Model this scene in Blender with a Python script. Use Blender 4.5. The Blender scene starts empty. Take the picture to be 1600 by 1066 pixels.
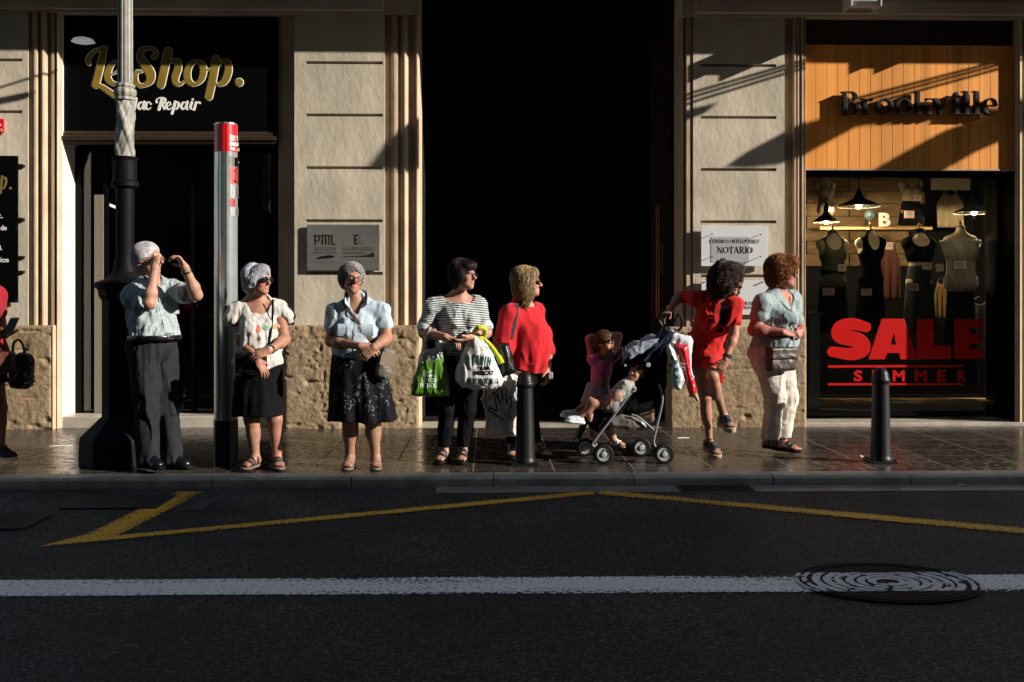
import bpy, bmesh, math, random
import numpy as np
from mathutils import Vector, Matrix
random.seed(7); np.random.seed(7)
R_ = math.radians
scene = bpy.context.scene

# ------------------------------------------------------------------ camera
CAM_Z, FPX, CX, HY, YAW = 1.335, 1555.0, 800.0, 470.0, R_(1.3)
cd = bpy.data.cameras.new("camera"); cam = bpy.data.objects.new("camera", cd)
scene.collection.objects.link(cam); scene.camera = cam
cam.location = (0, 0, CAM_Z); cam.rotation_euler = (R_(90), 0, -YAW)
cd.sensor_width = 36; cd.lens = FPX / 1600 * 36
cd.shift_y = -(533 - HY) / 1600; cd.clip_end = 500; cd.clip_start = .05

# ------------------------------------------------------------------ light
PHI, SLOPE = R_(71), 1.25                        # sun: 71 deg to the right of the facade normal
ELEV = math.atan(SLOPE * math.cos(PHI))
SUN = Vector((math.sin(PHI) * math.cos(ELEV), -math.cos(PHI) * math.cos(ELEV), math.sin(ELEV)))
ld = bpy.data.lights.new("sun", 'SUN'); ld.energy = 5.0; ld.angle = R_(0.5); ld.color = (1, .91, .80)
sun = bpy.data.objects.new("sun", ld); scene.collection.objects.link(sun)
sun.rotation_euler = SUN.to_track_quat('Z', 'Y').to_euler(); sun.location = (20, -5, 20)
w = bpy.data.worlds.new("World"); scene.world = w; w.use_nodes = True
nt = w.node_tree; nt.nodes.clear()
sky = nt.nodes.new('ShaderNodeTexSky'); sky.sky_type = 'NISHITA'; sky.sun_disc = False
sky.sun_elevation = ELEV; sky.sun_rotation = R_(180) - PHI
bg = nt.nodes.new('ShaderNodeBackground'); bg.inputs[1].default_value = 0.062
wo = nt.nodes.new('ShaderNodeOutputWorld')
nt.links.new(sky.outputs[0], bg.inputs[0]); nt.links.new(bg.outputs[0], wo.inputs[0])
vs = scene.view_settings; vs.view_transform = 'Standard'; vs.look = 'None'; vs.gamma = 1; vs.exposure = 0.85
vs.use_curve_mapping = False
scene.cycles.max_bounces = 6; scene.cycles.transparent_max_bounces = 12
scene.cycles.sample_clamp_indirect = 4

# ------------------------------------------------------------------ photograph pixel + distance -> metres
def P(px, py, Y):
    u = (px - CX) / FPX; v = -(py - HY) / FPX
    t = Y / (math.cos(YAW) - u * math.sin(YAW))
    return np.array([t * (math.sin(YAW) + u * math.cos(YAW)), Y, CAM_Z + t * v])
def G(px, py, z=0.0):
    u = (px - CX) / FPX; v = -(py - HY) / FPX
    t = (z - CAM_Z) / v
    return np.array([t * (math.sin(YAW) + u * math.cos(YAW)), t * (math.cos(YAW) - u * math.sin(YAW)), z])
WY = 9.9                                          # facade plane
KERB, PAVE_Z = 7.125, 0.075
def FX(px, Y=WY): return float(P(px, HY, Y)[0])
def FZ(py, Y=WY): return float(P(800, py, Y)[2])

# ------------------------------------------------------------------ objects
ORG = {}
def tag(o, label=None, cat=None, group=None, kind=None):
    if label: o['label'] = label
    if cat: o['category'] = cat
    if group: o['group'] = group
    if kind: o['kind'] = kind
    return o
def link(o): scene.collection.objects.link(o); return o
def thing(name, loc, label, cat, group=None):
    o = link(bpy.data.objects.new(name, None)); o.empty_display_size = .1
    o.location = [float(c) for c in loc]; ORG[o.name] = np.array(loc, float)
    return tag(o, label, cat, group)
def mk(name, V, F, mat, parent=None, label=None, cat=None, group=None, kind=None, smooth=False, cols=None, mats=None, fmi=None, origin=None):
    V = np.asarray(V, dtype=np.float64).reshape(-1, 3)
    if parent is not None: org = ORG[parent.name]
    elif origin is not None: org = np.array(origin, float)
    else:
        lo, hi = V.min(0), V.max(0); org = np.array([(lo[0] + hi[0]) / 2, (lo[1] + hi[1]) / 2, lo[2]])
    W = (V - org).astype(np.float32)
    me = bpy.data.meshes.new(name)
    if isinstance(F, np.ndarray) and F.ndim == 2:
        n, k = F.shape
        me.vertices.add(len(W)); me.vertices.foreach_set("co", W.ravel())
        me.loops.add(n * k); me.loops.foreach_set("vertex_index", F.astype(np.int32).ravel())
        me.polygons.add(n); me.polygons.foreach_set("loop_start", np.arange(0, n * k, k, dtype=np.int32))
        me.polygons.foreach_set("loop_total", np.full(n, k, dtype=np.int32))
        me.update(calc_edges=True)
    else:
        me.from_pydata([tuple(map(float, v)) for v in W], [], [tuple(int(i) for i in f) for f in F]); me.update()
    if cols is not None:
        a = me.color_attributes.new("Col", 'FLOAT_COLOR', 'POINT')
        c4 = np.ones((len(W), 4), np.float32); c4[:, :3] = cols; a.data.foreach_set("color", c4.ravel())
    if smooth: me.polygons.foreach_set("use_smooth", np.ones(len(me.polygons), bool))
    for m in (mats or [mat]): me.materials.append(m)
    if fmi is not None: me.polygons.foreach_set("material_index", np.asarray(fmi, np.int32))
    me.validate()
    o = link(bpy.data.objects.new(name, me))
    if parent is not None: o.parent = parent
    else: o.location = [float(c) for c in org]
    ORG[o.name] = org
    return tag(o, label, cat, group, kind)

class MB:
    def __init__(s): s.V = []; s.F = []
    def add(s, V, F):
        n = len(s.V); s.V += [tuple(map(float, v)) for v in V]; s.F += [tuple(int(i) + n for i in f) for f in F]; return s
    def box(s, x0, x1, y0, y1, z0, z1):
        x0, x1 = min(x0, x1), max(x0, x1); y0, y1 = min(y0, y1), max(y0, y1); z0, z1 = min(z0, z1), max(z0, z1)
        return s.add([(x0, y0, z0), (x1, y0, z0), (x1, y1, z0), (x0, y1, z0), (x0, y0, z1), (x1, y0, z1), (x1, y1, z1), (x0, y1, z1)],
              [(0, 3, 2, 1), (4, 5, 6, 7), (0, 1, 5, 4), (1, 2, 6, 5), (2, 3, 7, 6), (3, 0, 4, 7)])
    def prism(s, pts, axis, a, b):
        """polygon pts (2-D) extruded on axis from a to b; axis 'z': pts=(x,y); 'y': pts=(x,z); 'x': pts=(y,z)"""
        n = len(pts)
        def q(p, h): return {'z': (p[0], p[1], h), 'y': (p[0], h, p[1]), 'x': (h, p[0], p[1])}[axis]
        V = [q(p, a) for p in pts] + [q(p, b) for p in pts]
        F = [tuple(range(n)), tuple(range(2 * n - 1, n - 1, -1))] + [(i, i + n, (i + 1) % n + n, (i + 1) % n) for i in range(n)]
        return s.add(V, F)
    def tube(s, pts, r, n=8, cap=True, closed=False):
        pts = [np.array(p, float) for p in pts]; m = len(pts)
        rs = r if hasattr(r, '__len__') else [r] * m
        T = []
        for i in range(m):
            if closed: t = pts[(i + 1) % m] - pts[i - 1]
            else: t = pts[min(i + 1, m - 1)] - pts[max(i - 1, 0)]
            T.append(t / (np.linalg.norm(t) + 1e-9))
        up = np.array([0, 0, 1.]) if abs(T[0][2]) < .9 else np.array([1., 0, 0])
        u = np.cross(T[0], up); u /= np.linalg.norm(u)
        V = []
        for i in range(m):
            u = u - T[i] * np.dot(u, T[i]); u /= np.linalg.norm(u) + 1e-9; v = np.cross(T[i], u)
            for k in range(n):
                a = 2 * math.pi * k / n; V.append(pts[i] + rs[i] * (math.cos(a) * u + math.sin(a) * v))
        F = []
        for i in range(m if closed else m - 1):
            j = (i + 1) % m
            for k in range(n): F.append((i * n + k, i * n + (k + 1) % n, j * n + (k + 1) % n, j * n + k))
        if cap and not closed: F.append(tuple(range(n - 1, -1, -1))); F.append(tuple((m - 1) * n + k for k in range(n)))
        return s.add(V, F)
    def lathe(s, prof, c, n=24, ax='z', sx=1, sy=1, rot=0, fn=None, ring=False):
        """prof: list of (r, h)"""
        V = []
        for (r, h) in prof:
            for k in range(n):
                a = 2 * math.pi * k / n + rot; rr = r * (fn(a, h) if fn else 1)
                x, y = rr * math.cos(a) * sx, rr * math.sin(a) * sy
                V.append({'z': (c[0] + x, c[1] + y, c[2] + h), 'y': (c[0] + x, c[1] + h, c[2] + y), 'x': (c[0] + h, c[1] + x, c[2] + y)}[ax])
        F = []; m = len(prof)
        for i in range(m - 1):
            for k in range(n): F.append((i * n + k, i * n + (k + 1) % n, (i + 1) * n + (k + 1) % n, (i + 1) * n + k))
        if ring: F += [((m - 1) * n + k, (m - 1) * n + (k + 1) % n, (k + 1) % n, k) for k in range(n)]
        else: F.append(tuple(range(n - 1, -1, -1))); F.append(tuple((m - 1) * n + k for k in range(n)))
        return s.add(V, F)
    def out(s, name, mat, parent=None, bevel=0, **k):
        o = mk(name, s.V, s.F, mat, parent, **k)
        bm = bmesh.new(); bm.from_mesh(o.data); bmesh.ops.recalc_face_normals(bm, faces=bm.faces)
        bm.to_mesh(o.data); bm.free()
        if bevel:
            md = o.modifiers.new("bevel", 'BEVEL'); md.width = bevel; md.segments = 2; md.limit_method = 'ANGLE'
        return o
def spline(pts, n=8, closed=False):
    """Catmull-Rom through points of any dimension"""
    p = np.array(pts, float); m = len(p)
    if closed: q = np.vstack([p[-1], p, p[0], p[1]]); seg = m
    else: q = np.vstack([2 * p[0] - p[1], p, 2 * p[-1] - p[-2]]); seg = m - 1
    out = []
    for i in range(seg):
        a, b, c, d = q[i:i + 4]
        for k in range(n):
            t = k / n
            out.append(.5 * (2 * b + (c - a) * t + (2 * a - 5 * b + 4 * c - d) * t * t + (3 * b - a - 3 * c + d) * t ** 3))
    if not closed: out.append(p[-1])
    return out

# ------------------------------------------------------------------ materials
def mat(name, col, rough=.6, metal=0., bump=None, var=None, attr=False, spec=.5, coat=0, sheen=0, emit=None, aniso=None, extra=None, alpha=None, trans=None, sss=0):
    m = bpy.data.materials.new(name); m.use_nodes = True; t = m.node_tree; N, L = t.nodes, t.links
    b = N["Principled BSDF"]; b.inputs["Roughness"].default_value = rough; b.inputs["Metallic"].default_value = metal
    b.inputs["Specular IOR Level"].default_value = spec; b.inputs["Coat Weight"].default_value = coat; b.inputs["Sheen Weight"].default_value = sheen
    b.inputs["Coat Roughness"].default_value = .15
    if sss: b.inputs["Subsurface Weight"].default_value = sss; b.inputs["Subsurface Scale"].default_value = .012; b.inputs["Subsurface Radius"].default_value = (1, .35, .2)
    if trans: b.inputs["Transmission Weight"].default_value = trans
    if emit: b.inputs["Emission Color"].default_value = (*emit[0], 1); b.inputs["Emission Strength"].default_value = emit[1]
    tc = N.new('ShaderNodeTexCoord'); mp = N.new('ShaderNodeMapping'); L.new(tc.outputs['Object'], mp.inputs[0])
    if aniso: mp.inputs['Scale'].default_value = aniso
    src = None
    if attr:
        a = N.new('ShaderNodeAttribute'); a.attribute_name = "Col"; src = a.outputs['Color']
    if var:     # (scale, dark factor, light factor[, detail])
        n = N.new('ShaderNodeTexNoise'); n.inputs['Scale'].default_value = var[0]; n.inputs['Detail'].default_value = var[3] if len(var) > 3 else 6
        n.inputs['Roughness'].default_value = .6
        L.new(mp.outputs[0], n.inputs['Vector'])
        mr = N.new('ShaderNodeMapRange'); mr.inputs[1].default_value = .3; mr.inputs[2].default_value = .7
        mr.inputs[3].default_value = var[1]; mr.inputs[4].default_value = var[2]; L.new(n.outputs[0], mr.inputs[0])
        mx = N.new('ShaderNodeVectorMath'); mx.operation = 'SCALE'
        if src is not None: L.new(src, mx.inputs[0])
        else: mx.inputs[0].default_value = col
        L.new(mr.outputs[0], mx.inputs['Scale']); src = mx.outputs[0]
    if src is not None: L.new(src, b.inputs['Base Color'])
    else: b.inputs['Base Color'].default_value = (*col, 1)
    prev = None
    for bb in ([bump] if bump and not isinstance(bump[0], tuple) else (bump or [])):   # (scale, strength, distance)
        n = N.new('ShaderNodeTexNoise'); n.inputs['Scale'].default_value = bb[0]; n.inputs['Detail'].default_value = 5
        L.new(mp.outputs[0], n.inputs['Vector'])
        bu = N.new('ShaderNodeBump'); bu.inputs['Strength'].default_value = bb[1]; bu.inputs['Distance'].default_value = bb[2]
        L.new(n.outputs[0], bu.inputs['Height'])
        if prev is not None: L.new(prev, bu.inputs['Normal'])
        prev = bu.outputs[0]
    if prev is not None: L.new(prev, b.inputs['Normal'])
    if extra: extra(m, N, L, b, mp, src, prev)
    return m
def node_math(N, L, op, a, b=None, c=None):
    n = N.new('ShaderNodeMath'); n.operation = op
    for i, v in enumerate((a, b, c)):
        if v is None: continue
        if isinstance(v, (int, float)): n.inputs[i].default_value = v
        else: L.new(v, n.inputs[i])
    return n.outputs[0]
def mixc(N, L, f, a, b):
    n = N.new('ShaderNodeMix'); n.data_type = 'RGBA'
    if isinstance(f, (int, float)): n.inputs[0].default_value = f
    else: L.new(f, n.inputs[0])
    for i, v in ((6, a), (7, b)):
        if isinstance(v, tuple): n.inputs[i].default_value = (*v[:3], 1)
        else: L.new(v, n.inputs[i])
    return n.outputs[2]

# ------------------------------------------------------------------ signed distance modelling
def vnoise(X):
    i = np.floor(X).astype(np.int64); f = (X - i); f = f * f * (3 - 2 * f)
    def h(a, b, c):
        n = (a * 374761393 + b * 668265263 + c * 2147483647 + 97) & 0xffffffff
        n = ((n ^ (n >> 13)) * 1274126177) & 0xffffffff
        return ((n ^ (n >> 16)) & 0xffff).astype(np.float32) / 65535.
    r = 0
    for dx in (0, 1):
        wx = f[..., 0] if dx else 1 - f[..., 0]
        for dy in (0, 1):
            wy = f[..., 1] if dy else 1 - f[..., 1]
            for dz in (0, 1):
                wz = f[..., 2] if dz else 1 - f[..., 2]
                r = r + wx * wy * wz * h(i[..., 0] + dx, i[..., 1] + dy, i[..., 2] + dz)
    return r
def smin(a, b, k):
    if isinstance(k, (int, float)) and k <= 0: return np.minimum(a, b)
    h = np.maximum(k - np.abs(a - b), 0) / np.maximum(k, 1e-5)
    return np.minimum(a, b) - h * h * k * .25
FAR = 1.0
class Nd:
    c = None; r = 1e9
    def bound(s, c, r): s.c = np.array(c, float); s.r = r; return s
    def far(s, cc, R): return s.c is not None and cc is not None and np.linalg.norm(cc - s.c) - s.r - R > .13
class Cap(Nd):
    def __init__(s, a, b, ra, rb=None):
        s.a = np.array(a, np.float32); s.b = np.array(b, np.float32); s.ra = ra; s.rb = ra if rb is None else rb
        s.bound((s.a + s.b) / 2, np.linalg.norm(s.b - s.a) / 2 + max(s.ra, s.rb))
    def ev(s, X, cc=None, R=0):
        ba = s.b - s.a; pa = X - s.a; h = np.clip(pa @ ba / (ba @ ba + 1e-12), 0, 1)
        q = pa - h[:, None] * ba
        return np.sqrt((q * q).sum(1)) - (s.ra + (s.rb - s.ra) * h)
class Ell(Nd):
    def __init__(s, c, r, M=None):
        s.cc = np.array(c, np.float32); s.rr = np.array(r, np.float32) if hasattr(r, '__len__') else np.array([r] * 3, np.float32)
        s.M = None if M is None else np.array(M, np.float32)     # rows = local axes
        s.bound(s.cc, float(s.rr.max()))
    def ev(s, X, cc=None, R=0):
        q = X - s.cc
        if s.M is not None: q = q @ s.M.T
        k0 = np.sqrt(((q / s.rr) ** 2).sum(1)); k1 = np.sqrt(((q / s.rr ** 2) ** 2).sum(1))
        return np.where(k1 > 1e-6, k0 * (k0 - 1) / np.maximum(k1, 1e-6), -s.rr.min())
class Box(Nd):
    def __init__(s, c, h, M=None, r=.01):
        s.cc = np.array(c, np.float32); s.h = np.array(h, np.float32) - r; s.rd = r; s.M = None if M is None else np.array(M, np.float32)
        s.bound(s.cc, float(np.linalg.norm(h)))
    def ev(s, X, cc=None, R=0):
        q = X - s.cc
        if s.M is not None: q = q @ s.M.T
        q = np.abs(q) - s.h
        return np.sqrt((np.maximum(q, 0) ** 2).sum(1)) + np.minimum(q.max(1), 0) - s.rd
class Half(Nd):      # negative on the side away from n
    def __init__(s, p, n): s.p = np.array(p, np.float32); n = np.array(n, np.float32); s.n = n / np.linalg.norm(n)
    def ev(s, X, cc=None, R=0): return (X - s.p) @ s.n
class U(Nd):
    def __init__(s, nodes, k=0):
        s.n = [x for x in nodes if x is not None]; s.k = k
        if all(x.c is not None for x in s.n):
            C = np.mean([x.c for x in s.n], 0); s.bound(C, max(np.linalg.norm(x.c - C) + x.r for x in s.n))
    def ev(s, X, cc=None, R=0):
        d = None
        for x in s.n:
            if x.far(cc, R): continue
            e = x.ev(X, cc, R)
            d = e if d is None else smin(d, e, s.k)
        return np.full(len(X), FAR, np.float32) if d is None else d
class Limb(Nd):      # joined to base with a fillet that fades away from the joint
    def __init__(s, base, limb, J, k=.05, fade=.16, k2=.004):
        s.a, s.b, s.J, s.k, s.fade, s.k2 = base, limb, np.array(J, np.float32), k, fade, k2
        if base.c is not None and limb.c is not None:
            C = (base.c + limb.c) / 2; s.bound(C, max(np.linalg.norm(base.c - C) + base.r, np.linalg.norm(limb.c - C) + limb.r))
    def ev(s, X, cc=None, R=0):
        fa = s.a.far(cc, R); fb = s.b.far(cc, R)
        if fa and fb: return np.full(len(X), FAR, np.float32)
        if fb: return s.a.ev(X, cc, R)
        if fa: return s.b.ev(X, cc, R)
        a = s.a.ev(X, cc, R); b = s.b.ev(X, cc, R)
        dist = np.sqrt(((X - s.J) ** 2).sum(1))
        k = s.k2 + (s.k - s.k2) * np.clip(1 - dist / s.fade, 0, 1) ** .7
        return smin(a, b, k)
class Off(Nd):
    def __init__(s, n, r):
        s.n = n; s.o = r
        if n.c is not None: s.bound(n.c, n.r + abs(r))
    def ev(s, X, cc=None, R=0): return s.n.ev(X, cc, R) - s.o
class Sub(Nd):
    def __init__(s, a, b, k=0):
        s.a, s.b, s.k = a, b, k
        if a.c is not None: s.bound(a.c, a.r)
    def ev(s, X, cc=None, R=0):
        d = s.a.ev(X, cc, R)
        if s.b.far(cc, R): return d
        return -smin(-d, s.b.ev(X, cc, R), s.k)
class And(Nd):
    def __init__(s, a, *b):
        s.a, s.b = a, b
        if a.c is not None: s.bound(a.c, a.r)
    def ev(s, X, cc=None, R=0):
        d = s.a.ev(X, cc, R)
        for b in s.b: d = np.maximum(d, b.ev(X, cc, R))
        return d
class Fn(Nd):
    def __init__(s, f, c=None, r=1e9):
        s.f = f
        if c is not None: s.bound(c, r)
    def ev(s, X, cc=None, R=0): return s.f(X)
class Disp(Nd):      # f(X) added to the distance
    def __init__(s, n, f, amp=.02):
        s.n, s.f = n, f
        if n.c is not None: s.bound(n.c, n.r + amp)
    def ev(s, X, cc=None, R=0):
        d = s.n.ev(X, cc, R)
        m = np.abs(d) < .06
        if m.any():
            d = d.copy(); d[m] += s.f(X[m])
        return d

def polygonise(node, lo, hi, h, B=14):
    lo = np.array(lo, float); hi = np.array(hi, float)
    nb = np.maximum(1, np.ceil((hi - lo) / (h * B)).astype(int)); n = nb * B + 1
    D = np.full(n, FAR, np.float32)
    bi = np.stack(np.meshgrid(*[np.arange(k) for k in nb], indexing='ij'), -1).reshape(-1, 3)
    C = (lo + (bi + .5) * B * h).astype(np.float32)
    Rb = B * h * .5 * math.sqrt(3)
    cd_ = node.ev(C)
    g = np.stack(np.meshgrid(*[np.arange(B + 1)] * 3, indexing='ij'), -1).reshape(-1, 3)
    for q, (b, c, d) in enumerate(zip(bi, C, cd_)):
        sl = tuple(slice(b[k] * B, b[k] * B + B + 1) for k in range(3))
        if abs(d) > Rb * 1.35 + .035:
            if d < 0: D[sl] = np.where(D[sl] == FAR, -FAR, D[sl])
            continue
        X = (lo + (g + b * B) * h).astype(np.float32)
        D[sl] = node.ev(X, c.astype(float), Rb).reshape(B + 1, B + 1, B + 1)
    # close the border
    for ax in range(3):
        for e in (0, -1):
            s_ = [slice(None)] * 3; s_[ax] = e; D[tuple(s_)] = np.maximum(D[tuple(s_)], .001)
    return nets(D, lo, np.array([h, h, h]))
def nets(D, lo, hv):
    S = D < 0
    off = [(i, j, k) for i in (0, 1) for j in (0, 1) for k in (0, 1)]
    n = np.array(D.shape) - 1
    cnt = np.zeros(n, np.int8)
    for o in off: cnt += S[o[0]:o[0] + n[0], o[1]:o[1] + n[1], o[2]:o[2] + n[2]]
    act = np.argwhere((cnt > 0) & (cnt < 8))
    vals = np.stack([D[act[:, 0] + o[0], act[:, 1] + o[1], act[:, 2] + o[2]] for o in off], 1)
    pos = np.zeros((len(act), 3)); num = np.zeros(len(act))
    oa = np.array(off, float)
    for a in range(8):
        for b in range(a + 1, 8):
            if abs(oa[a] - oa[b]).sum() != 1: continue
            m = (vals[:, a] < 0) != (vals[:, b] < 0)
            t = vals[m, a] / (vals[m, a] - vals[m, b])
            pos[m] += oa[a] + t[:, None] * (oa[b] - oa[a]); num[m] += 1
    pos /= num[:, None]
    V = lo + (act + pos) * hv
    idx = np.full(n, -1, np.int64); idx[act[:, 0], act[:, 1], act[:, 2]] = np.arange(len(act))
    F = []
    for ax in range(3):
        u, v = (ax + 1) % 3, (ax + 2) % 3
        s0 = [slice(0, n[k]) for k in range(3)]; s1 = list(s0); s1[ax] = slice(1, n[ax] + 1)
        e = S[tuple(s0)] != S[tuple(s1)]
        q = np.argwhere(e); q = q[(q[:, u] > 0) & (q[:, v] > 0)]
        if not len(q): continue
        sg = S[q[:, 0], q[:, 1], q[:, 2]]
        du = np.zeros(3, int); du[u] = 1; dv = np.zeros(3, int); dv[v] = 1
        ids = [idx[tuple((q - a).T)] for a in (0 * du, du, du + dv, dv)]
        f = np.stack(ids, 1); f = f[(f >= 0).all(1)] if (f < 0).any() else f
        sg = sg[:len(f)]
        f[~sg] = f[~sg][:, ::-1]
        F.append(f)
    F = np.vstack(F) if F else np.zeros((0, 4), int)
    return V, F
def relax(V, F, it=1, lam=.5):
    E = np.vstack([F[:, [0, 1]], F[:, [1, 2]], F[:, [2, 3]], F[:, [3, 0]]])
    for _ in range(it):
        acc = np.zeros_like(V); c = np.zeros(len(V))
        for a, b in ((0, 1), (1, 0)):
            for k in range(3): acc[:, k] += np.bincount(E[:, a], V[E[:, b], k], len(V))
            c += np.bincount(E[:, a], minlength=len(V))
        V = V + lam * (acc / np.maximum(c, 1)[:, None] - V)
    return V
def sdf_mesh(name, node, mat_, parent=None, h=.006, pad=.02, lo=None, hi=None, it=1, colf=None, **kw):
    if lo is None:
        lo = node.c - node.r - pad; hi = node.c + node.r + pad
    V, F = polygonise(node, lo, hi, h)
    if it: V = relax(V, F, it)
    cols = colf(V) if colf else None
    return mk(name, V, F, mat_, parent, smooth=True, cols=cols, **kw)
def grad(node, X, e=.004):
    X = X.astype(np.float32); g = np.stack([node.ev(X + np.eye(3, dtype=np.float32)[k] * e) - node.ev(X - np.eye(3, dtype=np.float32)[k] * e) for k in range(3)], 1)
    return g / (np.linalg.norm(g, axis=1)[:, None] + 1e-9)
def drape(V, node, d=(0, 1, 0), off=.003, maxd=.6):
    """push points along d until they meet the surface"""
    V = np.array(V, np.float32); d = np.array(d, np.float32); d /= np.linalg.norm(d); t = np.zeros(len(V), np.float32)
    for _ in range(50):
        s = node.ev(V + t[:, None] * d) - off
        t = np.where(t < maxd, t + np.clip(s, -.02, .05) * .8, t)
    med = np.median(t)
    t = np.where(np.abs(t - med) > .12, med, t)
    return V + t[:, None] * d

# ------------------------------------------------------------------ lettering
def poly_sd(X, pts):
    pts = np.array(pts, np.float32); d = np.full(len(X), 1e9, np.float32); s = np.ones(len(X), np.float32)
    n = len(pts); j = n - 1
    for i in range(n):
        e = pts[j] - pts[i]; w_ = X - pts[i]
        b = w_ - e * np.clip((w_ @ e) / (e @ e + 1e-12), 0, 1)[:, None]
        d = np.minimum(d, (b * b).sum(1))
        c1 = X[:, 1] >= pts[i][1]; c2 = X[:, 1] < pts[j][1]; c3 = e[0] * w_[:, 1] > e[1] * w_[:, 0]
        fl = (c1 & c2 & c3) | (~c1 & ~c2 & ~c3); s[fl] *= -1; j = i
    return s * np.sqrt(d)
def shape2d(shapes, grow=0.):
    """shapes in metres (x,z): ('s', [(x,z,w)..]) strokes, ('p', poly), ('-', poly)"""
    def f(X):
        d = np.full(len(X), 9., np.float32)
        for sh in shapes:
            if sh[0] == 's':
                p = np.array(spline(sh[1], 6) if len(sh[1]) > 2 else sh[1], np.float32)
                for a, b in zip(p[:-1], p[1:]):
                    ba = b[:2] - a[:2]; pa = X - a[:2]; h_ = np.clip(pa @ ba / (ba @ ba + 1e-12), 0, 1)
                    q = pa - h_[:, None] * ba; d = np.minimum(d, np.sqrt((q * q).sum(1)) - (a[2] + (b[2] - a[2]) * h_) / 2)
            elif sh[0] == 'p': d = np.minimum(d, poly_sd(X, sh[1]))
            else: d = np.maximum(d, -poly_sd(X, sh[1]))
        return d - grow
    return f
def letters(name, shapes, Y, thick, mat_, parent, h=.004, grow=0., **kw):
    pts = np.array([p[:2] for sh in shapes for p in sh[1]]); lo = pts.min(0) - .06; hi = pts.max(0) + .06
    f = shape2d(shapes, grow)
    nx, nz = (np.ceil((hi - lo) / h).astype(int) + 1)
    g = np.stack(np.meshgrid(lo[0] + np.arange(nx) * h, lo[1] + np.arange(nz) * h, indexing='ij'), -1).reshape(-1, 2).astype(np.float32)
    d = f(g).reshape(nx, nz)
    ys = np.array([-1., 0, 1, 2]); D = np.empty((nx, 4, nz), np.float32)
    for k in range(4): D[:, k, :] = d if 0 < k < 3 else np.maximum(d, .5)
    D[:, 0, :] = np.where(d < 0, .5 * h, np.maximum(d, .5 * h)); D[:, 3, :] = D[:, 0, :]
    # thin slab: two inner layers
    V, F = nets(D, np.array([lo[0], 0, lo[1]]), np.array([h, 1., h]))
    y = V[:, 1]; V[:, 1] = np.where(y < 1.5 - .01, Y - thick, Y)
    return mk(name, V, F, mat_, parent, **kw)
def conv(shapes, x0, y0, s, Y):
    """zoomed-crop pixels -> facade metres"""
    out = []
    for k, pts in shapes:
        q = []
        for p in pts:
            w = P(x0 + p[0] / s, y0 + p[1] / s, Y); m = Y / FPX
            q.append((w[0], w[2]) + ((p[2] / s * m,) if len(p) > 2 else ()))
        out.append((k, q))
    return out
def text_geo(s, bold=0., extr=0., shear=0., space=1., lines=1.):
    c = bpy.data.curves.new("t", 'FONT'); c.body = s; c.offset = bold; c.extrude = extr; c.shear = shear; c.space_character = space
    c.align_x = 'LEFT'; c.resolution_u = 3; c.space_line = lines
    o = bpy.data.objects.new("t", c); scene.collection.objects.link(o)
    dg = bpy.context.evaluated_depsgraph_get(); me = o.evaluated_get(dg).to_mesh()
    V = np.array([v.co[:] for v in me.vertices]); F = [tuple(p.vertices) for p in me.polygons]
    o.evaluated_get(dg).to_mesh_clear(); bpy.data.objects.remove(o); bpy.data.curves.remove(c)
    return V, F
def text_px(name, s, x0, y0, x1, y1, Y, mat_, parent, thick=.002, bold=0., shear=0., node=None, space=1., rot=0., **kw):
    """text fitted to a photograph rectangle on the plane at distance Y (faces the camera side)"""
    V, F = text_geo(s, bold, 0.5, shear, space)
    lo, hi = V.min(0), V.max(0)
    a = P(x0, y1, Y); b = P(x1, y0, Y)
    u = (V[:, 0] - lo[0]) / (hi[0] - lo[0]); v = (V[:, 1] - lo[1]) / (hi[1] - lo[1])
    X = a[0] + u * (b[0] - a[0]); Z = a[2] + v * (b[2] - a[2])
    if rot:
        cx, cz = (a[0] + b[0]) / 2, (a[2] + b[2]) / 2; c_, s_ = math.cos(rot), math.sin(rot)
        X, Z = cx + (X - cx) * c_ - (Z - cz) * s_, cz + (X - cx) * s_ + (Z - cz) * c_
    Yv = np.where(V[:, 2] > 0, Y - thick, Y)
    W = np.stack([X, Yv, Z], 1)
    if node is not None:
        B_ = W.copy(); B_[:, 1] = Y - .3
        D_ = drape(B_, node, off=.0); W = D_; W[:, 1] += np.where(V[:, 2] > 0, -.003, -.001)
    return mk(name, W, F, mat_, parent, **kw)
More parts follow.
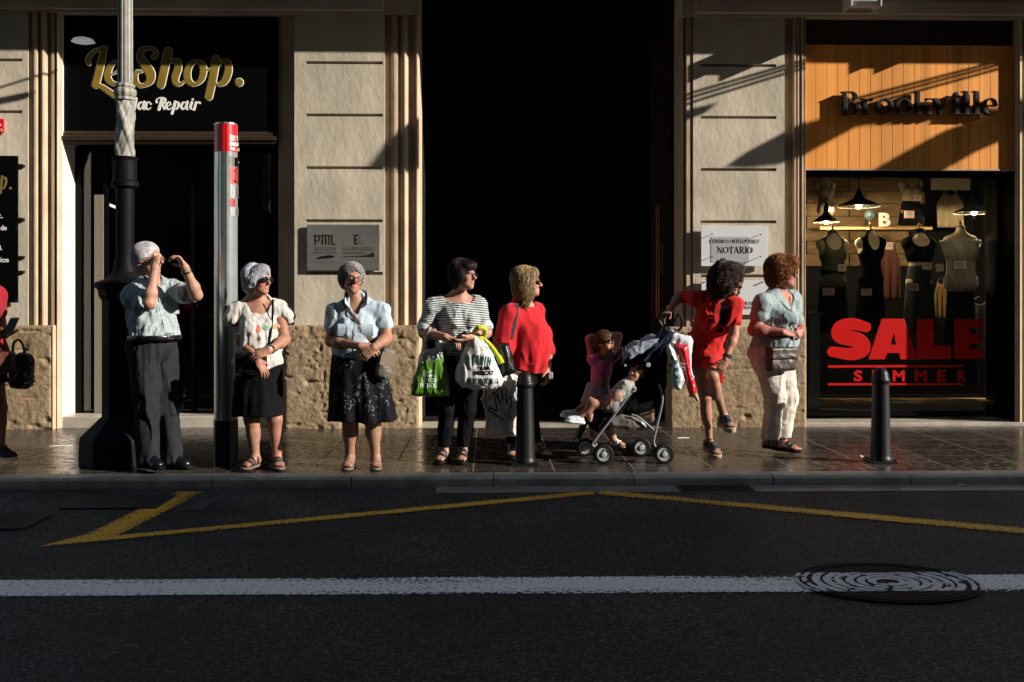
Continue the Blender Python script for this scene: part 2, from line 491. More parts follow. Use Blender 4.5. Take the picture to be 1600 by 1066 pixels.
# ================================================================== materials of the place
def stone_extra(m, N, L, b, mp, src, prev):
    pass
M = {}
M['stucco'] = mat('stucco', (.53, .47, .37), .92, bump=[(3, .30, .05), (22, .30, .012), (140, .3, .003)], var=(1.5, .66, 1.16, 9), aniso=(1, 1, .6), spec=.2)
M['moulding'] = mat('moulding_stone', (.47, .36, .25), .85, bump=[(9, .25, .03), (70, .3, .006)], var=(6, .72, 1.15), spec=.2, aniso=(1, 1, .35))
def rough_stone(m, N, L, b, mp, src, prev):
    v = N.new('ShaderNodeTexVoronoi'); v.inputs['Scale'].default_value = 60; L.new(mp.outputs[0], v.inputs[0])
    n = N.new('ShaderNodeTexNoise'); n.inputs['Scale'].default_value = 11; n.inputs['Detail'].default_value = 8; L.new(mp.outputs[0], n.inputs['Vector'])
    pit = node_math(N, L, 'LESS_THAN', v.outputs['Distance'], .16)
    g = node_math(N, L, 'GREATER_THAN', n.outputs[0], .52)
    pg = node_math(N, L, 'MULTIPLY', pit, g)
    hgt = node_math(N, L, 'SUBTRACT', n.outputs[0], node_math(N, L, 'MULTIPLY', pg, .35))
    bu = N.new('ShaderNodeBump'); bu.inputs['Strength'].default_value = .55; bu.inputs['Distance'].default_value = .03
    L.new(hgt, bu.inputs['Height']); L.new(prev, bu.inputs['Normal']); L.new(bu.outputs[0], b.inputs['Normal'])
    n2 = N.new('ShaderNodeTexNoise'); n2.inputs['Scale'].default_value = 3; n2.inputs['Detail'].default_value = 8; L.new(mp.outputs[0], n2.inputs['Vector'])
    c = mixc(N, L, n2.outputs[0], (.27, .17, .08), (.36, .29, .20))
    s = N.new('ShaderNodeVectorMath'); s.operation = 'SCALE'; L.new(c, s.inputs[0])
    mr = N.new('ShaderNodeMapRange'); mr.inputs[1].default_value = .3; mr.inputs[2].default_value = .7; mr.inputs[3].default_value = .65; mr.inputs[4].default_value = 1.1
    n3 = N.new('ShaderNodeTexNoise'); n3.inputs['Scale'].default_value = 22; n3.inputs['Detail'].default_value = 6; L.new(mp.outputs[0], n3.inputs['Vector'])
    L.new(n3.outputs[0], mr.inputs[0]); L.new(mr.outputs[0], s.inputs['Scale']); L.new(s.outputs[0], b.inputs['Base Color'])
M['plinth'] = mat('plinth_stone', (.4, .3, .2), .9, bump=[(60, .4, .01)], extra=rough_stone, spec=.25)
M['marble'] = mat('threshold_marble', (.42, .38, .32), .35, bump=(12, .1, .01), var=(5, .7, 1.1))
M['jamb'] = mat('jamb_stone', (.62, .57, .50), .6, bump=(6, .12, .02), var=(1.6, .85, 1.06))
M['black'] = mat('black_panel', (.0022, .0022, .0026), .4, bump=(3, .05, .01), spec=.08)
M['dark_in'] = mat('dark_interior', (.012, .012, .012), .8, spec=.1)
M['dark_wood'] = mat('dark_wood', (.035, .022, .013), .5, bump=(30, .2, .004), var=(8, .6, 1.3), aniso=(6, 6, .6), spec=.3)
M['iron'] = mat('black_iron', (.0065, .007, .0085), .42, bump=(60, .15, .003), var=(9, .7, 1.4), spec=.22)
M['lamp_grey'] = mat('lamp_paint_grey', (.22, .215, .19), .55, bump=(50, .2, .004), var=(14, .75, 1.12))
M['lamp_black'] = mat('lamp_lower_black', (.003, .003, .004), .6, bump=(60, .2, .003), spec=.10)  # near-black lower column and pedestal, below the grey shaft
M['alu'] = mat('brushed_aluminium', (.62, .62, .62), .32, metal=.9, bump=(300, .05, .001), aniso=(1, 1, .02))
M['steel'] = mat('steel', (.6, .62, .64), .3, metal=1.0)
M['white_paint'] = mat('white_paint', (.8, .8, .8), .4)
M['red_gloss'] = mat('red_gloss', (.62, .012, .02), .3, var=(3, .9, 1.05))
M['grey_panel'] = mat('grey_panel', (.17, .20, .205), .35, var=(8, .85, 1.1))
M['gold'] = mat('gold_leaf', (.24, .165, .018), .55, metal=0, var=(8, .8, 1.15))
M['white_v'] = mat('white_vinyl', (.78, .78, .74), .5)
M['brass'] = mat('brass', (.75, .5, .2), .3, metal=1)
M['ink'] = mat('black_ink', (.006, .006, .006), .6, spec=.12)
M['ink_grey'] = mat('grey_engraving', (.09, .09, .085), .5)
def glass_mat(name, refl=1.0, tint=(1, 1, 1)):
    m = bpy.data.materials.new(name); m.use_nodes = True; t = m.node_tree; N, L = t.nodes, t.links; N.clear()
    o = N.new('ShaderNodeOutputMaterial'); mx = N.new('ShaderNodeMixShader'); tr = N.new('ShaderNodeBsdfTransparent'); gl = N.new('ShaderNodeBsdfGlossy')
    tr.inputs[0].default_value = (*tint, 1); gl.inputs['Roughness'].default_value = .02
    f = N.new('ShaderNodeFresnel'); f.inputs[0].default_value = 1.5
    L.new(node_math(N, L, 'MULTIPLY', f.outputs[0], refl), mx.inputs[0]); L.new(tr.outputs[0], mx.inputs[1]); L.new(gl.outputs[0], mx.inputs[2]); L.new(mx.outputs[0], o.inputs[0])
    return m
M['glass'] = glass_mat('window_glass', 1.2, (.9, .92, .92))
M['glass_dark'] = glass_mat('tinted_glass', 1.4, (.55, .57, .55))

# ------------------------------------------------------------------ asphalt
def asphalt(m, N, L, b, mp, src, prev):
    v = N.new('ShaderNodeTexVoronoi'); v.inputs['Scale'].default_value = 105; L.new(mp.outputs[0], v.inputs[0])
    n = N.new('ShaderNodeTexNoise'); n.inputs['Scale'].default_value = 1.3; n.inputs['Detail'].default_value = 7; L.new(mp.outputs[0], n.inputs['Vector'])
    n2 = N.new('ShaderNodeTexNoise'); n2.inputs['Scale'].default_value = 120; n2.inputs['Detail'].default_value = 3; L.new(mp.outputs[0], n2.inputs['Vector'])
    n4 = N.new('ShaderNodeTexNoise'); n4.inputs['Scale'].default_value = 34; n4.inputs['Detail'].default_value = 4; L.new(mp.outputs[0], n4.inputs['Vector'])
    sep = N.new('ShaderNodeSeparateColor'); L.new(v.outputs['Color'], sep.inputs[0])
    stone = node_math(N, L, 'POWER', sep.outputs[0], 3.2)
    mr = N.new('ShaderNodeMapRange'); L.new(n.outputs[0], mr.inputs[0]); mr.inputs[1].default_value = .3; mr.inputs[2].default_value = .7; mr.inputs[3].default_value = .5; mr.inputs[4].default_value = 1.6
    br = node_math(N, L, 'MULTIPLY', node_math(N, L, 'MULTIPLY_ADD', stone, 6.5, .35), mr.outputs[0])
    br = node_math(N, L, 'MULTIPLY', br, node_math(N, L, 'MULTIPLY_ADD', n4.outputs[0], 1.6, .2))
    c = mixc(N, L, n2.outputs[0], (.0055, .007, .0078), (.0145, .0175, .0185))
    # fine cracks, dark oil drips and a paler dusty strip towards the kerb
    ce = N.new('ShaderNodeTexVoronoi'); ce.feature = 'DISTANCE_TO_EDGE'; ce.inputs['Scale'].default_value = .55; ws = N.new('ShaderNodeVectorMath'); wn_ = N.new('ShaderNodeTexNoise'); wn_.inputs['Scale'].default_value = 2.5; wn_.inputs['Detail'].default_value = 6
    L.new(mp.outputs[0], wn_.inputs['Vector']); wsc = N.new('ShaderNodeVectorMath'); wsc.operation = 'SCALE'; wsc.inputs['Scale'].default_value = .9; L.new(wn_.outputs['Color'], wsc.inputs[0]); L.new(mp.outputs[0], ws.inputs[0]); L.new(wsc.outputs[0], ws.inputs[1]); L.new(ws.outputs[0], ce.inputs[0])
    crack = node_math(N, L, 'MULTIPLY', node_math(N, L, 'LESS_THAN', ce.outputs['Distance'], .004), node_math(N, L, 'GREATER_THAN', n.outputs[0], .50))
    oil = node_math(N, L, 'LESS_THAN', wn_.outputs[0], .36)
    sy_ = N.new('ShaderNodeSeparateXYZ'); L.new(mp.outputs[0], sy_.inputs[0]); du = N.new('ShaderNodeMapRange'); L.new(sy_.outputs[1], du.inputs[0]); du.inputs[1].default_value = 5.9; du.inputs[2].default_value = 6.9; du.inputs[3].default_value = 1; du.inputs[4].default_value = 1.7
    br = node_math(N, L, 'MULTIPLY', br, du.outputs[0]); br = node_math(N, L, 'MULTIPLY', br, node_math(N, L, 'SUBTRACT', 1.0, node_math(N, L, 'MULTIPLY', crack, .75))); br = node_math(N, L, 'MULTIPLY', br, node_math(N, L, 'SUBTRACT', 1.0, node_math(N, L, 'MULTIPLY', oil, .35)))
    s = N.new('ShaderNodeVectorMath'); s.operation = 'SCALE'; L.new(c, s.inputs[0]); L.new(br, s.inputs['Scale']); L.new(s.outputs[0], b.inputs['Base Color'])
    h = node_math(N, L, 'ADD', node_math(N, L, 'SUBTRACT', 1.0, v.outputs['Distance']), n2.outputs[0])
    bu = N.new('ShaderNodeBump'); bu.inputs['Strength'].default_value = .9; bu.inputs['Distance'].default_value = .012
    L.new(h, bu.inputs['Height']); L.new(bu.outputs[0], b.inputs['Normal'])
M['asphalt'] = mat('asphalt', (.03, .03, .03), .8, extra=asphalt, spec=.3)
def paint(col, cover, sc, streak):
    m = bpy.data.materials.new('road_paint'); m.use_nodes = True; t = m.node_tree; N, L = t.nodes, t.links
    b = N["Principled BSDF"]; b.inputs['Roughness'].default_value = .7
    tc = N.new('ShaderNodeTexCoord'); mp = N.new('ShaderNodeMapping'); L.new(tc.outputs['Object'], mp.inputs[0])
    n = N.new('ShaderNodeTexNoise'); n.inputs['Scale'].default_value = sc; n.inputs['Detail'].default_value = 6; n.inputs['Roughness'].default_value = .72; L.new(mp.outputs[0], n.inputs['Vector'])
    mp2 = N.new('ShaderNodeMapping'); L.new(tc.outputs['Object'], mp2.inputs[0]); mp2.inputs['Scale'].default_value = (.35, 12, 1)
    n2 = N.new('ShaderNodeTexNoise'); n2.inputs['Scale'].default_value = 3; n2.inputs['Detail'].default_value = 6; L.new(mp2.outputs[0], n2.inputs['Vector'])
    n3 = N.new('ShaderNodeTexNoise'); n3.inputs['Scale'].default_value = .6; n3.inputs['Detail'].default_value = 2; L.new(mp.outputs[0], n3.inputs['Vector'])
    k = node_math(N, L, 'MULTIPLY_ADD', n2.outputs[0], streak, n.outputs[0]); k = node_math(N, L, 'MULTIPLY_ADD', n3.outputs[0], .25, k)
    uv = N.new('ShaderNodeAttribute'); uv.attribute_name = "Col"
    sp = N.new('ShaderNodeSeparateColor'); L.new(uv.outputs['Color'], sp.inputs[0])
    k = node_math(N, L, 'ADD', k, node_math(N, L, 'MULTIPLY', sp.outputs[0], .35))      # red channel: 1 towards the middle of the line
    a = node_math(N, L, 'GREATER_THAN', k, cover)
    mr = N.new('ShaderNodeMapRange'); L.new(n.outputs[0], mr.inputs[0]); mr.inputs[1].default_value = .3; mr.inputs[2].default_value = .75; mr.inputs[3].default_value = .55; mr.inputs[4].default_value = 1.1
    s = N.new('ShaderNodeVectorMath'); s.operation = 'SCALE'; s.inputs[0].default_value = col; L.new(mr.outputs[0], s.inputs['Scale']); L.new(s.outputs[0], b.inputs['Base Color'])
    L.new(a, b.inputs['Alpha'])
    bu = N.new('ShaderNodeBump'); bu.inputs['Strength'].default_value = .5; bu.inputs['Distance'].default_value = .004; L.new(n.outputs[0], bu.inputs['Height']); L.new(bu.outputs[0], b.inputs['Normal'])
    return m
M['line_white'] = paint((.86, .88, .89), 1.09, 48, .50)
M['line_yellow'] = paint((.80, .46, .03), 1.0, 60, .2)

mk('ground', [(-60, -60, -.30), (90, -60, -.30), (90, 60, -.30), (-60, 60, -.30)], [(0, 1, 2, 3)], M['asphalt'], kind='structure')
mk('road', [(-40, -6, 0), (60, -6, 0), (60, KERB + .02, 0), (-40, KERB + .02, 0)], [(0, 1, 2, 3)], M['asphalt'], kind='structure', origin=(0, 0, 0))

def strip(name, quads, z, m, label):
    """quads: list of (a0,a1,b0,b1): two end edges; subdivided so the red channel is 1 in the middle"""
    V = []; F = []; C = []
    for (a0, a1, b0, b1) in quads:
        a0, a1, b0, b1 = [np.array(p, float)[:2] for p in (a0, a1, b0, b1)]
        n = max(2, int(np.linalg.norm(b0 - a0) / .25)); base = len(V); tt = (0, .12, .5, .88, 1); cc = (0, .75, 1, .75, 0)
        for i in range(n + 1):
            p, q = a0 + (b0 - a0) * i / n, a1 + (b1 - a1) * i / n
            for t, c in zip(tt, cc): r = p + (q - p) * t; V.append((r[0], r[1], z)); C.append((c, c, c))
        for i in range(n):
            for j in range(4): k = base + i * 5 + j; F.append((k, k + 1, k + 6, k + 5))
    o = mk(name, V, F, m, kind='structure', cols=np.array(C), origin=(0, 0, z))
    bm = bmesh.new(); bm.from_mesh(o.data)
    for f in bm.faces:
        if f.normal.z < 0: f.normal_flip()
    bm.to_mesh(o.data); bm.free()
    return o
strip('white_road_line', [(G(-60, 935), G(-60, 906), G(1700, 926.5), G(1700, 896))], .004, M['line_white'], None)
tip = G(62, 856)
strip('yellow_road_marking', [(G(66, 855.5), G(64, 854.5), G(190, 838), G(133, 834)), (G(190, 838), G(133, 834), G(325, 769), G(268, 769))], .004, M['line_yellow'], None)
strip('yellow_road_marking', [(G(68, 856.3), G(150, 840.5), G(930, 775), G(925, 767)), (G(931, 774.5), G(945, 766.5), G(1720, 848), G(1720, 836))], .0065, M['line_yellow'], None)

# gutter strip, drain grates, asphalt patches
M['gutter'] = mat('gutter_concrete', (.16, .17, .17), .6, bump=(40, .4, .006), var=(5, .5, 1.25))
gx0 = G(683, 759)[0]
mk('gutter', [(gx0, 6.90, .004), (60, 6.90, .004), (60, KERB, .004), (gx0, KERB, .004)], [(0, 1, 2, 3)], M['gutter'], kind='structure')
M['patch'] = mat('asphalt_patch', (.033, .038, .042), .6, bump=[(30, .5, .01)], var=(10, .6, 1.3))
q = [G(565, 0 + 799), G(640, 780), G(700, 780), G(632, 799)]
q = [G(283, 798), G(318, 780), G(343, 779), G(316, 798)]
mk('road_patch', [(a[0], a[1], .004) for a in q], [(0, 1, 2, 3)], M['patch'], kind='structure')
M['grate'] = mat('grate_iron', (.035, .037, .038), .7, bump=(50, .4, .004), spec=.12)
def grate(name, x0, x1, y0, y1, nb, label):
    """metal drain grate set flush in the asphalt"""
    t = thing(name, ((x0 + x1) / 2, (y0 + y1) / 2, .0), label, 'drain grate', 'drain grates in the road')
    m = MB(); m.box(x0, x1, y0, y1, .001, .004); m.out('grate_pit', M['ink'], t)
    b = MB(); e = .02
    b.box(x0, x1, y0, y0 + e, .004, .012); b.box(x0, x1, y1 - e, y1, .004, .012); b.box(x0, x0 + e, y0 + e, y1 - e, .004, .012); b.box(x1 - e, x1, y0 + e, y1 - e, .004, .012)
    for i in range(nb):
        x = x0 + e + (x1 - x0 - 2 * e) * (i + .5) / nb; b.box(x - .008, x + .008, y0 + e, y1 - e, .0045, .011)
    b.box(x0 + e, x1 - e, (y0 + y1) / 2 - .008, (y0 + y1) / 2 + .008, .0045, .0125)
    b.out('grate_bars', M['grate'], t)
a, b_ = G(0, 829), G(0, 804); grate('drain_grate', G(-60, 815)[0], G(62, 815)[0], a[1], b_[1], 16, 'worn drain grate cut by the left edge of the photo, left of the yellow marking')
a, b_ = G(0, 797), G(0, 777); grate('drain_grate', G(112, 787)[0], G(258, 787)[0], a[1], b_[1], 24, 'wide flat drain grate touching the short yellow stroke near the kerb')
grate('drain_grate', G(1055, 760)[0], G(1168, 760)[0], 6.92, 7.11, 14, 'narrow drain grate in the gutter below the leaning red dress woman')

# manhole cover
mc = (G(1392, 915)[0], 4.66); mr_ = .415
def manhole_mat(m, N, L, b, mp, src, prev):
    sx = N.new('ShaderNodeSeparateXYZ'); L.new(mp.outputs[0], sx.inputs[0])
    y = sx.outputs[1]
    band = node_math(N, L, 'LESS_THAN', node_math(N, L, 'ABSOLUTE', node_math(N, L, 'SUBTRACT', y, .0)), .155)
    n = N.new('ShaderNodeTexNoise'); n.inputs['Scale'].default_value = 14; n.inputs['Detail'].default_value = 6; L.new(mp.outputs[0], n.inputs['Vector'])
    worn = node_math(N, L, 'GREATER_THAN', n.outputs[0], .40)
    ridge = node_math(N, L, 'MAXIMUM', node_math(N, L, 'GREATER_THAN', sx.outputs[2], .0086), node_math(N, L, 'GREATER_THAN', n.outputs[0], .58))
    f = node_math(N, L, 'MULTIPLY', node_math(N, L, 'MULTIPLY', band, worn), ridge)
    L.new(mixc(N, L, f, (.008, .008, .008), (.58, .59, .60)), b.inputs['Base Color'])
M['manhole'] = mat('manhole_iron', (.03, .03, .03), .75, bump=(50, .5, .005), extra=manhole_mat, spec=.1)
prof = [(mr_, .004), (mr_, .011), (mr_ - .012, .012), (mr_ - .02, .006), (mr_ - .028, .006), (mr_ - .034, .012), (mr_ - .05, .012), (mr_ - .056, .006)]
for r in np.arange(.34, .05, -.05): prof += [(r, .0075), (r - .004, .0098), (r - .036, .0098), (r - .040, .0075)]
prof += [(.02, .006)]
MB().lathe(prof, (mc[0], mc[1], 0), 72, sx=1.04, sy=.80).out('manhole_cover', M['manhole'], label='round ridged iron manhole cover crossed by the white road line', cat='manhole cover', origin=(mc[0], mc[1], 0))

# ------------------------------------------------------------------ pavement and kerb
def tiles(m, N, L, b, mp, src, prev):
    mp.inputs['Location'].default_value = (.12, .08, 0)
    sx = N.new('ShaderNodeSeparateXYZ'); L.new(mp.outputs[0], sx.inputs[0])
    def saw(v, p, w_):
        f = node_math(N, L, 'FRACT', node_math(N, L, 'DIVIDE', v, p)); d = node_math(N, L, 'ABSOLUTE', node_math(N, L, 'SUBTRACT', f, .5))
        return node_math(N, L, 'GREATER_THAN', d, .5 - w_ / p / 2)
    jx = saw(sx.outputs[0], .6, .011); jy = saw(sx.outputs[1], .3, .008); jy2 = node_math(N, L, 'MAXIMUM', saw(sx.outputs[1], .1, .005), saw(sx.outputs[0], .3, .006))
    j = node_math(N, L, 'MAXIMUM', jx, jy); j2 = node_math(N, L, 'MAXIMUM', j, node_math(N, L, 'MULTIPLY', jy2, .6))
    vv = N.new('ShaderNodeTexWhiteNoise'); vv.noise_dimensions = '2D'
    cx = N.new('ShaderNodeCombineXYZ'); L.new(node_math(N, L, 'FLOOR', node_math(N, L, 'DIVIDE', sx.outputs[0], .6)), cx.inputs[0]); L.new(node_math(N, L, 'FLOOR', node_math(N, L, 'DIVIDE', sx.outputs[1], .6)), cx.inputs[1])
    L.new(cx.outputs[0], vv.inputs['Vector'])
    n = N.new('ShaderNodeTexNoise'); n.inputs['Scale'].default_value = 5; n.inputs['Detail'].default_value = 8; L.new(mp.outputs[0], n.inputs['Vector'])
    n2 = N.new('ShaderNodeTexNoise'); n2.inputs['Scale'].default_value = 1.1; n2.inputs['Detail'].default_value = 4; L.new(mp.outputs[0], n2.inputs['Vector'])
    c = mixc(N, L, vv.outputs[0], (.024, .0185, .015), (.044, .035, .029))
    s = N.new('ShaderNodeVectorMath'); s.operation = 'SCALE'; L.new(c, s.inputs[0]); L.new(node_math(N, L, 'MULTIPLY_ADD', n.outputs[0], 1.2, .4), s.inputs['Scale'])
    L.new(mixc(N, L, j, s.outputs[0], (.075, .066, .053)), b.inputs['Base Color'])
    r = node_math(N, L, 'MULTIPLY_ADD', n2.outputs[0], .34, -.02); r = node_math(N, L, 'MULTIPLY_ADD', n.outputs[0], .14, r)
    ng = N.new('ShaderNodeTexNoise'); ng.inputs['Scale'].default_value = 16; ng.inputs['Detail'].default_value = 5; L.new(mp.outputs[0], ng.inputs['Vector'])
    r = node_math(N, L, 'MULTIPLY_ADD', node_math(N, L, 'GREATER_THAN', ng.outputs[0], .56), .22, r)
    L.new(node_math(N, L, 'MAXIMUM', r, node_math(N, L, 'MULTIPLY', j, .8)), b.inputs['Roughness'])
    h = node_math(N, L, 'MULTIPLY_ADD', n.outputs[0], .10, node_math(N, L, 'SUBTRACT', 1.0, j2))
    bu = N.new('ShaderNodeBump'); bu.inputs['Strength'].default_value = .35; bu.inputs['Distance'].default_value = .006; L.new(h, bu.inputs['Height'])
    bu2 = N.new('ShaderNodeBump'); bu2.inputs['Strength'].default_value = .10; bu2.inputs['Distance'].default_value = .02; L.new(n2.outputs[0], bu2.inputs['Height']); L.new(bu.outputs[0], bu2.inputs['Normal'])
    L.new(bu2.outputs[0], b.inputs['Normal'])
M['tiles'] = mat('wet_stone_tiles', (.05, .04, .03), .3, extra=tiles, spec=.75)
KW = .185
mk('pavement', [(-40, KERB + KW, PAVE_Z), (60, KERB + KW, PAVE_Z), (60, 10.6, PAVE_Z), (-40, 10.6, PAVE_Z)], [(0, 1, 2, 3)], M['tiles'], kind='structure', origin=(0, 9.9, PAVE_Z))
M['kerb'] = mat('kerb_stone', (.085, .098, .105), .5, bump=[(14, .3, .02), (70, .3, .004)], var=(6, .6, 1.25))
k = MB(); x = -14.0; rr = random.Random(3)
while x < 20:
    L_ = 1.0 + rr.uniform(-.02, .02); e = rr.uniform(-.001, .001)
    k.prism([(KERB + e, 0), (KERB + e, PAVE_Z - .018), (KERB + .016 + e, PAVE_Z), (KERB + KW, PAVE_Z), (KERB + KW, 0)], 'x', x + .003, x + L_ - .003); x += L_
k.out('kerb', M['kerb'], kind='structure')

# ------------------------------------------------------------------ facade
bld = thing('stone_building', (0, WY, 0), 'pale stuccoed stone building with pilasters, rough plinth and dark doorway behind the people', 'building')
TOPZ = FZ(24)
def pilaster(xa, xb, gx0, gx1, gys, right_strip):
    """stucco pier with horizontal grooves cut in"""
    x0, x1, g0, g1 = FX(xa), FX(xb), FX(gx0), FX(gx1); m = MB(); gh = .030; dep = .05
    zs = [FZ(y) for y in gys]
    m.box(x0, g0, WY, WY + .3, .0, TOPZ); m.box(g1, x1, WY, WY + .3, .0, TOPZ)
    top = TOPZ
    for z in zs + [None]:
        bot = z + gh / 2 if z else 0.0
        m.box(g0, g1, WY, WY + .3, bot, top)
        if z: m.box(g0, g1, WY + dep, WY + .3, z - gh / 2, z + gh / 2); top = z - gh / 2
    m.out('pilaster', M['stucco'], bld)
pilaster(-150, 44, -136, 35, [129, 178][:0] + [98, 178, 261, 344, 427], 0)
pilaster(460, 601, 478, 598, [99.5, 181, 263, 345.5, 427.5], 1)
pilaster(1083, 1226, 1095, 1213, [100.5, 182, 264, 346, 431], 1)
def moulding(pts, z0=FZ(668) - .05, z1=TOPZ, name='door_surround', m=None):
    """pts (px, depth) across the face: a carved vertical moulding"""
    P_ = [(FX(a), WY + d) for a, d in pts]
    poly = P_ + [(P_[-1][0], WY + .42), (P_[0][0], WY + .42)]
    MB().prism(poly, 'z', z0, z1).out(name, m or M['moulding'], bld)
def rnd(a, b, d0, bulge, n=6): return [(a + (b - a) * i / n, d0 - bulge * math.sin(math.pi * i / n)) for i in range(n + 1)]
# between pilaster A and the left shop
moulding([(44.2, .025), (49, .03)] + [(50, .0)] + rnd(51, 58, .0, .008, 4) + [(60, .035), (61, .03)] + rnd(61, 72, .03, .035, 6) + [(73, .045), (78, .045), (79, .02), (84, .02), (84.5, .045), (86, .045)] + rnd(86, 91, .04, .03, 4) + [(91, .05)], m=M['moulding'])
# jamb that the low sun strikes
jx0 = FX(91)
MB().box(jx0 - .3, jx0 + .012, WY + .052, WY + .44, 0, TOPZ).out('door_jamb', M['jamb'], bld)
# between left shop and pilaster B
moulding([(430, .20), (431, .12), (438, .12), (439, .08), (452, .08), (453, .05), (457, .05), (457.5, .02), (459.8, .02)], m=M['moulding'])
# between pilaster B and the passage
moulding([(601.2, .035), (611, .035), (612, .008), (616, .002), (621, .008), (622, .04), (626, .045)] + rnd(626, 638, .04, .04, 6) + [(639, .04), (645, .045), (646, .03), (648, .03)] + rnd(648, 655, .04, .035, 5) + [(655, .30)], m=M['moulding'])
# between the passage and pilaster C
moulding([(1065.5, .30), (1066, .03), (1068, .02), (1069, .045), (1072, .045), (1073, .01), (1080, .01), (1082.8, .03)], m=M['moulding'])
# between pilaster C and the right shop
moulding([(1226.2, .05), (1240, .05), (1241, .0), (1244, .0), (1245, .02)] + rnd(1245, 1250, .02, .015, 4) + [(1250.5, .03)] + rnd(1251, 1257, .03, .03, 5) + [(1258, .01), (1259.5, .01), (1260, .06)], m=M['moulding'])
moulding([(1590, .06), (1590.4, .0), (1593, -.01), (1597, 0), (1598, .04), (1602, .05), (1610, .0), (1620, .0), (1700, .0)], m=M['moulding'])
# rough plinth blocks with real relief
def plinth(x0, x1, ztop, proud, seed, z0=FZ(671) - .02):
    nx, nz = int((x1 - x0) / .012), int((ztop - z0) / .012); X = np.linspace(x0, x1, nx + 1); Z = np.linspace(z0, ztop, nz + 1)
    g = np.stack(np.meshgrid(X, Z, indexing='ij'), -1).reshape(-1, 2)
    q = np.stack([g[:, 0], g[:, 1], np.full(len(g), seed * 3.7)], 1)
    big = vnoise(q * 3) * .008 + vnoise(q * 42 + 5) * .0035 + vnoise(q * 19 + 2) * .002; pits = np.clip(vnoise(q * 38 + 9) - .66, 0, 1) * .05 * np.clip(vnoise(q * 3 + 3) * 4 - 1.6, 0, 1) + np.clip(vnoise(q * np.array([9, 26, 26]) + 19) - .74, 0, 1) * .10
    edge = np.minimum(np.minimum(g[:, 0] - x0, x1 - g[:, 0]), np.minimum(ztop - g[:, 1], 9)); k_ = np.clip(edge / .02, 0, 1)
    y = WY - proud - big * k_ + pits * k_ + (1 - k_) ** 2 * .008
    V = list(map(tuple, np.stack([g[:, 0], y, g[:, 1]], 1))); F = [(i * (nz + 1) + j, (i + 1) * (nz + 1) + j, (i + 1) * (nz + 1) + j + 1, i * (nz + 1) + j + 1) for i in range(nx) for j in range(nz)]
    m = MB(); m.add(V, F)
    n = len(V); yb = WY + .2
    a, b, c, d = 0, nx * (nz + 1), nx * (nz + 1) + nz, nz
    # sides as ribbons
    for idx in ([j for j in range(nz + 1)], [nx * (nz + 1) + j for j in range(nz + 1)], [i * (nz + 1) + nz for i in range(nx + 1)]):
        R = [V[i] for i in idx]; Bk = [(p[0], yb, p[2]) for p in R]; l = len(R)
        m.add(R + Bk, [(i, i + 1, i + 1 + l, i + l) for i in range(l - 1)])
    o = m.out('plinth', M['plinth'], bld)
    o.data.polygons.foreach_set("use_smooth", np.ones(len(o.data.polygons), bool))
    return o
plinth(FX(-150), FX(84.5), FZ(508), .045, 1)
MB().box(FX(84.8), FX(86.5), WY - .05, WY + .2, 0, FZ(508)).out('plinth', M['moulding'], bld)
plinth(FX(446), FX(654.6), FZ(508), .045, 2)
plinth(FX(1045), FX(1258), FZ(511), .045, 3)
# upper wall, cornice and balcony above the frame
u = MB()
u.box(-14, FX(655), WY - .02, WY + .5, TOPZ, 7.5); u.box(FX(1065.5), 20, WY - .02, WY + .5, TOPZ, 7.5); u.box(FX(655), FX(1065.5), WY - .02, WY + .5, 4.75, 7.5)
u.box(-14, FX(600), WY - .09, WY - .021, TOPZ + .02, TOPZ + .13); u.box(FX(1085), 20, WY - .09, WY - .021, TOPZ + .02, TOPZ + .13)
u.out('upper_wall', M['stucco'], bld)
bal = MB(); BALZ = 4.62
bal.box(-14, 20, WY - .66, WY - .021, BALZ, BALZ + .14); bal.box(-14, 20, WY - .56, WY - .54, BALZ + .14, BALZ + 1.1)
bal.out('balcony', M['stucco'], bld)
# passage (open doorway) - a real dark corridor
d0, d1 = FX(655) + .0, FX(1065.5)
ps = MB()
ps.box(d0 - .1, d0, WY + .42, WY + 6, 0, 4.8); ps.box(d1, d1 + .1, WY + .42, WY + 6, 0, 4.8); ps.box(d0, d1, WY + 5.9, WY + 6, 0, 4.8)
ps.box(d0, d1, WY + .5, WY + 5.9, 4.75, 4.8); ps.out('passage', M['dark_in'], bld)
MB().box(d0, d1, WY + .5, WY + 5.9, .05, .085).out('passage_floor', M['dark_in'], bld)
MB().box(d0 - .02, d1 + .02, WY - .02, WY + .5, .02, FZ(667.5)).out('threshold', M['marble'], bld, bevel=.006)
# open dark door leaf on the right of the passage with brass bars
dl = MB(); lx0, lx1 = FX(1030), d1
dl.box(lx0, lx1, WY + .44, WY + .50, .1, TOPZ - .15)
for i in range(6):
    z = .25 + i * .62; dl.box(lx0 + .04, lx1 - .03, WY + .425, WY + .44, z, z + .5)
leaf = dl.out('door_leaf', M['dark_wood'], bld, bevel=.006)
Yb = WY + .36
for px_, y0_, y1_ in ((1025.6, 322, 500), (1029.2, 319, 496)):
    a = P(px_, y0_, Yb); b_ = P(px_, y1_, Yb); MB().tube([a, b_], .006, 8).out('door_bar', M['brass'], bld)
a = P(1032, 380, WY + .41); b_ = P(1037, 428, WY + .41); MB().box(a[0], b_[0], WY + .405, WY + .415, b_[2], a[2]).out('door_plate', M['ink_grey'], bld)

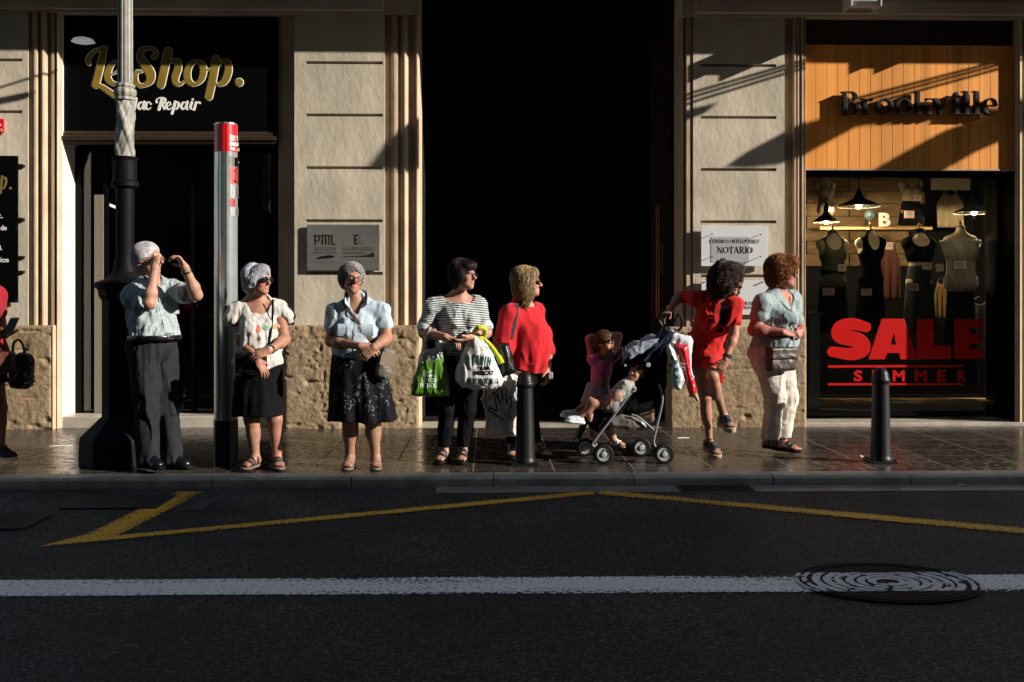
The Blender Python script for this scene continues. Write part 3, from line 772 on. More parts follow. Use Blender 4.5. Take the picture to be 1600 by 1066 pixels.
# ------------------------------------------------------------------ left shop front
SY = WY + .10
ls = thing('shop_front', (FX(270), SY, PAVE_Z), 'black repair shop front with gold script lettering above dark glass doors', 'shop front')
xl, xr = jx0 + .013, FX(430)
MB().box(xl, xr, SY, SY + .10, FZ(205), TOPZ).out('sign_panel', M['black'], ls)
t_ = MB(); t_.prism([(SY - .03, FZ(224)), (SY - .03, FZ(221)), (SY - .05, FZ(219)), (SY - .05, FZ(214)), (SY - .02, FZ(212)), (SY - .02, FZ(208)), (SY - .001, FZ(205)), (SY + .10, FZ(205.2)), (SY + .10, FZ(224))], 'x', xl, xr)
t_.out('transom', M['dark_wood'], ls)
DY = SY + .30
MB().box(xl, xr, DY + .01, DY + .015, FZ(655), FZ(224)).out('glass', M['glass_dark'], ls)
f = MB()
for a, b2 in ((119, 128), (163, 169), (300, 305), (424, 436)): f.box(FX(a, DY), FX(b2, DY), DY - .03, DY + .04, FZ(655), FZ(224))
f.box(xl, xr, DY - .031, DY + .041, FZ(655) - .02, FZ(648)); f.out('door_frame', M['black'], ls)
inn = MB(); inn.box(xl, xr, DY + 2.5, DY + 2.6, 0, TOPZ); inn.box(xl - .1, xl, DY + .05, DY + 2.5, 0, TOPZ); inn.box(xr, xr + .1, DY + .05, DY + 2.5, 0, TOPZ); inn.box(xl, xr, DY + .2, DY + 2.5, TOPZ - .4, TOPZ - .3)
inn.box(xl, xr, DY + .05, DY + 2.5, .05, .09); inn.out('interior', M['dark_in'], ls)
MB().box(FX(150, DY), FX(164, DY), DY - .045, DY - .032, FZ(650), FZ(300)).out('door_post', mat('door_post_stone', (.16, .14, .105), .7), ls)
st = MB(); st.box(xl - .25, xr + .2, WY + .06, DY + .05, .02, PAVE_Z + .11); st.out('threshold', M['marble'], ls, bevel=.01)
Z = 5.714
LESHOP = [('s', [(112, 230, 30), (100, 190, 40), (125, 150, 38), (170, 110, 30), (235, 92, 24)]), ('s', [(245, 95, 52), (215, 230, 64), (168, 415, 66)]),
 ('s', [(150, 422, 26), (215, 432, 44), (290, 480, 50), (350, 515, 46), (430, 500, 20)]),
 ('s', [(345, 205, 22), (290, 270, 54), (275, 350, 60), (320, 405, 44), (400, 400, 22), (440, 360, 14)]), ('s', [(345, 205, 22), (390, 240, 30), (375, 290, 24), (310, 325, 12)]),
 ('s', [(690, 165, 44), (712, 130, 34), (680, 95, 30), (625, 88, 30), (575, 115, 50), (568, 170, 66), (610, 240, 76), (655, 310, 82), (655, 375, 68), (605, 420, 34), (545, 415, 42), (520, 360, 52), (535, 305, 36), (580, 297, 22)]),
 ('s', [(818, 118, 72), (785, 260, 72), (750, 415, 72)]), ('s', [(790, 270, 14), (845, 208, 26), (895, 210, 56), (905, 265, 66), (880, 345, 64), (888, 402, 50), (930, 408, 26), (975, 370, 12)]),
 ('s', [(1065, 205, 26), (1010, 245, 50), (985, 320, 64), (1005, 390, 56), (1060, 412, 30), (1112, 365, 54), (1130, 290, 60), (1120, 230, 46), (1065, 205, 26)]), ('s', [(1112, 262, 34), (1150, 285, 18), (1205, 268, 12)]),
 ('s', [(1245, 190, 68), (1215, 350, 70), (1178, 520, 70)]), ('s', [(1265, 250, 14), (1305, 205, 26), (1348, 222, 56), (1352, 300, 66), (1318, 385, 60), (1262, 415, 28), (1215, 385, 12)]), ('s', [(1449, 395, 72), (1451, 395, 72)])]
sh = conv(LESHOP, 120, 60, Z, SY)
letters('gold_lettering', sh, SY - .0035, .002, M['gold'], ls)
letters('white_outline', sh, SY - .001, .0022, M['white_v'], ls, grow=.0055)
def sub(dx, pts): return [('s', [(x + dx, y, w_) for x, y, w_ in p]) for p in pts]
A_ = [[(594, 572, 10), (560, 578, 20), (546, 612, 24), (562, 634, 16), (590, 605, 12)], [(602, 568, 22), (590, 620, 24), (604, 638, 12)]]
MACR = [('s', [(440, 640, 22), (450, 555, 22), (478, 620, 18), (512, 555, 22)]), ('s', [(530, 538, 24), (512, 636, 26)])] + sub(0, A_) + \
 [('s', [(660, 588, 18), (648, 570, 10), (622, 582, 24), (614, 614, 26), (635, 636, 14), (662, 620, 8)]),
  ('s', [(757, 545, 24), (733, 636, 28)]), ('s', [(712, 572, 20), (712, 548, 12), (748, 532, 14), (786, 545, 24), (776, 578, 22), (748, 592, 10)]), ('s', [(752, 592, 12), (772, 608, 22), (778, 630, 18), (790, 634, 8)]),
  ('s', [(805, 612, 8), (836, 592, 12), (828, 570, 12), (803, 584, 22), (798, 616, 24), (820, 636, 14), (848, 618, 8)]),
  ('s', [(878, 568, 26), (850, 672, 26)]), ('s', [(880, 582, 8), (902, 570, 14), (908, 600, 24), (888, 634, 14), (864, 630, 8)])] + sub(385, A_) + \
 [('s', [(1033, 547, 22), (1034, 547, 22)]), ('s', [(1026, 572, 24), (1012, 618, 24), (1030, 636, 10)]), ('s', [(1064, 572, 22), (1046, 636, 26)]), ('s', [(1062, 596, 8), (1084, 570, 12), (1098, 578, 22)])]
letters('white_lettering', conv(MACR, 120, 60, Z, SY), SY - .001, .003, M['white_v'], ls, h=.003)
M['soft_light'] = mat('lamp_diffuser', (.7, .75, .72), .5, emit=((.75, .85, .8), .12))
# glowing tube for a fluorescent reflection in the shop glass, and a spot lamp under the panel top
a = P(165, 317.5, DY + .9); b_ = P(183, 325, DY + .9)
MB().tube([a, b_], .014, 8).out('tube_reflection', mat('tube_reflection_glow', (.8, .9, .9), .5, emit=((.75, .92, .9), 3)), label='small slanted fluorescent reflection built as a glowing tube behind the dark shop glass', cat='light')
c = P(130, 66, SY - .06)
MB().lathe([(.0, .05), (.03, .048), (.09, .03), (.112, .0), (.10, -.001), (.06, -.012), (.0, -.016)][::-1], c, 24).out('spot_lamp', M['soft_light'], label='small half round lamp on the black panel above the gold L', cat='light')
# cardboard box behind the glass
bx_ = P(288, 588, DY + .12); bx2 = P(336, 624, DY + .12)
cb = thing('cardboard_box', (float(bx_[0] + bx2[0]) / 2, DY + .2, bx2[2]), 'brown cardboard box with handling symbols low behind the dark shop door', 'box')
M['card'] = mat('cardboard', (.28, .20, .12), .8, var=(12, .85, 1.1))
MB().box(bx_[0], bx2[0], DY + .12, DY + .4, bx2[2], bx_[2]).out('box_body', M['card'], cb, bevel=.004)
for i, s in enumerate(('II', 'T', 'U')):
    x0 = 303 + i * 12
    text_px('handling_symbol', s, x0, 592, x0 + 6, 604, DY + .119, M['ink'], cb, thick=.002)
MB().box(P(290, 608, DY)[0], P(299, 600, DY)[0], DY + .116, DY + .119, P(0, 618, DY + .12)[2], P(0, 607, DY + .12)[2]).out('red_sticker', M['red_gloss'], cb)
MB().box(FX(285, DY + .1), FX(340, DY + .1), DY + .1, DY + .5, .09, bx2[2] - .003).out('low_cabinet', M['dark_wood'], label='low dark cabinet under the cardboard box inside the left shop', cat='cabinet')

# ------------------------------------------------------------------ right shop front
BY = WY + .055
rs = thing('shop_front', (FX(1425), BY, PAVE_Z), 'clothes shop front with orange wooden fascia, dark raised lettering and wide display window', 'shop front')
def wood(m, N, L, b, mp, src, prev):
    sx = N.new('ShaderNodeSeparateXYZ'); L.new(mp.outputs[0], sx.inputs[0])
    pl = node_math(N, L, 'FLOOR', node_math(N, L, 'DIVIDE', sx.outputs[0], .1083))
    wn = N.new('ShaderNodeTexWhiteNoise'); wn.noise_dimensions = '1D'; L.new(pl, wn.inputs['W'])
    mp2 = N.new('ShaderNodeMapping'); mp2.inputs['Scale'].default_value = (26, 5, 1.0); L.new(mp.outputs[0], mp2.inputs[0])
    cb_ = N.new('ShaderNodeCombineXYZ'); L.new(node_math(N, L, 'MULTIPLY', pl, 3.7), cb_.inputs[2]); ad = N.new('ShaderNodeVectorMath'); L.new(mp2.outputs[0], ad.inputs[0]); L.new(cb_.outputs[0], ad.inputs[1])
    n = N.new('ShaderNodeTexNoise'); n.inputs['Scale'].default_value = 1.6; n.inputs['Detail'].default_value = 7; n.inputs['Distortion'].default_value = .6; L.new(ad.outputs[0], n.inputs['Vector'])
    c = mixc(N, L, n.outputs[0], (.66, .225, .032), (.92, .41, .09)); s = N.new('ShaderNodeVectorMath'); s.operation = 'SCALE'; L.new(c, s.inputs[0])
    L.new(node_math(N, L, 'MULTIPLY_ADD', wn.outputs[0], .35, .8), s.inputs['Scale']); L.new(s.outputs[0], b.inputs['Base Color'])
M['wood'] = mat('orange_wood', (.6, .3, .1), .55, extra=wood, spec=.3)
wx0, wx1 = FX(1260.3), FX(1589.5); pw = (wx1 - wx0) / 19.2
fa = MB(); i = 0; x = wx0
while x < wx1 - .01:
    e = min(x + pw, wx1); fa.prism([(x + .0025, BY), (e - .0025, BY), (e - .001, BY + .004), (e, BY + .03), (x, BY + .03), (x + .001, BY + .004)], 'z', FZ(261), FZ(65)); x = e
fa.out('wood_fascia', M['wood'], rs, origin=None)
MB().box(wx0, wx1, BY + .031, BY + .06, FZ(262), TOPZ).out('fascia_backing', M['dark_wood'], rs)
MB().box(wx0, wx1, BY - .004, BY + .03, FZ(263.4), FZ(261.2)).out('fascia_edge', M['moulding'], rs)
BL = [('p', [(180, 84), (212, 84), (212, 270), (180, 270)]), ('s', [(165, 85, 7), (248, 85, 8), (272, 98, 20), (283, 125, 34), (268, 155, 18), (240, 168, 8), (205, 168, 7)]), ('s', [(245, 168, 8), (285, 185, 26), (300, 220, 38), (284, 256, 20), (248, 268, 8), (165, 268, 7)]),
 ('p', [(345, 140), (376, 140), (376, 270), (345, 270)]), ('s', [(328, 268, 7), (395, 268, 7)]), ('s', [(326, 141, 7), (350, 141, 7)]), ('s', [(375, 172, 8), (395, 145, 14), (418, 148, 24)]),
 ('s', [(525, 138, 7), (482, 165, 24), (470, 205, 32), (482, 245, 24), (525, 273, 7), (568, 245, 24), (580, 205, 32), (568, 165, 24), (525, 138, 7)]),
 ('s', [(682, 138, 7), (639, 165, 24), (627, 205, 32), (639, 245, 24), (682, 273, 7), (725, 245, 24), (737, 205, 32), (725, 165, 24), (682, 138, 7)]),
 ('p', [(784, 78), (816, 78), (816, 270), (784, 270)]), ('s', [(766, 80, 7), (790, 80, 7)]), ('s', [(766, 268, 7), (834, 268, 7)]), ('s', [(818, 215, 8), (885, 142, 8)]), ('s', [(862, 141, 7), (908, 141, 7)]), ('p', [(838, 192), (858, 172), (915, 268), (880, 268)]), ('s', [(866, 268, 7), (928, 268, 7)]),
 ('p', [(928, 141), (962, 141), (1000, 236), (988, 272), (978, 268)]), ('s', [(990, 262, 8), (1042, 142, 8)]), ('s', [(915, 141, 7), (978, 141, 7)]), ('s', [(1018, 141, 7), (1068, 141, 7)]),
 ('p', [(1104, 140), (1134, 140), (1134, 270), (1104, 270)]), ('s', [(1085, 141, 7), (1110, 141, 7)]), ('s', [(1085, 268, 7), (1152, 268, 7)]), ('s', [(1117, 100, 34), (1119, 100, 34)]),
 ('p', [(1188, 78), (1220, 78), (1220, 270), (1188, 270)]), ('s', [(1168, 80, 7), (1194, 80, 7)]), ('s', [(1168, 268, 7), (1240, 268, 7)]),
 ('p', [(1272, 78), (1304, 78), (1304, 270), (1272, 270)]), ('s', [(1252, 80, 7), (1278, 80, 7)]), ('s', [(1252, 268, 7), (1324, 268, 7)]),
 ('s', [(1352, 197, 8), (1448, 197, 8)]), ('s', [(1446, 192, 26), (1434, 155, 18), (1400, 138, 8), (1362, 162, 26), (1349, 205, 32), (1362, 250, 24), (1408, 273, 10), (1452, 246, 7)])]
M['iron_letter'] = mat('dark_iron_letter', (.009, .009, .008), .45, metal=0, spec=.3, bump=(60, .3, .003), var=(20, .6, 1.6))
letters('raised_lettering', conv(BL, 1280, 130, 5.333, BY), BY - .020, .055, M['iron_letter'], rs, h=.0035)
# window frame, sill and glass
GY = WY + .34
fr = MB(); fr.box(wx0, FX(1264), GY - .03, GY + .03, FZ(655), FZ(262)); fr.box(FX(1584), wx1, GY - .03, GY + .03, FZ(655), FZ(262)); fr.box(wx0, wx1, GY - .031, GY + .031, FZ(657), FZ(650)); fr.box(wx0, wx1, GY - .031, GY + .031, FZ(270), FZ(262) + .02)
fr.box(wx0 - .02, wx0, BY, GY + .3, 0, FZ(262)); fr.box(wx1, wx1 + .02, BY, GY + .3, 0, FZ(262)); fr.out('window_frame', M['black'], rs)
MB().box(wx0 - .02, wx1 + .3, WY - .015, GY + .2, .03, FZ(662)).out('window_sill', M['marble'], rs, bevel=.008)
MB().box(wx0, wx1, GY, GY + .006, FZ(651), FZ(270)).out('glass', M['glass'], rs)
SA = [('s', [(430, 196, 62), (345, 178, 74), (275, 200, 84), (275, 248, 88), (380, 275, 94), (410, 322, 92), (345, 356, 76), (228, 342, 62)])]
SAL = SA + [('p', [(522, 146), (658, 146), (737, 388), (635, 388), (626, 350), (556, 350), (540, 388), (443, 388)]), ('-', [(594, 228), (608, 300), (575, 300)]),
 ]
LE = [('p', [(733, 147), (833, 147), (833, 305), (935, 308), (935, 385), (733, 385)]), ('p', [(955, 147), (1130, 147), (1130, 206), (1050, 206), (1050, 236), (1120, 236), (1120, 296), (1050, 296), (1050, 325), (1135, 325), (1135, 383), (955, 383)])]
M['red_v'] = mat('red_vinyl', (.52, .009, .008), .5, spec=.1)
Zs = 3.808
so = letters('window_sticker', conv(SAL, 1240, 460, Zs, GY), GY - .001, .002, M['red_v'], rs, h=.004)
letters('window_sticker', conv(LE, 1240, 460, Zs, GY), GY - .001, .002, M['red_v'], rs, h=.004)
bars = [('p', [(202, 423), (1010, 420), (1010, 433), (202, 438)]), ('p', [(202, 529), (1010, 528), (1010, 540), (202, 543)])]
letters('window_sticker', conv(bars, 1240, 460, Zs, GY), GY - .001, .002, M['red_v'], rs, h=.004)
for ch, cx_ in zip("SUMMER", (383, 492, 625, 757, 880, 1000)):
    w_ = 30 if ch != 'M' else 42
    text_px('window_sticker', ch, 1240 + (cx_ - w_ * .85) / Zs, 460 + 452 / Zs, 1240 + (cx_ + w_ * .85) / Zs, 460 + 518 / Zs, GY - .001, M['red_v'], rs, bold=.035, thick=.002)

# shop interior
IY = GY + .15
M['int_wood'] = mat('interior_planks', (.30, .19, .09), .7, bump=(20, .3, .01), var=(5, .6, 1.2), aniso=(1, 1, 5))
M['cream'] = mat('mannequin_cream', (.62, .52, .36), .5, var=(5, .92, 1.05))
itr = MB(); BK = GY + 1.6
itr.box(wx0 - .5, wx1 + .5, BK, BK + .1, 0, TOPZ); itr.box(wx0 - .6, wx0 - .5, GY + .4, BK, 0, TOPZ); itr.box(wx1 + .5, wx1 + .6, GY + .4, BK, 0, TOPZ); itr.box(wx0 - .5, wx1 + .5, GY + .31, BK, FZ(262) + .3, FZ(262) + .4)
itr.box(wx0 - .5, wx1 + .5, GY + .31, BK, .05, .1); itr.out('interior', M['dark_in'], rs)
pb = MB()
for i in range(9):
    z0 = 1.75 + i * .15; 
    for j in range(3):
        xa = wx0 - .3 + j * .72 + (i % 2) * .2; pb.box(xa, xa + .70, BK - .03, BK - .002, z0, z0 + .142)
pb.out('back_planks', M['int_wood'], rs)
def ibox(name, x0, y0, x1, y1, Y, dep, m, label, cat, group=None, bevel=.002):
    a, b = P(x0, y0, Y), P(x1, y1, Y)
    return MB().box(a[0], b[0], Y, Y + dep, b[2], a[2]).out(name, m, label=label, cat=cat, group=group, bevel=bevel)
M['shelf_wood'] = mat('shelf_wood', (.42, .27, .11), .6, bump=(20, .2, .005), var=(4, .75, 1.15), aniso=(1, 1, 6))
ibox('wall_shelf', 1281, 354.5, 1457, 359, GY + .9, .3, M['shelf_wood'], 'thin wooden shelf holding the white letter and the globe in the shop', 'shelf')
ibox('display_board', 1281, 627.5, 1566, 632, GY + .12, .35, M['shelf_wood'], 'long low wooden display board at the bottom of the shop window', 'shelf')
dn = MB(); a, b_ = P(1553, 604, GY + .2), P(1573, 647, GY + .2)
dn.prism([(a[0], a[2]), (b_[0], a[2]), (b_[0], b_[2]), (b_[0] - .03, b_[2]), (b_[0] - .055, b_[2] + .06), (a[0] + .02, b_[2] + .01), (a[0], b_[2] + .02)], 'y', GY + .1, GY + .118)
dn.out('wooden_stand', M['shelf_wood'], label='upright wooden board standing at the right end of the shop window', cat='stand')
ibox('folded_card', 1395, 627.2, 1442, 630.2, GY + .06, .05, M['white_v'], 'flat pale card lying on the low display board in the window', 'card')
ibox('wall_poster', 1455, 273, 1516, 297, GY + .9, .01, mat('poster_cream', (.5, .45, .34), .8), 'pale blank poster high on the shop wall between the lamps', 'poster')
ped = thing('reflected_pedestal', P(1274, 650, GY + .1), 'pale grey pedestal reflection built as a solid capped column just inside the window, beside the pier', 'pedestal')  # solid column placed where the window glass shows a reflection
M['ped'] = mat('pedestal_grey', (.22, .26, .26), .6, var=(6, .7, 1.2))
a, b_ = P(1263, 491, GY + .05), P(1281, 650, GY + .05); MB().box(a[0], b_[0], GY + .05, GY + .25, b_[2], a[2]).out('column', M['ped'], ped, bevel=.004)
a, b_ = P(1262, 488, GY + .04), P(1287, 491, GY + .04); MB().box(a[0], b_[0], GY + .03, GY + .28, b_[2] + .001, a[2]).out('cap', M['ped'], ped, bevel=.004)
# globe
gl = thing('globe', P(1358, 354, GY + 1.0), 'small blue globe standing on the shelf left of the white letter', 'globe')
gc = P(1359, 336, GY + 1.0); MB().lathe([(.062 * math.cos(t), .062 * math.sin(t)) for t in np.linspace(-1.5, 1.5, 12)], gc, 20).out('ball', mat('globe_blue', (.08, .13, .15), .4, var=(12, .5, 2)), gl)
MB().tube([gc + np.array([.07 * math.sin(t), 0, .07 * math.cos(t)]) for t in np.linspace(.2, 3, 12)], .004, 6).out('arc', M['brass'], gl)
MB().lathe([(.04, 0), (.035, .01), (.008, .02), (.008, .05)], P(1359, 354, GY + 1.0), 16).out('foot', M['brass'], gl)
V_, F_ = None, None
text_px('letter_ornament', 'B', 1373, 333, 1390, 354.3, GY + .96, M['white_v'], None, thick=.03, bold=.03, label='white capital B ornament standing on the shop shelf', cat='letter')
# pendant lamps
M['enamel_w'] = mat('enamel_inside', (.8, .75, .62), .4)
M['enamel_b'] = mat('enamel_black', (.008, .008, .008), .2)
M['bulb'] = mat('bulb', (1, 1, 1), .5, emit=((1, .80, .48), 40))
for (px_, py_, wpx, lab) in ((1342, 323, 66, 'black enamel pendant lamp with lit bulb above the second mannequin'), (1522, 333, 62, 'black enamel pendant lamp with lit bulb at the right of the shop window'), (1291, 347, 40, 'smaller pendant lamp partly hidden at the left of the shop window')):
    Yl = GY + .62; c = P(px_, py_, Yl); r = wpx / 2 / FPX * Yl
    t = thing('pendant_lamp', c, lab, 'lamp', 'pendant lamps in the shop window')
    MB().lathe([(r, 0), (r, .006), (r * .9, .022), (r * .55, .06), (r * .3, .085), (r * .22, .11), (.03, .16), (.012, .2), (.004, .22), (.004, 1.0)], c, 32).out('lamp_shade', M['enamel_b'], t)
    MB().lathe([(.0, .05), (r * .5, .045), (r * .86, .016), (r * .97, -.002), (r * .99, -.002), (r * .99, .001)][::-1], c, 32).out('shade_lining', M['enamel_w'], t)
    MB().lathe([(.028 * math.cos(q_), .028 * math.sin(q_)) for q_ in np.linspace(-1.5, 1.5, 9)], c + np.array([0, 0, .004]), 16).out('bulb', M['bulb'], t)
    pl_ = bpy.data.lights.new('lamp_light', 'POINT'); pl_.energy = 14; pl_.color = (1, .74, .42); pl_.shadow_soft_size = .03; lo_ = link(bpy.data.objects.new('lamp_light', pl_)); lo_.parent = t; lo_.location = (0, 0, -.05)
# mannequins
M['c_olive'] = mat('olive_cloth', (.10, .11, .055), .9, bump=(60, .3, .003)); M['c_black'] = mat('black_cloth', (.0045, .0045, .005), .9, bump=(60, .3, .004), spec=.08)
M['c_white'] = mat('white_gauze', (.62, .58, .5), .9, bump=(30, .4, .006), aniso=(4, 4, .4)); M['c_beige'] = mat('beige_cloth', (.35, .28, .18), .9)
M['c_grn'] = mat('dark_green_cloth', (.03, .04, .03), .9)
def mannequin(px_, pyn, Y, wpx, topm, style, skirt, lab, yb=520):
    c = P(px_, pyn, Y); s = wpx / FPX * Y / .40      # c = top of neck
    t = thing('mannequin', c + np.array([0, 0, -1.35 * s]), lab, 'mannequin', 'dress forms in the shop window')
    def q(x, y, z): return c + s * np.array([x, y, z])
    body = U([Cap(q(0, 0, -.01), q(0, .0, -.09), .048 * s, .055 * s), Cap(q(-.13, .01, -.16), q(.13, .01, -.16), .055 * s), Cap(q(-.05, 0, -.11), q(-.13, .01, -.16), .04 * s, .05 * s), Cap(q(.05, 0, -.11), q(.13, .01, -.16), .04 * s, .05 * s),
              Ell(q(0, 0, -.26), (.155 * s, .10 * s, .17 * s)), Ell(q(-.07, -.06, -.28), (.06 * s, .055 * s, .06 * s)), Ell(q(.07, -.06, -.28), (.06 * s, .055 * s, .06 * s)), Ell(q(0, 0, -.46), (.12 * s, .09 * s, .16 * s)), Ell(q(0, .0, -.62), (.155 * s, .11 * s, .14 * s))], .05 * s)
    body = And(body, Half(q(0, 0, -.74), (0, 0, -1)), Half(q(0, 0, .0), (0, 0, 1)))
    sdf_mesh('torso', body, M['cream'], t, h=.009, it=1)
    MB().lathe([(.05 * s, -.004), (.052 * s, .008), (.03 * s, .016), (.012 * s, .02), (.012 * s, .03), (.018 * s, .045), (.012 * s, .07), (.0, .078)], c, 16).out('neck_cap', mat('cap_wood', (.28, .11, .03), .4), t)
    g = Off(body, .010 * s); cuts = [Half(q(0, 0, -.735), (0, 0, -1))]
    if style == 'v': g = Sub(g, Ell(q(0, -.08, -.13), (.085 * s, .2, .10 * s)), .01)
    if style == 'v': g = Sub(g, Ell(q(-.19, 0, -.18), (.075 * s, .3, .12 * s)), .01); g = Sub(g, Ell(q(.19, 0, -.18), (.075 * s, .3, .12 * s)), .01)
    if style == 'diag': g = Sub(g, Ell(q(.02, -.08, -.12), (.07 * s, .2, .13 * s)), .01); g = Sub(g, Ell(q(-.20, 0, -.18), (.08 * s, .3, .14 * s)), .01)
    if style == 'tube': g = And(g, Half(q(0, 0, -.17), (0, 0, 1))); g = Disp(Off(g, .02 * s), lambda X: .006 * np.sin(X[:, 0] * 150 + vnoise(X * 6) * 6))
    if style == 'crop': g = And(Sub(g, Ell(q(0, -.08, -.12), (.10 * s, .2, .08 * s)), .01), Half(q(0, 0, -.38), (0, 0, -1)))
    sdf_mesh('top', And(g, *cuts), topm, t, h=.008)
    if skirt is not None:
        z0 = q(0, 0, -.42 if style != 'tube' else -.50)[2]; z1 = P(px_, yb, Y)[2]
        def f(X, c=c, s=s, z0=z0, z1=z1):
            a = np.arctan2(X[:, 1] - c[1], X[:, 0] - c[0]); k = np.clip((z0 - X[:, 2]) / (z0 - z1), 0, 1)
            rx = (.12 + .07 * k ** .6) * s * (1 + .05 * k * np.sin(a * 9 + c[0] * 9)); ry = rx * .75
            d = (np.sqrt(((X[:, 0] - c[0]) / rx) ** 2 + ((X[:, 1] - c[1]) / ry) ** 2) - 1) * ry
            return np.maximum(np.maximum(d, X[:, 2] - z0), z1 - X[:, 2])
        sdf_mesh('skirt', Fn(f, [c[0], c[1], (z0 + z1) / 2], max(.3 * s, (z0 - z1) / 2 + .02)), skirt, t, h=.010)
    MB().tube([q(.05 * math.sin(a_) * 1.3, -.052 - .035 * (1 + math.cos(a_)) / 2, -.13 - .05 * math.cos(a_)) for a_ in np.linspace(-2.2, 2.2, 12)], .0022, 5).out('necklace', M['brass'], t)
    return t
MY = GY + .38
mannequin(1301, 361, MY, 53, M['c_olive'], 'v', M['c_black'], 'cream dress form in an olive top, first from the left in the front row')
mannequin(1360, 360, MY, 50, M['c_black'], 'diag', M['c_black'], 'cream dress form in a black top with a slanted strap, second in the front row')
mannequin(1436, 359, MY, 54, M['c_black'], 'crop', M['c_grn'], 'cream dress form in a cropped black top over a dark green skirt')
mannequin(1501, 355, MY, 56, M['c_white'], 'tube', M['c_black'], 'cream dress form in a strapless white gauze top at the right of the front row', 600)
mannequin(1290, 276, GY + 1.05, 34, M['c_beige'], 'v', None, 'dim tan dress form high at the left behind the lamp')
mannequin(1423, 271, GY + 1.05, 40, M['c_beige'], 'v', M['c_black'], 'dress form in a beige vest and black skirt standing on the upper shelf', 352)
# price cards
M['card_w'] = mat('price_card', (.72, .66, .58), .6)
def price(x0, y0, x1, y1, Y, border, lab, rot=0):
    a, b = P(x0, y0, Y), P(x1, y1, Y); c = (a + b) / 2; t = thing('price_card', c, lab, 'price card', 'price cards pinned on the clothes'); w2, h2 = (b[0] - a[0]) / 2, (a[2] - b[2]) / 2
    def R(x, z): return (c[0] + x * math.cos(rot) - z * math.sin(rot), c[2] + x * math.sin(rot) + z * math.cos(rot))
    MB().prism([R(-w2, -h2), R(w2, -h2), R(w2, h2), R(-w2, h2)], 'y', Y - .002, Y).out('border', M['red_gloss'] if border else M['black'], t)
    e = .006; MB().prism([R(-w2 + e, -h2 + e), R(w2 - e, -h2 + e), R(w2 - e, h2 - e), R(-w2 + e, h2 - e)], 'y', Y - .004, Y - .0021).out('card', M['card_w'], t)
    m = MB()
    for k in (.35, -.1): m.prism([R(-w2 * .5, h2 * k), R(w2 * .5, h2 * k), R(w2 * .5, h2 * (k + .12)), R(-w2 * .5, h2 * (k + .12))], 'y', Y - .005, Y - .0041)
    m.out('print', M['ink_grey'], t)
PY_ = MY - .17
for a in ((1284.5, 449.5, 1304.5, 462.5, 1, 'red edged price card low under the olive top mannequin'), (1344.5, 450.5, 1363, 463, 0, 'dark edged price card low on the slanted strap mannequin'), (1308, 412, 1323, 425, 0, 'small pale price card at the waist of the olive top mannequin'),
          (1417, 442, 1436.5, 456, 0, 'price card on the dark green skirt of the third mannequin'), (1440, 409, 1457, 422, 0, 'price card on the side of the cropped black top'), (1488, 406.5, 1511, 422, 0, 'black edged price card on the white gauze top'),
          (1461, 412, 1475, 425, 1, 'tilted red edged price card between the two right mannequins')):
    price(*a[:4], PY_, a[4], a[5], rot=.12 if 'tilted' in a[5] else 0)
for a in ((1425.5, 303, 1441, 315, 1, 'red edged price card at the waist of the upper beige vest'), (1412, 329, 1429, 341.5, 1, 'red edged price card on the upper black skirt'), (1291, 320, 1304, 332, 1, 'red edged price card on the dim tan dress form'), (1383, 378, 1396, 391, 1, 'red edged price card hanging between second and third mannequins'), (1544, 392, 1554, 408, 1, 'red edged price card on the hanging black dress')):
    price(*a[:4], GY + .8, a[4], a[5])
# hanging clothes at the right and stacked goods behind
def hang(px_, py_, Y, wpx, hpx, m, lab):
    c = P(px_, py_, Y); w_ = wpx / 2 / FPX * Y; h_ = hpx / FPX * Y; t = thing('hanging_garment', c - np.array([0, 0, h_]), lab, 'garment', 'garments hanging in the shop')
    n = 14; V = []; F = []
    for j in range(12):
        k = j / 11; 
        for i in range(n + 1):
            u = i / n * 2 - 1; ww = w_ * (.45 + .55 * min(1, k * 3)); V.append((c[0] + u * ww, Y + .03 * math.sin(u * 9 + k) * k, c[2] - h_ * k - (.04 * (1 - u * u) if k == 0 else 0)))
    for j in range(11):
        for i in range(n): a = j * (n + 1) + i; F.append((a, a + 1, a + n + 2, a + n + 1))
    o = mk('cloth', V, F, m, t, smooth=True); md = o.modifiers.new('solid', 'SOLIDIFY'); md.thickness = .012
    MB().tube([c + np.array([-w_ * .5, 0, 0]), c + np.array([0, 0, .05]), c + np.array([w_ * .5, 0, 0])], .004, 6).out('hanger', M['steel'], t)
hang(1560, 372, GY + .45, 30, 150, M['c_black'], 'black dress on a wire hanger at the right edge of the shop window')
hang(1484, 300, GY + 1.3, 44, 56, M['c_beige'], 'beige scarf hung on the back wall below the blank poster')
hang(1390, 380, GY + 1.1, 34, 90, mat('rust_cloth', (.10, .03, .02), .9), 'rust coloured cloth hanging behind, between second and third mannequins')
hang(1470, 440, GY + .9, 22, 60, mat('ochre_cloth', (.35, .22, .08), .8, var=(30, .4, 1.4)), 'ochre patterned cloth hanging behind, right of the third mannequin')
hang(1530, 470, GY + .7, 50, 90, mat('striped_dark', (.05, .05, .05), .9, var=(10, .2, 4), aniso=(.4, .4, 3)), 'dark cloth with pale bands hanging right of the word on the window')

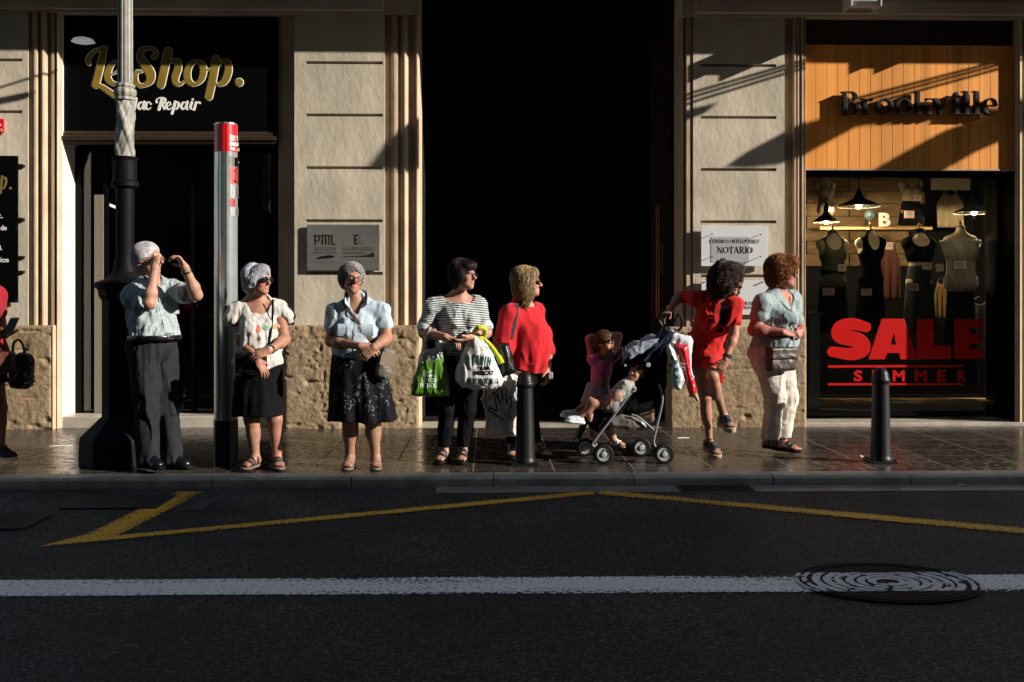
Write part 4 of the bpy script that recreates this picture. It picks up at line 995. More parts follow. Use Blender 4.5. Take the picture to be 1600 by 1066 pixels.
# ------------------------------------------------------------------ plaques and boards on the piers
def plaque(x0, y0, x1, y1, off, thk, m, lab, cat='sign'):
    Y = WY - off; a, b = P(x0, y0, Y), P(x1, y1, Y)
    t = thing('wall_plaque', ((a[0] + b[0]) / 2, Y, b[2]), lab, cat); MB().box(a[0], b[0], Y, Y + thk, b[2], a[2]).out('plate', m, t, bevel=.002)
    return t, Y
M['brushed'] = mat('brushed_steel_plate', (.20, .205, .19), .42, metal=.55, bump=(80, .08, .002), var=(3, .8, 1.2), aniso=(.3, 1, 6))
t, Y = plaque(479.5, 351, 593, 423, .035, .015, M['brushed'], 'grey metal plaque of two law firms above the woman in the blue blouse')
for px_, py_ in ((482, 354), (590, 354), (482, 420), (590, 420)): MB().lathe([(.005, -.02), (.005, .02)], P(px_, py_, WY - .018), 8, 'y').out('fixing', M['steel'], t)
Zp = 10.657
PML = [('s', [(222, 297, 14), (245, 297, 20)]), ('p', [(234, 290), (254, 290), (254, 452), (234, 452)]), ('s', [(250, 300, 16), (290, 300, 18), (310, 325, 22), (308, 365, 22), (285, 392, 18), (250, 392, 16)]),
 ('s', [(342, 297, 12), (360, 297, 18)]), ('p', [(352, 290), (490, 290), (490, 308), (352, 308)]), ('p', [(352, 300), (371, 300), (371, 452), (352, 452)]), ('p', [(408, 300), (427, 300), (427, 452), (408, 452)]), ('p', [(462, 300), (481, 300), (481, 452), (462, 452)]),
 ('s', [(500, 297, 12), (520, 297, 18)]), ('p', [(510, 290), (530, 290), (530, 452), (510, 452)]), ('p', [(510, 434), (580, 434), (580, 454), (510, 454)]),
 ('s', [(885, 297, 12), (905, 297, 18)]), ('p', [(896, 290), (968, 290), (968, 308), (896, 308)]), ('p', [(896, 290), (916, 290), (916, 446), (896, 446)]), ('p', [(896, 362), (950, 362), (950, 380), (896, 380)]), ('p', [(896, 428), (968, 428), (968, 446), (896, 446)]),
 ('p', [(205, 702), (260, 680), (330, 645), (470, 628), (530, 632), (566, 655), (530, 672), (440, 680), (430, 685), (400, 672), (385, 682), (290, 692), (262, 690)])]
for i, hh in enumerate((14, 16, 18, 22, 28, 36, 50, 80)):
    x = 708 + i * 66; PML.append(('p', [(x, 658 - hh * .8), (x + 48, 658 - hh), (x + 48, 658), (x, 658)]))
letters('black_logo', conv(PML, 470, 340, Zp, Y), Y - .0005, .002, M['ink'], t, h=.0022)
AA = [('s', [(978, 330, 5), (955, 400, 5)]), ('s', [(978, 330, 5), (1050, 452, 5)]), ('s', [(955, 400, 5), (1020, 400, 5)]), ('s', [(1010, 445, 5), (1050, 452, 5)])]
letters('outline_letter', conv(AA, 470, 340, Zp, Y), Y - .0005, .0015, M['ink_grey'], t, h=.0015)
def pz(x, y): return 470 + x / Zp, 340 + y / Zp
for s, x0, y0, x1, y1 in (('ABOGADOS', 208, 485, 590, 555), ('GRUPO ASESOR', 208, 572, 590, 602), ('ECHEVARRIA', 705, 480, 1220, 558), ('ABOGADOS - FISCALISTAS', 712, 578, 1085, 602)):
    a, b = pz(x0, y0), pz(x1, y1); text_px('engraved_text', s, a[0], a[1], b[0], b[1], Y - .0005, M['ink_grey'], t, thick=.0015)
# notary plaque: clear plate on pins over a white board
M['plq_w'] = mat('white_plaque', (.64, .66, .68), .3, var=(2, .93, 1.03)); M['plq_s'] = mat('frosted_plaque', (.36, .38, .40), .35)
t, Y = plaque(1095.5, 353, 1200, 416, .06, .02, M['plq_w'], 'white notary plaque on the right pier above the curly haired woman')
a, b_ = P(1111, 370, Y), P(1170, 410, Y); MB().box(a[0], b_[0], Y - .003, Y, b_[2], a[2]).out('frosted_square', M['plq_s'], t)
m = MB(); PINS = [(1111, 366.5), (1186.5, 367), (1111, 401.5), (1186.5, 401.5)]
for px_, py_ in PINS: MB().lathe([(.004, -.05), (.007, -.049), (.007, -.043), (.003, -.042), (.003, .0)], P(px_, py_, Y - .004), 10, 'y').out('fixing_pin', M['ink'], t)
def serif(s, x0, y0, x1, y1, Y, par, m_, th=.0016):
    """capitals with thick and thin strokes and serifs"""
    G_ = {'N': (1.0, [('s', [(.12, 0, 2), (.12, 1, 2)]), ('s', [(.1, 1, 7), (.85, 0, 7)]), ('s', [(.86, 0, 2), (.86, 1, 2)]), 'b12', 't05', 't86']),
      'O': (1.0, [('s', [(.5, 1, 2), (.15, .8, 6), (.06, .5, 8), (.15, .2, 6), (.5, 0, 2), (.85, .2, 6), (.94, .5, 8), (.85, .8, 6), (.5, 1, 2)])]),
      'T': (.85, [('s', [(.05, .98, 3), (.95, .98, 3)]), ('s', [(.5, 0, 8), (.5, 1, 8)]), 'b50', ('s', [(.05, .98, 2), (.03, .8, 2)]), ('s', [(.95, .98, 2), (.97, .8, 2)])]),
      'A': (.95, [('s', [(.1, 0, 2), (.48, 1, 2)]), ('s', [(.48, 1, 7), (.88, 0, 8)]), ('s', [(.24, .35, 2), (.7, .35, 2)]), 'b10', 'b88']),
      'R': (.9, [('s', [(.2, 0, 8), (.2, 1, 8)]), ('s', [(.2, .98, 2), (.6, .96, 4), (.78, .75, 8), (.6, .54, 4), (.2, .5, 2)]), ('s', [(.5, .5, 7), (.92, 0, 7)]), 'b20', 't12']),
      'I': (.45, [('s', [(.5, 0, 8), (.5, 1, 8)]), 'b50', 't50']),
      'E': (.8, [('s', [(.2, 0, 8), (.2, 1, 8)]), ('s', [(.1, .98, 2), (.85, .98, 2)]), ('s', [(.2, .5, 2), (.65, .5, 2)]), ('s', [(.1, .02, 2), (.9, .02, 2)]), ('s', [(.85, .98, 2), (.86, .8, 2)]), ('s', [(.9, .02, 2), (.93, .22, 2)])]),
      'D': (.95, [('s', [(.2, 0, 8), (.2, 1, 8)]), ('s', [(.1, .98, 2), (.55, .95, 4), (.9, .5, 8), (.55, .05, 4), (.1, .02, 2)])]),
      'F': (.78, [('s', [(.2, 0, 8), (.2, 1, 8)]), ('s', [(.1, .98, 2), (.9, .98, 2)]), ('s', [(.2, .5, 2), (.65, .5, 2)]), 'b20', ('s', [(.9, .98, 2), (.92, .8, 2)])]),
      'P': (.85, [('s', [(.2, 0, 8), (.2, 1, 8)]), ('s', [(.1, .98, 2), (.6, .96, 4), (.82, .74, 8), (.6, .5, 4), (.2, .48, 2)]), 'b20']),
      'C': (.9, [('s', [(.88, .75, 2), (.7, .97, 3), (.5, 1, 2), (.15, .8, 6), (.06, .5, 8), (.15, .2, 6), (.5, 0, 2), (.75, .05, 3), (.9, .25, 2)])]),
      'L': (.8, [('s', [(.2, 0, 8), (.2, 1, 8)]), ('s', [(.05, .02, 2), (.9, .02, 2)]), ('s', [(.9, .02, 2), (.93, .25, 2)]), 't20']),
      'S': (.7, [('s', [(.85, .75, 2), (.55, 1, 3), (.2, .8, 6), (.5, .52, 9), (.85, .25, 7), (.5, 0, 3), (.12, .25, 2)])]),
      'Z': (.8, [('s', [(.08, .98, 2), (.9, .98, 2)]), ('s', [(.85, .95, 7), (.12, .05, 7)]), ('s', [(.08, .02, 2), (.92, .02, 2)])]),
      'H': (1.0, [('s', [(.15, 0, 8), (.15, 1, 8)]), ('s', [(.85, 0, 8), (.85, 1, 8)]), ('s', [(.15, .5, 2), (.85, .5, 2)]), 'b15', 'b85', 't15', 't85']),
      'B': (.85, [('s', [(.2, 0, 8), (.2, 1, 8)]), ('s', [(.1, .98, 2), (.6, .96, 4), (.78, .76, 8), (.6, .54, 4), (.2, .52, 2)]), ('s', [(.2, .52, 2), (.65, .5, 4), (.86, .26, 8), (.6, .03, 4), (.1, .02, 2)])]),
      'M': (1.2, [('s', [(.1, 0, 2), (.15, 1, 2)]), ('s', [(.15, 1, 6), (.5, 0, 6)]), ('s', [(.5, 0, 2), (.86, 1, 2)]), ('s', [(.86, 0, 7), (.86, 1, 7)]), 'b10', 'b86']),
      ' ': (.5, []), '.': (.3, [('s', [(.3, .04, 8), (.31, .04, 8)])])}
    tot = sum(G_[c][0] for c in s); a, b = P(x0, y1, Y), P(x1, y0, Y); W_, H_ = b[0] - a[0], b[2] - a[2]; out = []; x = 0
    for c in s:
        wd, ss = G_[c]; X0 = a[0] + x / tot * W_; WW = wd / tot * W_
        for q in ss:
            if isinstance(q, str): cx_ = int(q[1:]) / 100; z_ = .02 if q[0] == 'b' else .98; q = ('s', [(cx_ - .16 / wd * 1, z_, 2), (cx_ + .16 / wd, z_, 2)])
            out.append((q[0], [(X0 + p[0] * WW * .9, a[2] + p[1] * H_, p[2] * H_ * .022) for p in q[1]]))
        x += wd
    return letters('printed_text', out, Y, .0015, m_, par, h=th)
serif('NOTARIO', 1121, 386, 1177, 395.5, Y - .0036, t, M['ink'], .0014)
serif('FEDERICO ORTELLS PEREZ', 1110, 374.5, 1187.5, 379.5, Y - .0036, t, mat('grey_print', (.06, .06, .06), .5), .0012)
t, Y = plaque(1096, 438, 1204, 492, .04, .015, M['plq_w'], 'second white plaque on the right pier, half hidden behind the curly hair')
for px_, py_ in ((1191, 441), (1100, 441)): MB().lathe([(.006, -.03), (.006, .0)], P(px_, py_, Y), 10, 'y').out('fixing_pin', M['ink'], t)
serif('CHIRALL', 1151, 471.5, 1183, 476.5, Y - .0006, t, M['ink'], .0012); serif('HORISM', 1151, 478.5, 1183, 483, Y - .0006, t, M['ink'], .0012)
# left black board
t, Y = plaque(-110, 243, 27.5, 473, .05, .02, M['black'], 'black shop price board on the left pier, cut by the photo edge', 'sign board')
for py_ in (259, 343, 402, 425): MB().box(P(27.5, 0, Y)[0], P(36, 0, Y)[0], Y, Y + .045, P(0, py_ + 2, Y)[2], P(0, py_ - 2, Y)[2]).out('clip', M['ink'], t)
for py_ in (245, 356, 470): MB().lathe([(.008, -.01), (.008, .002)], P(25.5, py_, Y), 8, 'y').out('fixing_pin', M['steel'], t)
PD = [('s', [(3, 276, 4), (0, 302, 4)]), ('s', [(3, 280, 2), (8, 278, 3.4), (9, 286, 4), (5, 295, 3), (1, 292, 2)]), ('s', [(16, 294.5, 4.6), (16.1, 294.5, 4.6)])]
letters('gold_lettering', conv(PD, 0, 0, 1, Y), Y - .001, .002, mat('dull_gold', (.16, .12, .03), .5), t)
for s, x0, y0, x1, y1 in (('etc.', -14, 334, 4, 341), ('de', 1, 352, 10.5, 360), ('movil.', -22, 384, 3.5, 391), ('horarios', -26, 402, 13.5, 410)):
    text_px('white_text', s, x0, y0, x1, y1, Y - .001, M['white_v'], t, thick=.002, bold=.01)
t, Y = plaque(-60, 185.5, 5.5, 208, .03, .02, M['red_gloss'], 'small red sign on the left pier cut by the photo edge')
text_px('white_text', 'a.', -2, 193, 3, 197, Y - .001, M['white_v'], t); text_px('white_text', 'a', 1, 201, 3.5, 205, Y - .001, M['white_v'], t)

# ------------------------------------------------------------------ street furniture
# lamp post
LPY = 7.80; lx = float(P(195.5, 0, LPY)[0]); zz = lambda py: float(P(195, py, LPY)[2]); mpx = LPY / FPX
lp = thing('street_lamp_post', (lx, LPY, PAVE_Z), 'fluted grey cast iron lamp post on a black octagonal pedestal behind the old man', 'lamp post')
fl = lambda a, h: 1 - .09 * (abs(math.sin(a * 6)) ** .6 < .45)
r0 = 11.5 * mpx
MB().lathe([(r0, zz(134) - PAVE_Z), (r0 * .97, zz(0) - PAVE_Z), (r0 * .93, zz(-250) - PAVE_Z)], (lx, LPY, PAVE_Z), 72, fn=lambda a, h: 1 - .16 * max(0, math.sin(a * 12)) ** 2).out('fluted_shaft', M['lamp_grey'], lp)
c0 = (lx, LPY, 0)
MB().lathe([(r0, zz(131)), (r0 * 1.22, zz(133)), (r0 * 1.25, zz(136)), (r0 * 1.1, zz(138)), (r0 * 1.38, zz(141)), (r0 * 1.42, zz(146)), (r0 * 1.3, zz(151)), (r0 * 1.18, zz(152)), (r0 * 1.3, zz(154)), (r0 * 1.3, zz(157)), (r0 * 1.1, zz(158))][::-1], c0, 48, fn=lambda a, h: 1 + .05 * math.sin(a * 9)).out('collar', M['lamp_grey'], lp)
shaft2 = Disp(Cap((lx, LPY, zz(158)), (lx, LPY, zz(262)), r0 * 1.12, r0 * 1.2), lambda X: -.008 * np.clip(np.sin(3 * np.arctan2(X[:, 1] - LPY, X[:, 0] - lx) + X[:, 2] * 16) * 2.2 - 1.0, -.6, 1) - .004 * np.clip(np.sin(-5 * np.arctan2(X[:, 1] - LPY, X[:, 0] - lx) + X[:, 2] * 30 + 2) * 2 - .8, -.4, 1))
sdf_mesh('carved_shaft', And(shaft2, Half((0, 0, zz(248)), (0, 0, -1)), Half((0, 0, zz(158)), (0, 0, 1))), M['lamp_grey'], lp, h=.005)
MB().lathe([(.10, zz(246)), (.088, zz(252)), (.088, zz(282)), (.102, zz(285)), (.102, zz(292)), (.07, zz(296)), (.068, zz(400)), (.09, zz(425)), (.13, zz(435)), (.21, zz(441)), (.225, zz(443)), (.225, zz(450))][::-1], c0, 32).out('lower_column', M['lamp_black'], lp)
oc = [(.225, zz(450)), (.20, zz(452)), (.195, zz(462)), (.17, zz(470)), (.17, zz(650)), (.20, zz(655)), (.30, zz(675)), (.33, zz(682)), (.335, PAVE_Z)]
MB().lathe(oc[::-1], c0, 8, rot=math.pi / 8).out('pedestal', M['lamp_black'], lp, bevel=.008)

# bus stop totem
TY = 7.78; tx = float(P(353, 0, TY)[0]); zt = lambda py: float(P(353, py, TY)[2])
tt = thing('bus_stop_post', (tx, TY, PAVE_Z), 'tall red topped aluminium bus stop post between the old man and the white haired woman', 'bus stop')
def tot(seg, z0, z1, name, m, gro=0.):
    rx, ry = .088 + gro, .125 + gro; rot = R_(18); pts = []
    for a in np.linspace(seg[0], seg[1], 14):
        p = (rx * math.cos(a), ry * math.sin(a)); pts.append((tx + p[0] * math.cos(rot) - p[1] * math.sin(rot), TY + p[0] * math.sin(rot) + p[1] * math.cos(rot)))
    pts.append((tx + .0, TY + .02)) if seg[1] - seg[0] < 6 else None
    MB().prism(pts, 'z', z0, z1).out(name, m, tt)
zb, zr = zt(655), zt(240)
full = (0, 2 * math.pi * 27 / 28)
tot((0, 2 * math.pi * 13 / 14), PAVE_Z, zb, 'base', M['iron'], .004)
M['red_d'] = M['red_gloss']
segs = [(R_(178), R_(226)), (R_(232), R_(263)), (R_(268), R_(345)), (R_(345), R_(538))]
tot(segs[0], zb, zr, 'profile', M['alu']); tot(segs[1], zb, zr, 'profile', M['alu']); tot(segs[2], zb, zr, 'info_panel', M['grey_panel']); tot(segs[3], zb, zt(197), 'profile', M['alu'])
tot(segs[0], zr, zt(197), 'red_cap_side', M['red_gloss']); tot(segs[1], zr, zt(197), 'red_cap_side', M['red_gloss']); tot(segs[2], zr, zt(197), 'red_cap_front', M['red_gloss'])
tot((0, 2 * math.pi * 13 / 14), zb + .002, zt(198.5), 'core', M['ink'], -.008)
tot((0, 2 * math.pi * 13 / 14), zt(197), zt(195), 'lid', M['alu'], .003)
class TotN(Nd):
    def ev(s, X, cc=None, R=0):
        rot = R_(18); x = X[:, 0] - tx; y = X[:, 1] - TY; a = x * math.cos(rot) + y * math.sin(rot); b = -x * math.sin(rot) + y * math.cos(rot)
        k = np.sqrt((a / .088) ** 2 + (b / .125) ** 2); return (k - 1) * .088
tn = TotN()
def tt_text(name, s, x0, y0, x1, y1, m, bold=.0): text_px(name, s, x0, y0, x1, y1, TY - .12, m, tt, node=tn, bold=bold)
tt_text('white_text', 'EM', 358.8, 210.5, 369.6, 219, M['white_v'], .03); tt_text('white_text', 'VALEN', 358.8, 229, 369.8, 234, M['white_v'], .02)
def tpatch(name, x0, y0, x1, y1, m, o=.002):
    a, b = P(x0, y0, TY - .12), P(x1, y1, TY - .12); n = 6; V = []; F = []
    for i in range(n + 1):
        for z in (b[2], a[2]): V.append((a[0] + (b[0] - a[0]) * i / n, TY - .3, z))
    D_ = drape(np.array(V), tn, off=o)
    for i in range(n): F.append((2 * i, 2 * i + 2, 2 * i + 3, 2 * i + 1))
    mk(name, D_, F, m, tt, smooth=True)
tpatch('white_band', 358.5, 221.5, 370.3, 227, M['white_v'])
tpatch('dark_header', 358, 243.5, 370, 258, M['ink_grey']); tpatch('red_sticker', 358.8, 260, 370, 286, mat('faded_red_print', (.40, .05, .04), .5, var=(80, .6, 1.3))); M['stk'] = mat('pale_sticker_print', (.26, .28, .28), .5, var=(60, .7, 1.2)); tpatch('pale_sticker', 358.8, 288, 370, 309, M['stk'], .002); tpatch('red_sticker', 358.8, 310, 365, 322, mat('dark_red_print', (.30, .02, .03), .5)); tpatch('white_sticker', 358.8, 323, 370, 337, M['stk'])
tt_text('route_text', '80', 359.5, 263, 369.0, 283, mat('pinkish', (.75, .25, .22), .5), -.01)
tt_text('route_text', 'N', 359.5, 325, 364, 335, M['red_gloss']); tt_text('header_text', 'Aparcam', 359, 249, 369.6, 253, M['white_v'])

# bollards
def bollard(px_, Y, lab, top):
    x = float(P(px_, 0, Y)[0]); t = thing('bollard', (x, Y, PAVE_Z), lab, 'bollard', 'black iron bollards on the pavement edge'); mp_ = Y / FPX; H = float(P(px_, top, Y)[2]) - PAVE_Z; s = mp_
    c = (x, Y, PAVE_Z)
    MB().lathe([(17.5 * s, .0), (17.5 * s, .03), (16 * s, .045), (15.4 * s, .06), (12.6 * s, H - .135), (12.4 * s, H - .125), (13.8 * s, H - .12), (13.9 * s, H - .085), (12.6 * s, H - .08), (12.4 * s, H - .062), (11.2 * s, H - .04), (8.5 * s, H - .016), (4.5 * s, H - .004), (1.2 * s, H)], c, 32).out('post', M['iron'], t)
    for p in t.children: p.data.polygons.foreach_set("use_smooth", np.ones(len(p.data.polygons), bool))
    w_ = 20.5 * s; MB().box(x - w_, x + w_, Y - w_, Y + w_, PAVE_Z, PAVE_Z + .018).out('base_plate', M['iron'], t, bevel=.004)
    for sx_ in (-1, 1):
        for sy_ in (-1, 1): MB().lathe([(.012, .018), (.012, .03), (.006, .034)], (x + sx_ * w_ * .8, Y + sy_ * w_ * .8, PAVE_Z), 6).out('bolt', M['iron'], t)
bollard(820.5, 7.66, 'black bollard in front of the red blouse woman and the bags', 580)
bollard(1376, 7.70, 'black bollard in front of the clothes shop window', 574)

# floodlight above the fascia (its head shows at the top edge) and its neighbours further along
M['flood'] = mat('floodlight_white', (.5, .5, .48), .5)
def floodlight(px_, py_, Y, s, lab):
    c = P(px_, py_, Y); t = thing('floodlight', c, lab, 'floodlight', 'floodlights over the shop fronts')
    prof = [(-.10, .14), (-.12, .02), (-.09, -.02), (.0, -.03), (.09, .0), (.12, .06), (.10, .14)]
    MB().prism([(c[1] + a * s, c[2] + b * s) for a, b in prof], 'x', c[0] - .15 * s, c[0] + .15 * s).out('housing', M['flood'], t, bevel=.006)
    for k in (-1, 1): MB().box(c[0] + k * .151 * s, c[0] + k * .165 * s, c[1] - .13 * s, c[1] + .13 * s, c[2] - .04 * s, c[2] + .15 * s).out('side_plate', M['flood'], t)
    MB().tube([c + np.array([0, 0, .14 * s]), c + np.array([0, .05, .5]), (c[0], WY - .02, c[2] + .5)], .014, 8).out('arm', M['iron'], t)
    return t
floodlight(1347, 9, WY - .38, .90, 'white floodlight hanging above the wooden fascia at the top edge')
floodlight(1622, -12, WY - .38, .8, 'floodlight at the top right corner, mostly outside the photo')

# building across the street: it shades the road
opp = thing('building', (20, -8, 0), 'tall dark building across the street that shades the road', 'building')
HB = SLOPE * (KERB + .18 + 6)
M['opp'] = mat('opposite_wall', (.05, .045, .04), .9, var=(2, .8, 1.1))
MB().box(28, 75, -14, -6, -.3, HB).box(-25, 27.99, -14, -6, -.3, HB + 9).out('wall', M['opp'], opp)
wm = MB()
for i in range(30):
    for j in range(4): x = -24 + i * 3.1; z = 1 + j * 4; wm.box(x, x + 1.2, -6.02, -5.98, z, z + 2.3)
wm.out('window', M['black'], opp)

# things above the frame whose shadows cross the facade: cables, and slabs added for shade
def toward_sun(px_, py_, Y):
    """point at distance Y whose shadow lands on the facade at that pixel"""
    p = P(px_, py_, WY); k = (Y - WY) / SUN[1]; return p + np.array(SUN[:]) * k
def cable(p0, p1, offs, Y, r, lab):
    for i, o in enumerate(offs):
        a = toward_sun(p0[0], p0[1] + o, Y); b = toward_sun(p1[0], p1[1] + o * .8, Y); d = b - a
        MB().tube([a - d * .4 * 0, b], r, 6).out('overhead_cable', M['ink'], label=lab, cat='cable', group='cables over the pavement')
cable((1064, 157), (1262, 98), (-7, 0, 8), 8.95, .014, 'thin dark cable strung in front of the facade above the photo')
cable((1330, 158), (1600, 86), (-7, 0, 8), 8.95, .014, 'thin dark cable strung in front of the facade above the photo')
cable((-10, 140), (92, 108), (0,), 8.95, .012, 'thin dark cable strung in front of the facade above the photo')
cable((-10, 160), (40, 150), (0,), 8.95, .03, 'thin dark cable strung in front of the facade above the photo')
def shade(poly, Y, lab):  # unseen slab, outlined so its shadow forms a dark band on the facade
    pts = [toward_sun(a, b, Y) for a, b in poly]; n = len(pts)
    V = [tuple(p) for p in pts] + [(p[0], p[1] + .03, p[2]) for p in pts]
    F = [tuple(range(n)), tuple(range(2 * n - 1, n - 1, -1))] + [(i, i + n, (i + 1) % n + n, (i + 1) % n) for i in range(n)]
    MB().add(V, F).out('shade_slab', M['ink'], label=lab, cat='shade_slab', group='unseen slabs added to shade the facade')
shade([(1130, 262), (1165, 238), (1210, 214), (1258, 190), (1292, 180), (1600, 160), (1600, 170), (1420, 182), (1364, 186), (1262, 241), (1215, 258), (1160, 264)], 8.35, 'long slanting slab added to shade the facade, out of the photo')
shade([(1378, 262), (1440, 226), (1500, 194), (1555, 178), (1600, 172), (1600, 206), (1540, 232), (1487, 262)], 8.35, 'short slanting slab added to shade the facade, out of the photo')
shade([(572, 264), (600, 226), (628, 200), (656, 182), (658, 262), (636, 268), (610, 264)], 8.35, 'small slab added above the doorway for its shadow, out of the photo')
shade([(1062, 176), (1108, 166), (1090, 182), (1066, 190)], 8.6, 'narrow slab tip added beside the doorway for its shadow, out of the photo')
# ================================================================== people
def nrm(v): v = np.array(v, float); return v / (np.linalg.norm(v) + 1e-9)
def frame(yaw, pitch=0, roll=0):
    """rows: person's left, forward, up. yaw 0 faces the street (-Y), positive turns to +X"""
    y, p = R_(yaw), R_(pitch)
    F = np.array([math.sin(y) * math.cos(p), -math.cos(y) * math.cos(p), math.sin(p)]); L = nrm(np.cross([0, 0, 1], F)); U_ = np.cross(F, L)
    r = R_(roll); L2 = L * math.cos(r) + U_ * math.sin(r); U2 = np.cross(F, L2)
    return np.array([L2, F, U2])
HAIRM = {}
def hair_mat(name, rough=.45):
    def ex(m, N, L, b, mp, src, prev):
        b.inputs['Anisotropic'].default_value = .5
    return mat(name, (.1, .1, .1), rough, attr=True, bump=[(150, .5, .003)], aniso=(1, 1, .25), spec=.35, extra=ex)
M['hair'] = hair_mat('hair')
M['skin'] = mat('skin', (.5, .3, .2), .52, attr=True, bump=[(110, .45, .003), (38, .35, .006)], spec=.3, var=(34, .80, 1.12, 8))
def cloth(name, col, bump=(45, .25, .004), var=(6, .88, 1.08), rough=.85, **k):
    k.setdefault('spec', .2 if max(col) > .1 else .08); return mat(name, col, rough, bump=bump, var=var, sheen=.1 if max(col) > .1 else 0, **k)
M['lens'] = mat('dark_lens', (.006, .005, .006), .08, spec=.9)
M['frame'] = mat('glasses_frame', (.012, .01, .01), .25)
M['leather_b'] = mat('black_leather', (.004, .004, .005), .28, bump=[(40, .3, .004)], spec=.6)
M['leather_br'] = mat('brown_leather', (.026, .012, .007), .5, bump=[(50, .3, .004)], var=(9, .6, 1.3))
M['sole'] = mat('shoe_sole', (.13, .10, .07), .7)
M['strap_b'] = mat('strap_black', (.012, .012, .014), .5)

class Head:
    def __init__(s, c, yaw, pitch=0, roll=0, sc=1.0): s.c = np.array(c, float); s.M = frame(yaw, pitch, roll); s.s = sc
    def __call__(s, x, y, z): return s.c + (np.array([x, y, z]) * s.s) @ s.M
    def E(s, c, r): return Ell(s(*c), np.array(r) * s.s, s.M)
    def C(s, a, b, ra, rb=None): return Cap(s(*a), s(*b), ra * s.s, (ra if rb is None else rb) * s.s)
    def loc(s, V): return ((V - s.c) @ s.M.T) / s.s
    def skull(s, nose=1.0, jaw=1.0, child=False, old=False):
        k = .022 * s.s
        n = [s.E((0, -.014, .035), (.073, .093, .078)), s.E((0, .026, -.028), (.058, .060, .084)), s.E((0, .030, -.068), (.049 * jaw, .052, .042)), s.E((0, .068, -.097), (.022 * jaw, .020, .017))]
        d = U(n, .03 * s.s)
        d = U([d, s.C((-.034, .079, .022), (.034, .079, .022), .010)], .016 * s.s)
        d = U([d, s.E((.034, .062, -.028), (.022, .020, .020)), s.E((-.034, .062, -.028), (.022, .020, .020))], .02 * s.s)
        for q in (-1, 1): d = Sub(d, s.E((q * .031, .098, .001), (.017, .017, .012)), .012 * s.s)
        d = U([d, s.E((.030, .071, .0), (.0135, .0135, .0135)), s.E((-.030, .071, .0), (.0135, .0135, .0135))], .003)
        nn = [s.C((0, .086, .012), (0, .106 + .006 * nose, -.028), .008, .0125), s.E((.011, .098, -.034), (.009, .011, .008)), s.E((-.011, .098, -.034), (.009, .011, .008))]
        if child: nn = [s.C((0, .085, .0), (0, .100, -.026), .007, .010)]
        d = U([d, U(nn, .008 * s.s)], .012 * s.s)
        d = U([d, s.E((0, .086, -.060), (.023, .012, .0065)), s.E((0, .084, -.070), (.020, .012, .0075))], .005 * s.s)
        if old:
            for q in (-1, 1): d = Sub(d, s.C((q * .020, .098, -.035), (q * .033, .080, -.065), .003), .010)
        for q in (-1, 1): d = U([d, Sub(s.E((q * .074, -.004, -.008), (.011, .020, .031)), s.E((q * .084, .002, -.006), (.008, .012, .020)), .006)], .008 * s.s)
        return d
    def neck(s, NB, r=.056): return Cap(s(0, -.014, -.055), NB, r * s.s * .88, r * s.s * .96)
    def colour(s, V, C, lips=(.42, .13, .11), brow=(.12, .08, .06), eye=True):
        q = s.loc(V); n = np.abs(q[:, 2]) + np.abs(q[:, 0]) + np.abs(q[:, 1])
        def blob(c, r): return np.clip(1.6 - 1.6 * np.sqrt((((q - c) / r) ** 2).sum(1)) + .4, 0, 1)[:, None]
        for (c, r, col, a) in (((.036, .07, -.03), (.03, .04, .025), np.array(C.mean(0)) * (1.12, .80, .75), .5), ((-.036, .07, -.03), (.03, .04, .025), np.array(C.mean(0)) * (1.12, .80, .75), .5),
                            ((0, .11, -.03), (.018, .03, .016), np.array(C.mean(0)) * (1.12, .80, .75), .5), ((0, .095, -.065), (.026, .03, .012), lips, .8),
                            ((.033, .088, .024), (.022, .02, .0055), brow, .8), ((-.033, .088, .024), (.022, .02, .0055), brow, .8)):
            b = blob(np.array(c), np.array(r)) * a; C = C * (1 - b) + np.array(col) * b
        if eye:
            for sx in (-1, 1):
                b = blob(np.array((sx * .030, .084, .0)), np.array((.012, .012, .0065))); C = C * (1 - b) + np.array((.55, .5, .46)) * b
                b = blob(np.array((sx * .030, .088, .0)), np.array((.0055, .012, .006))); C = C * (1 - b) + np.array((.04, .025, .02)) * b
                b = blob(np.array((sx * .031, .086, .0085)), np.array((.015, .012, .0035))); C = C * (1 - b) + np.array((.06, .035, .03)) * b
        return C
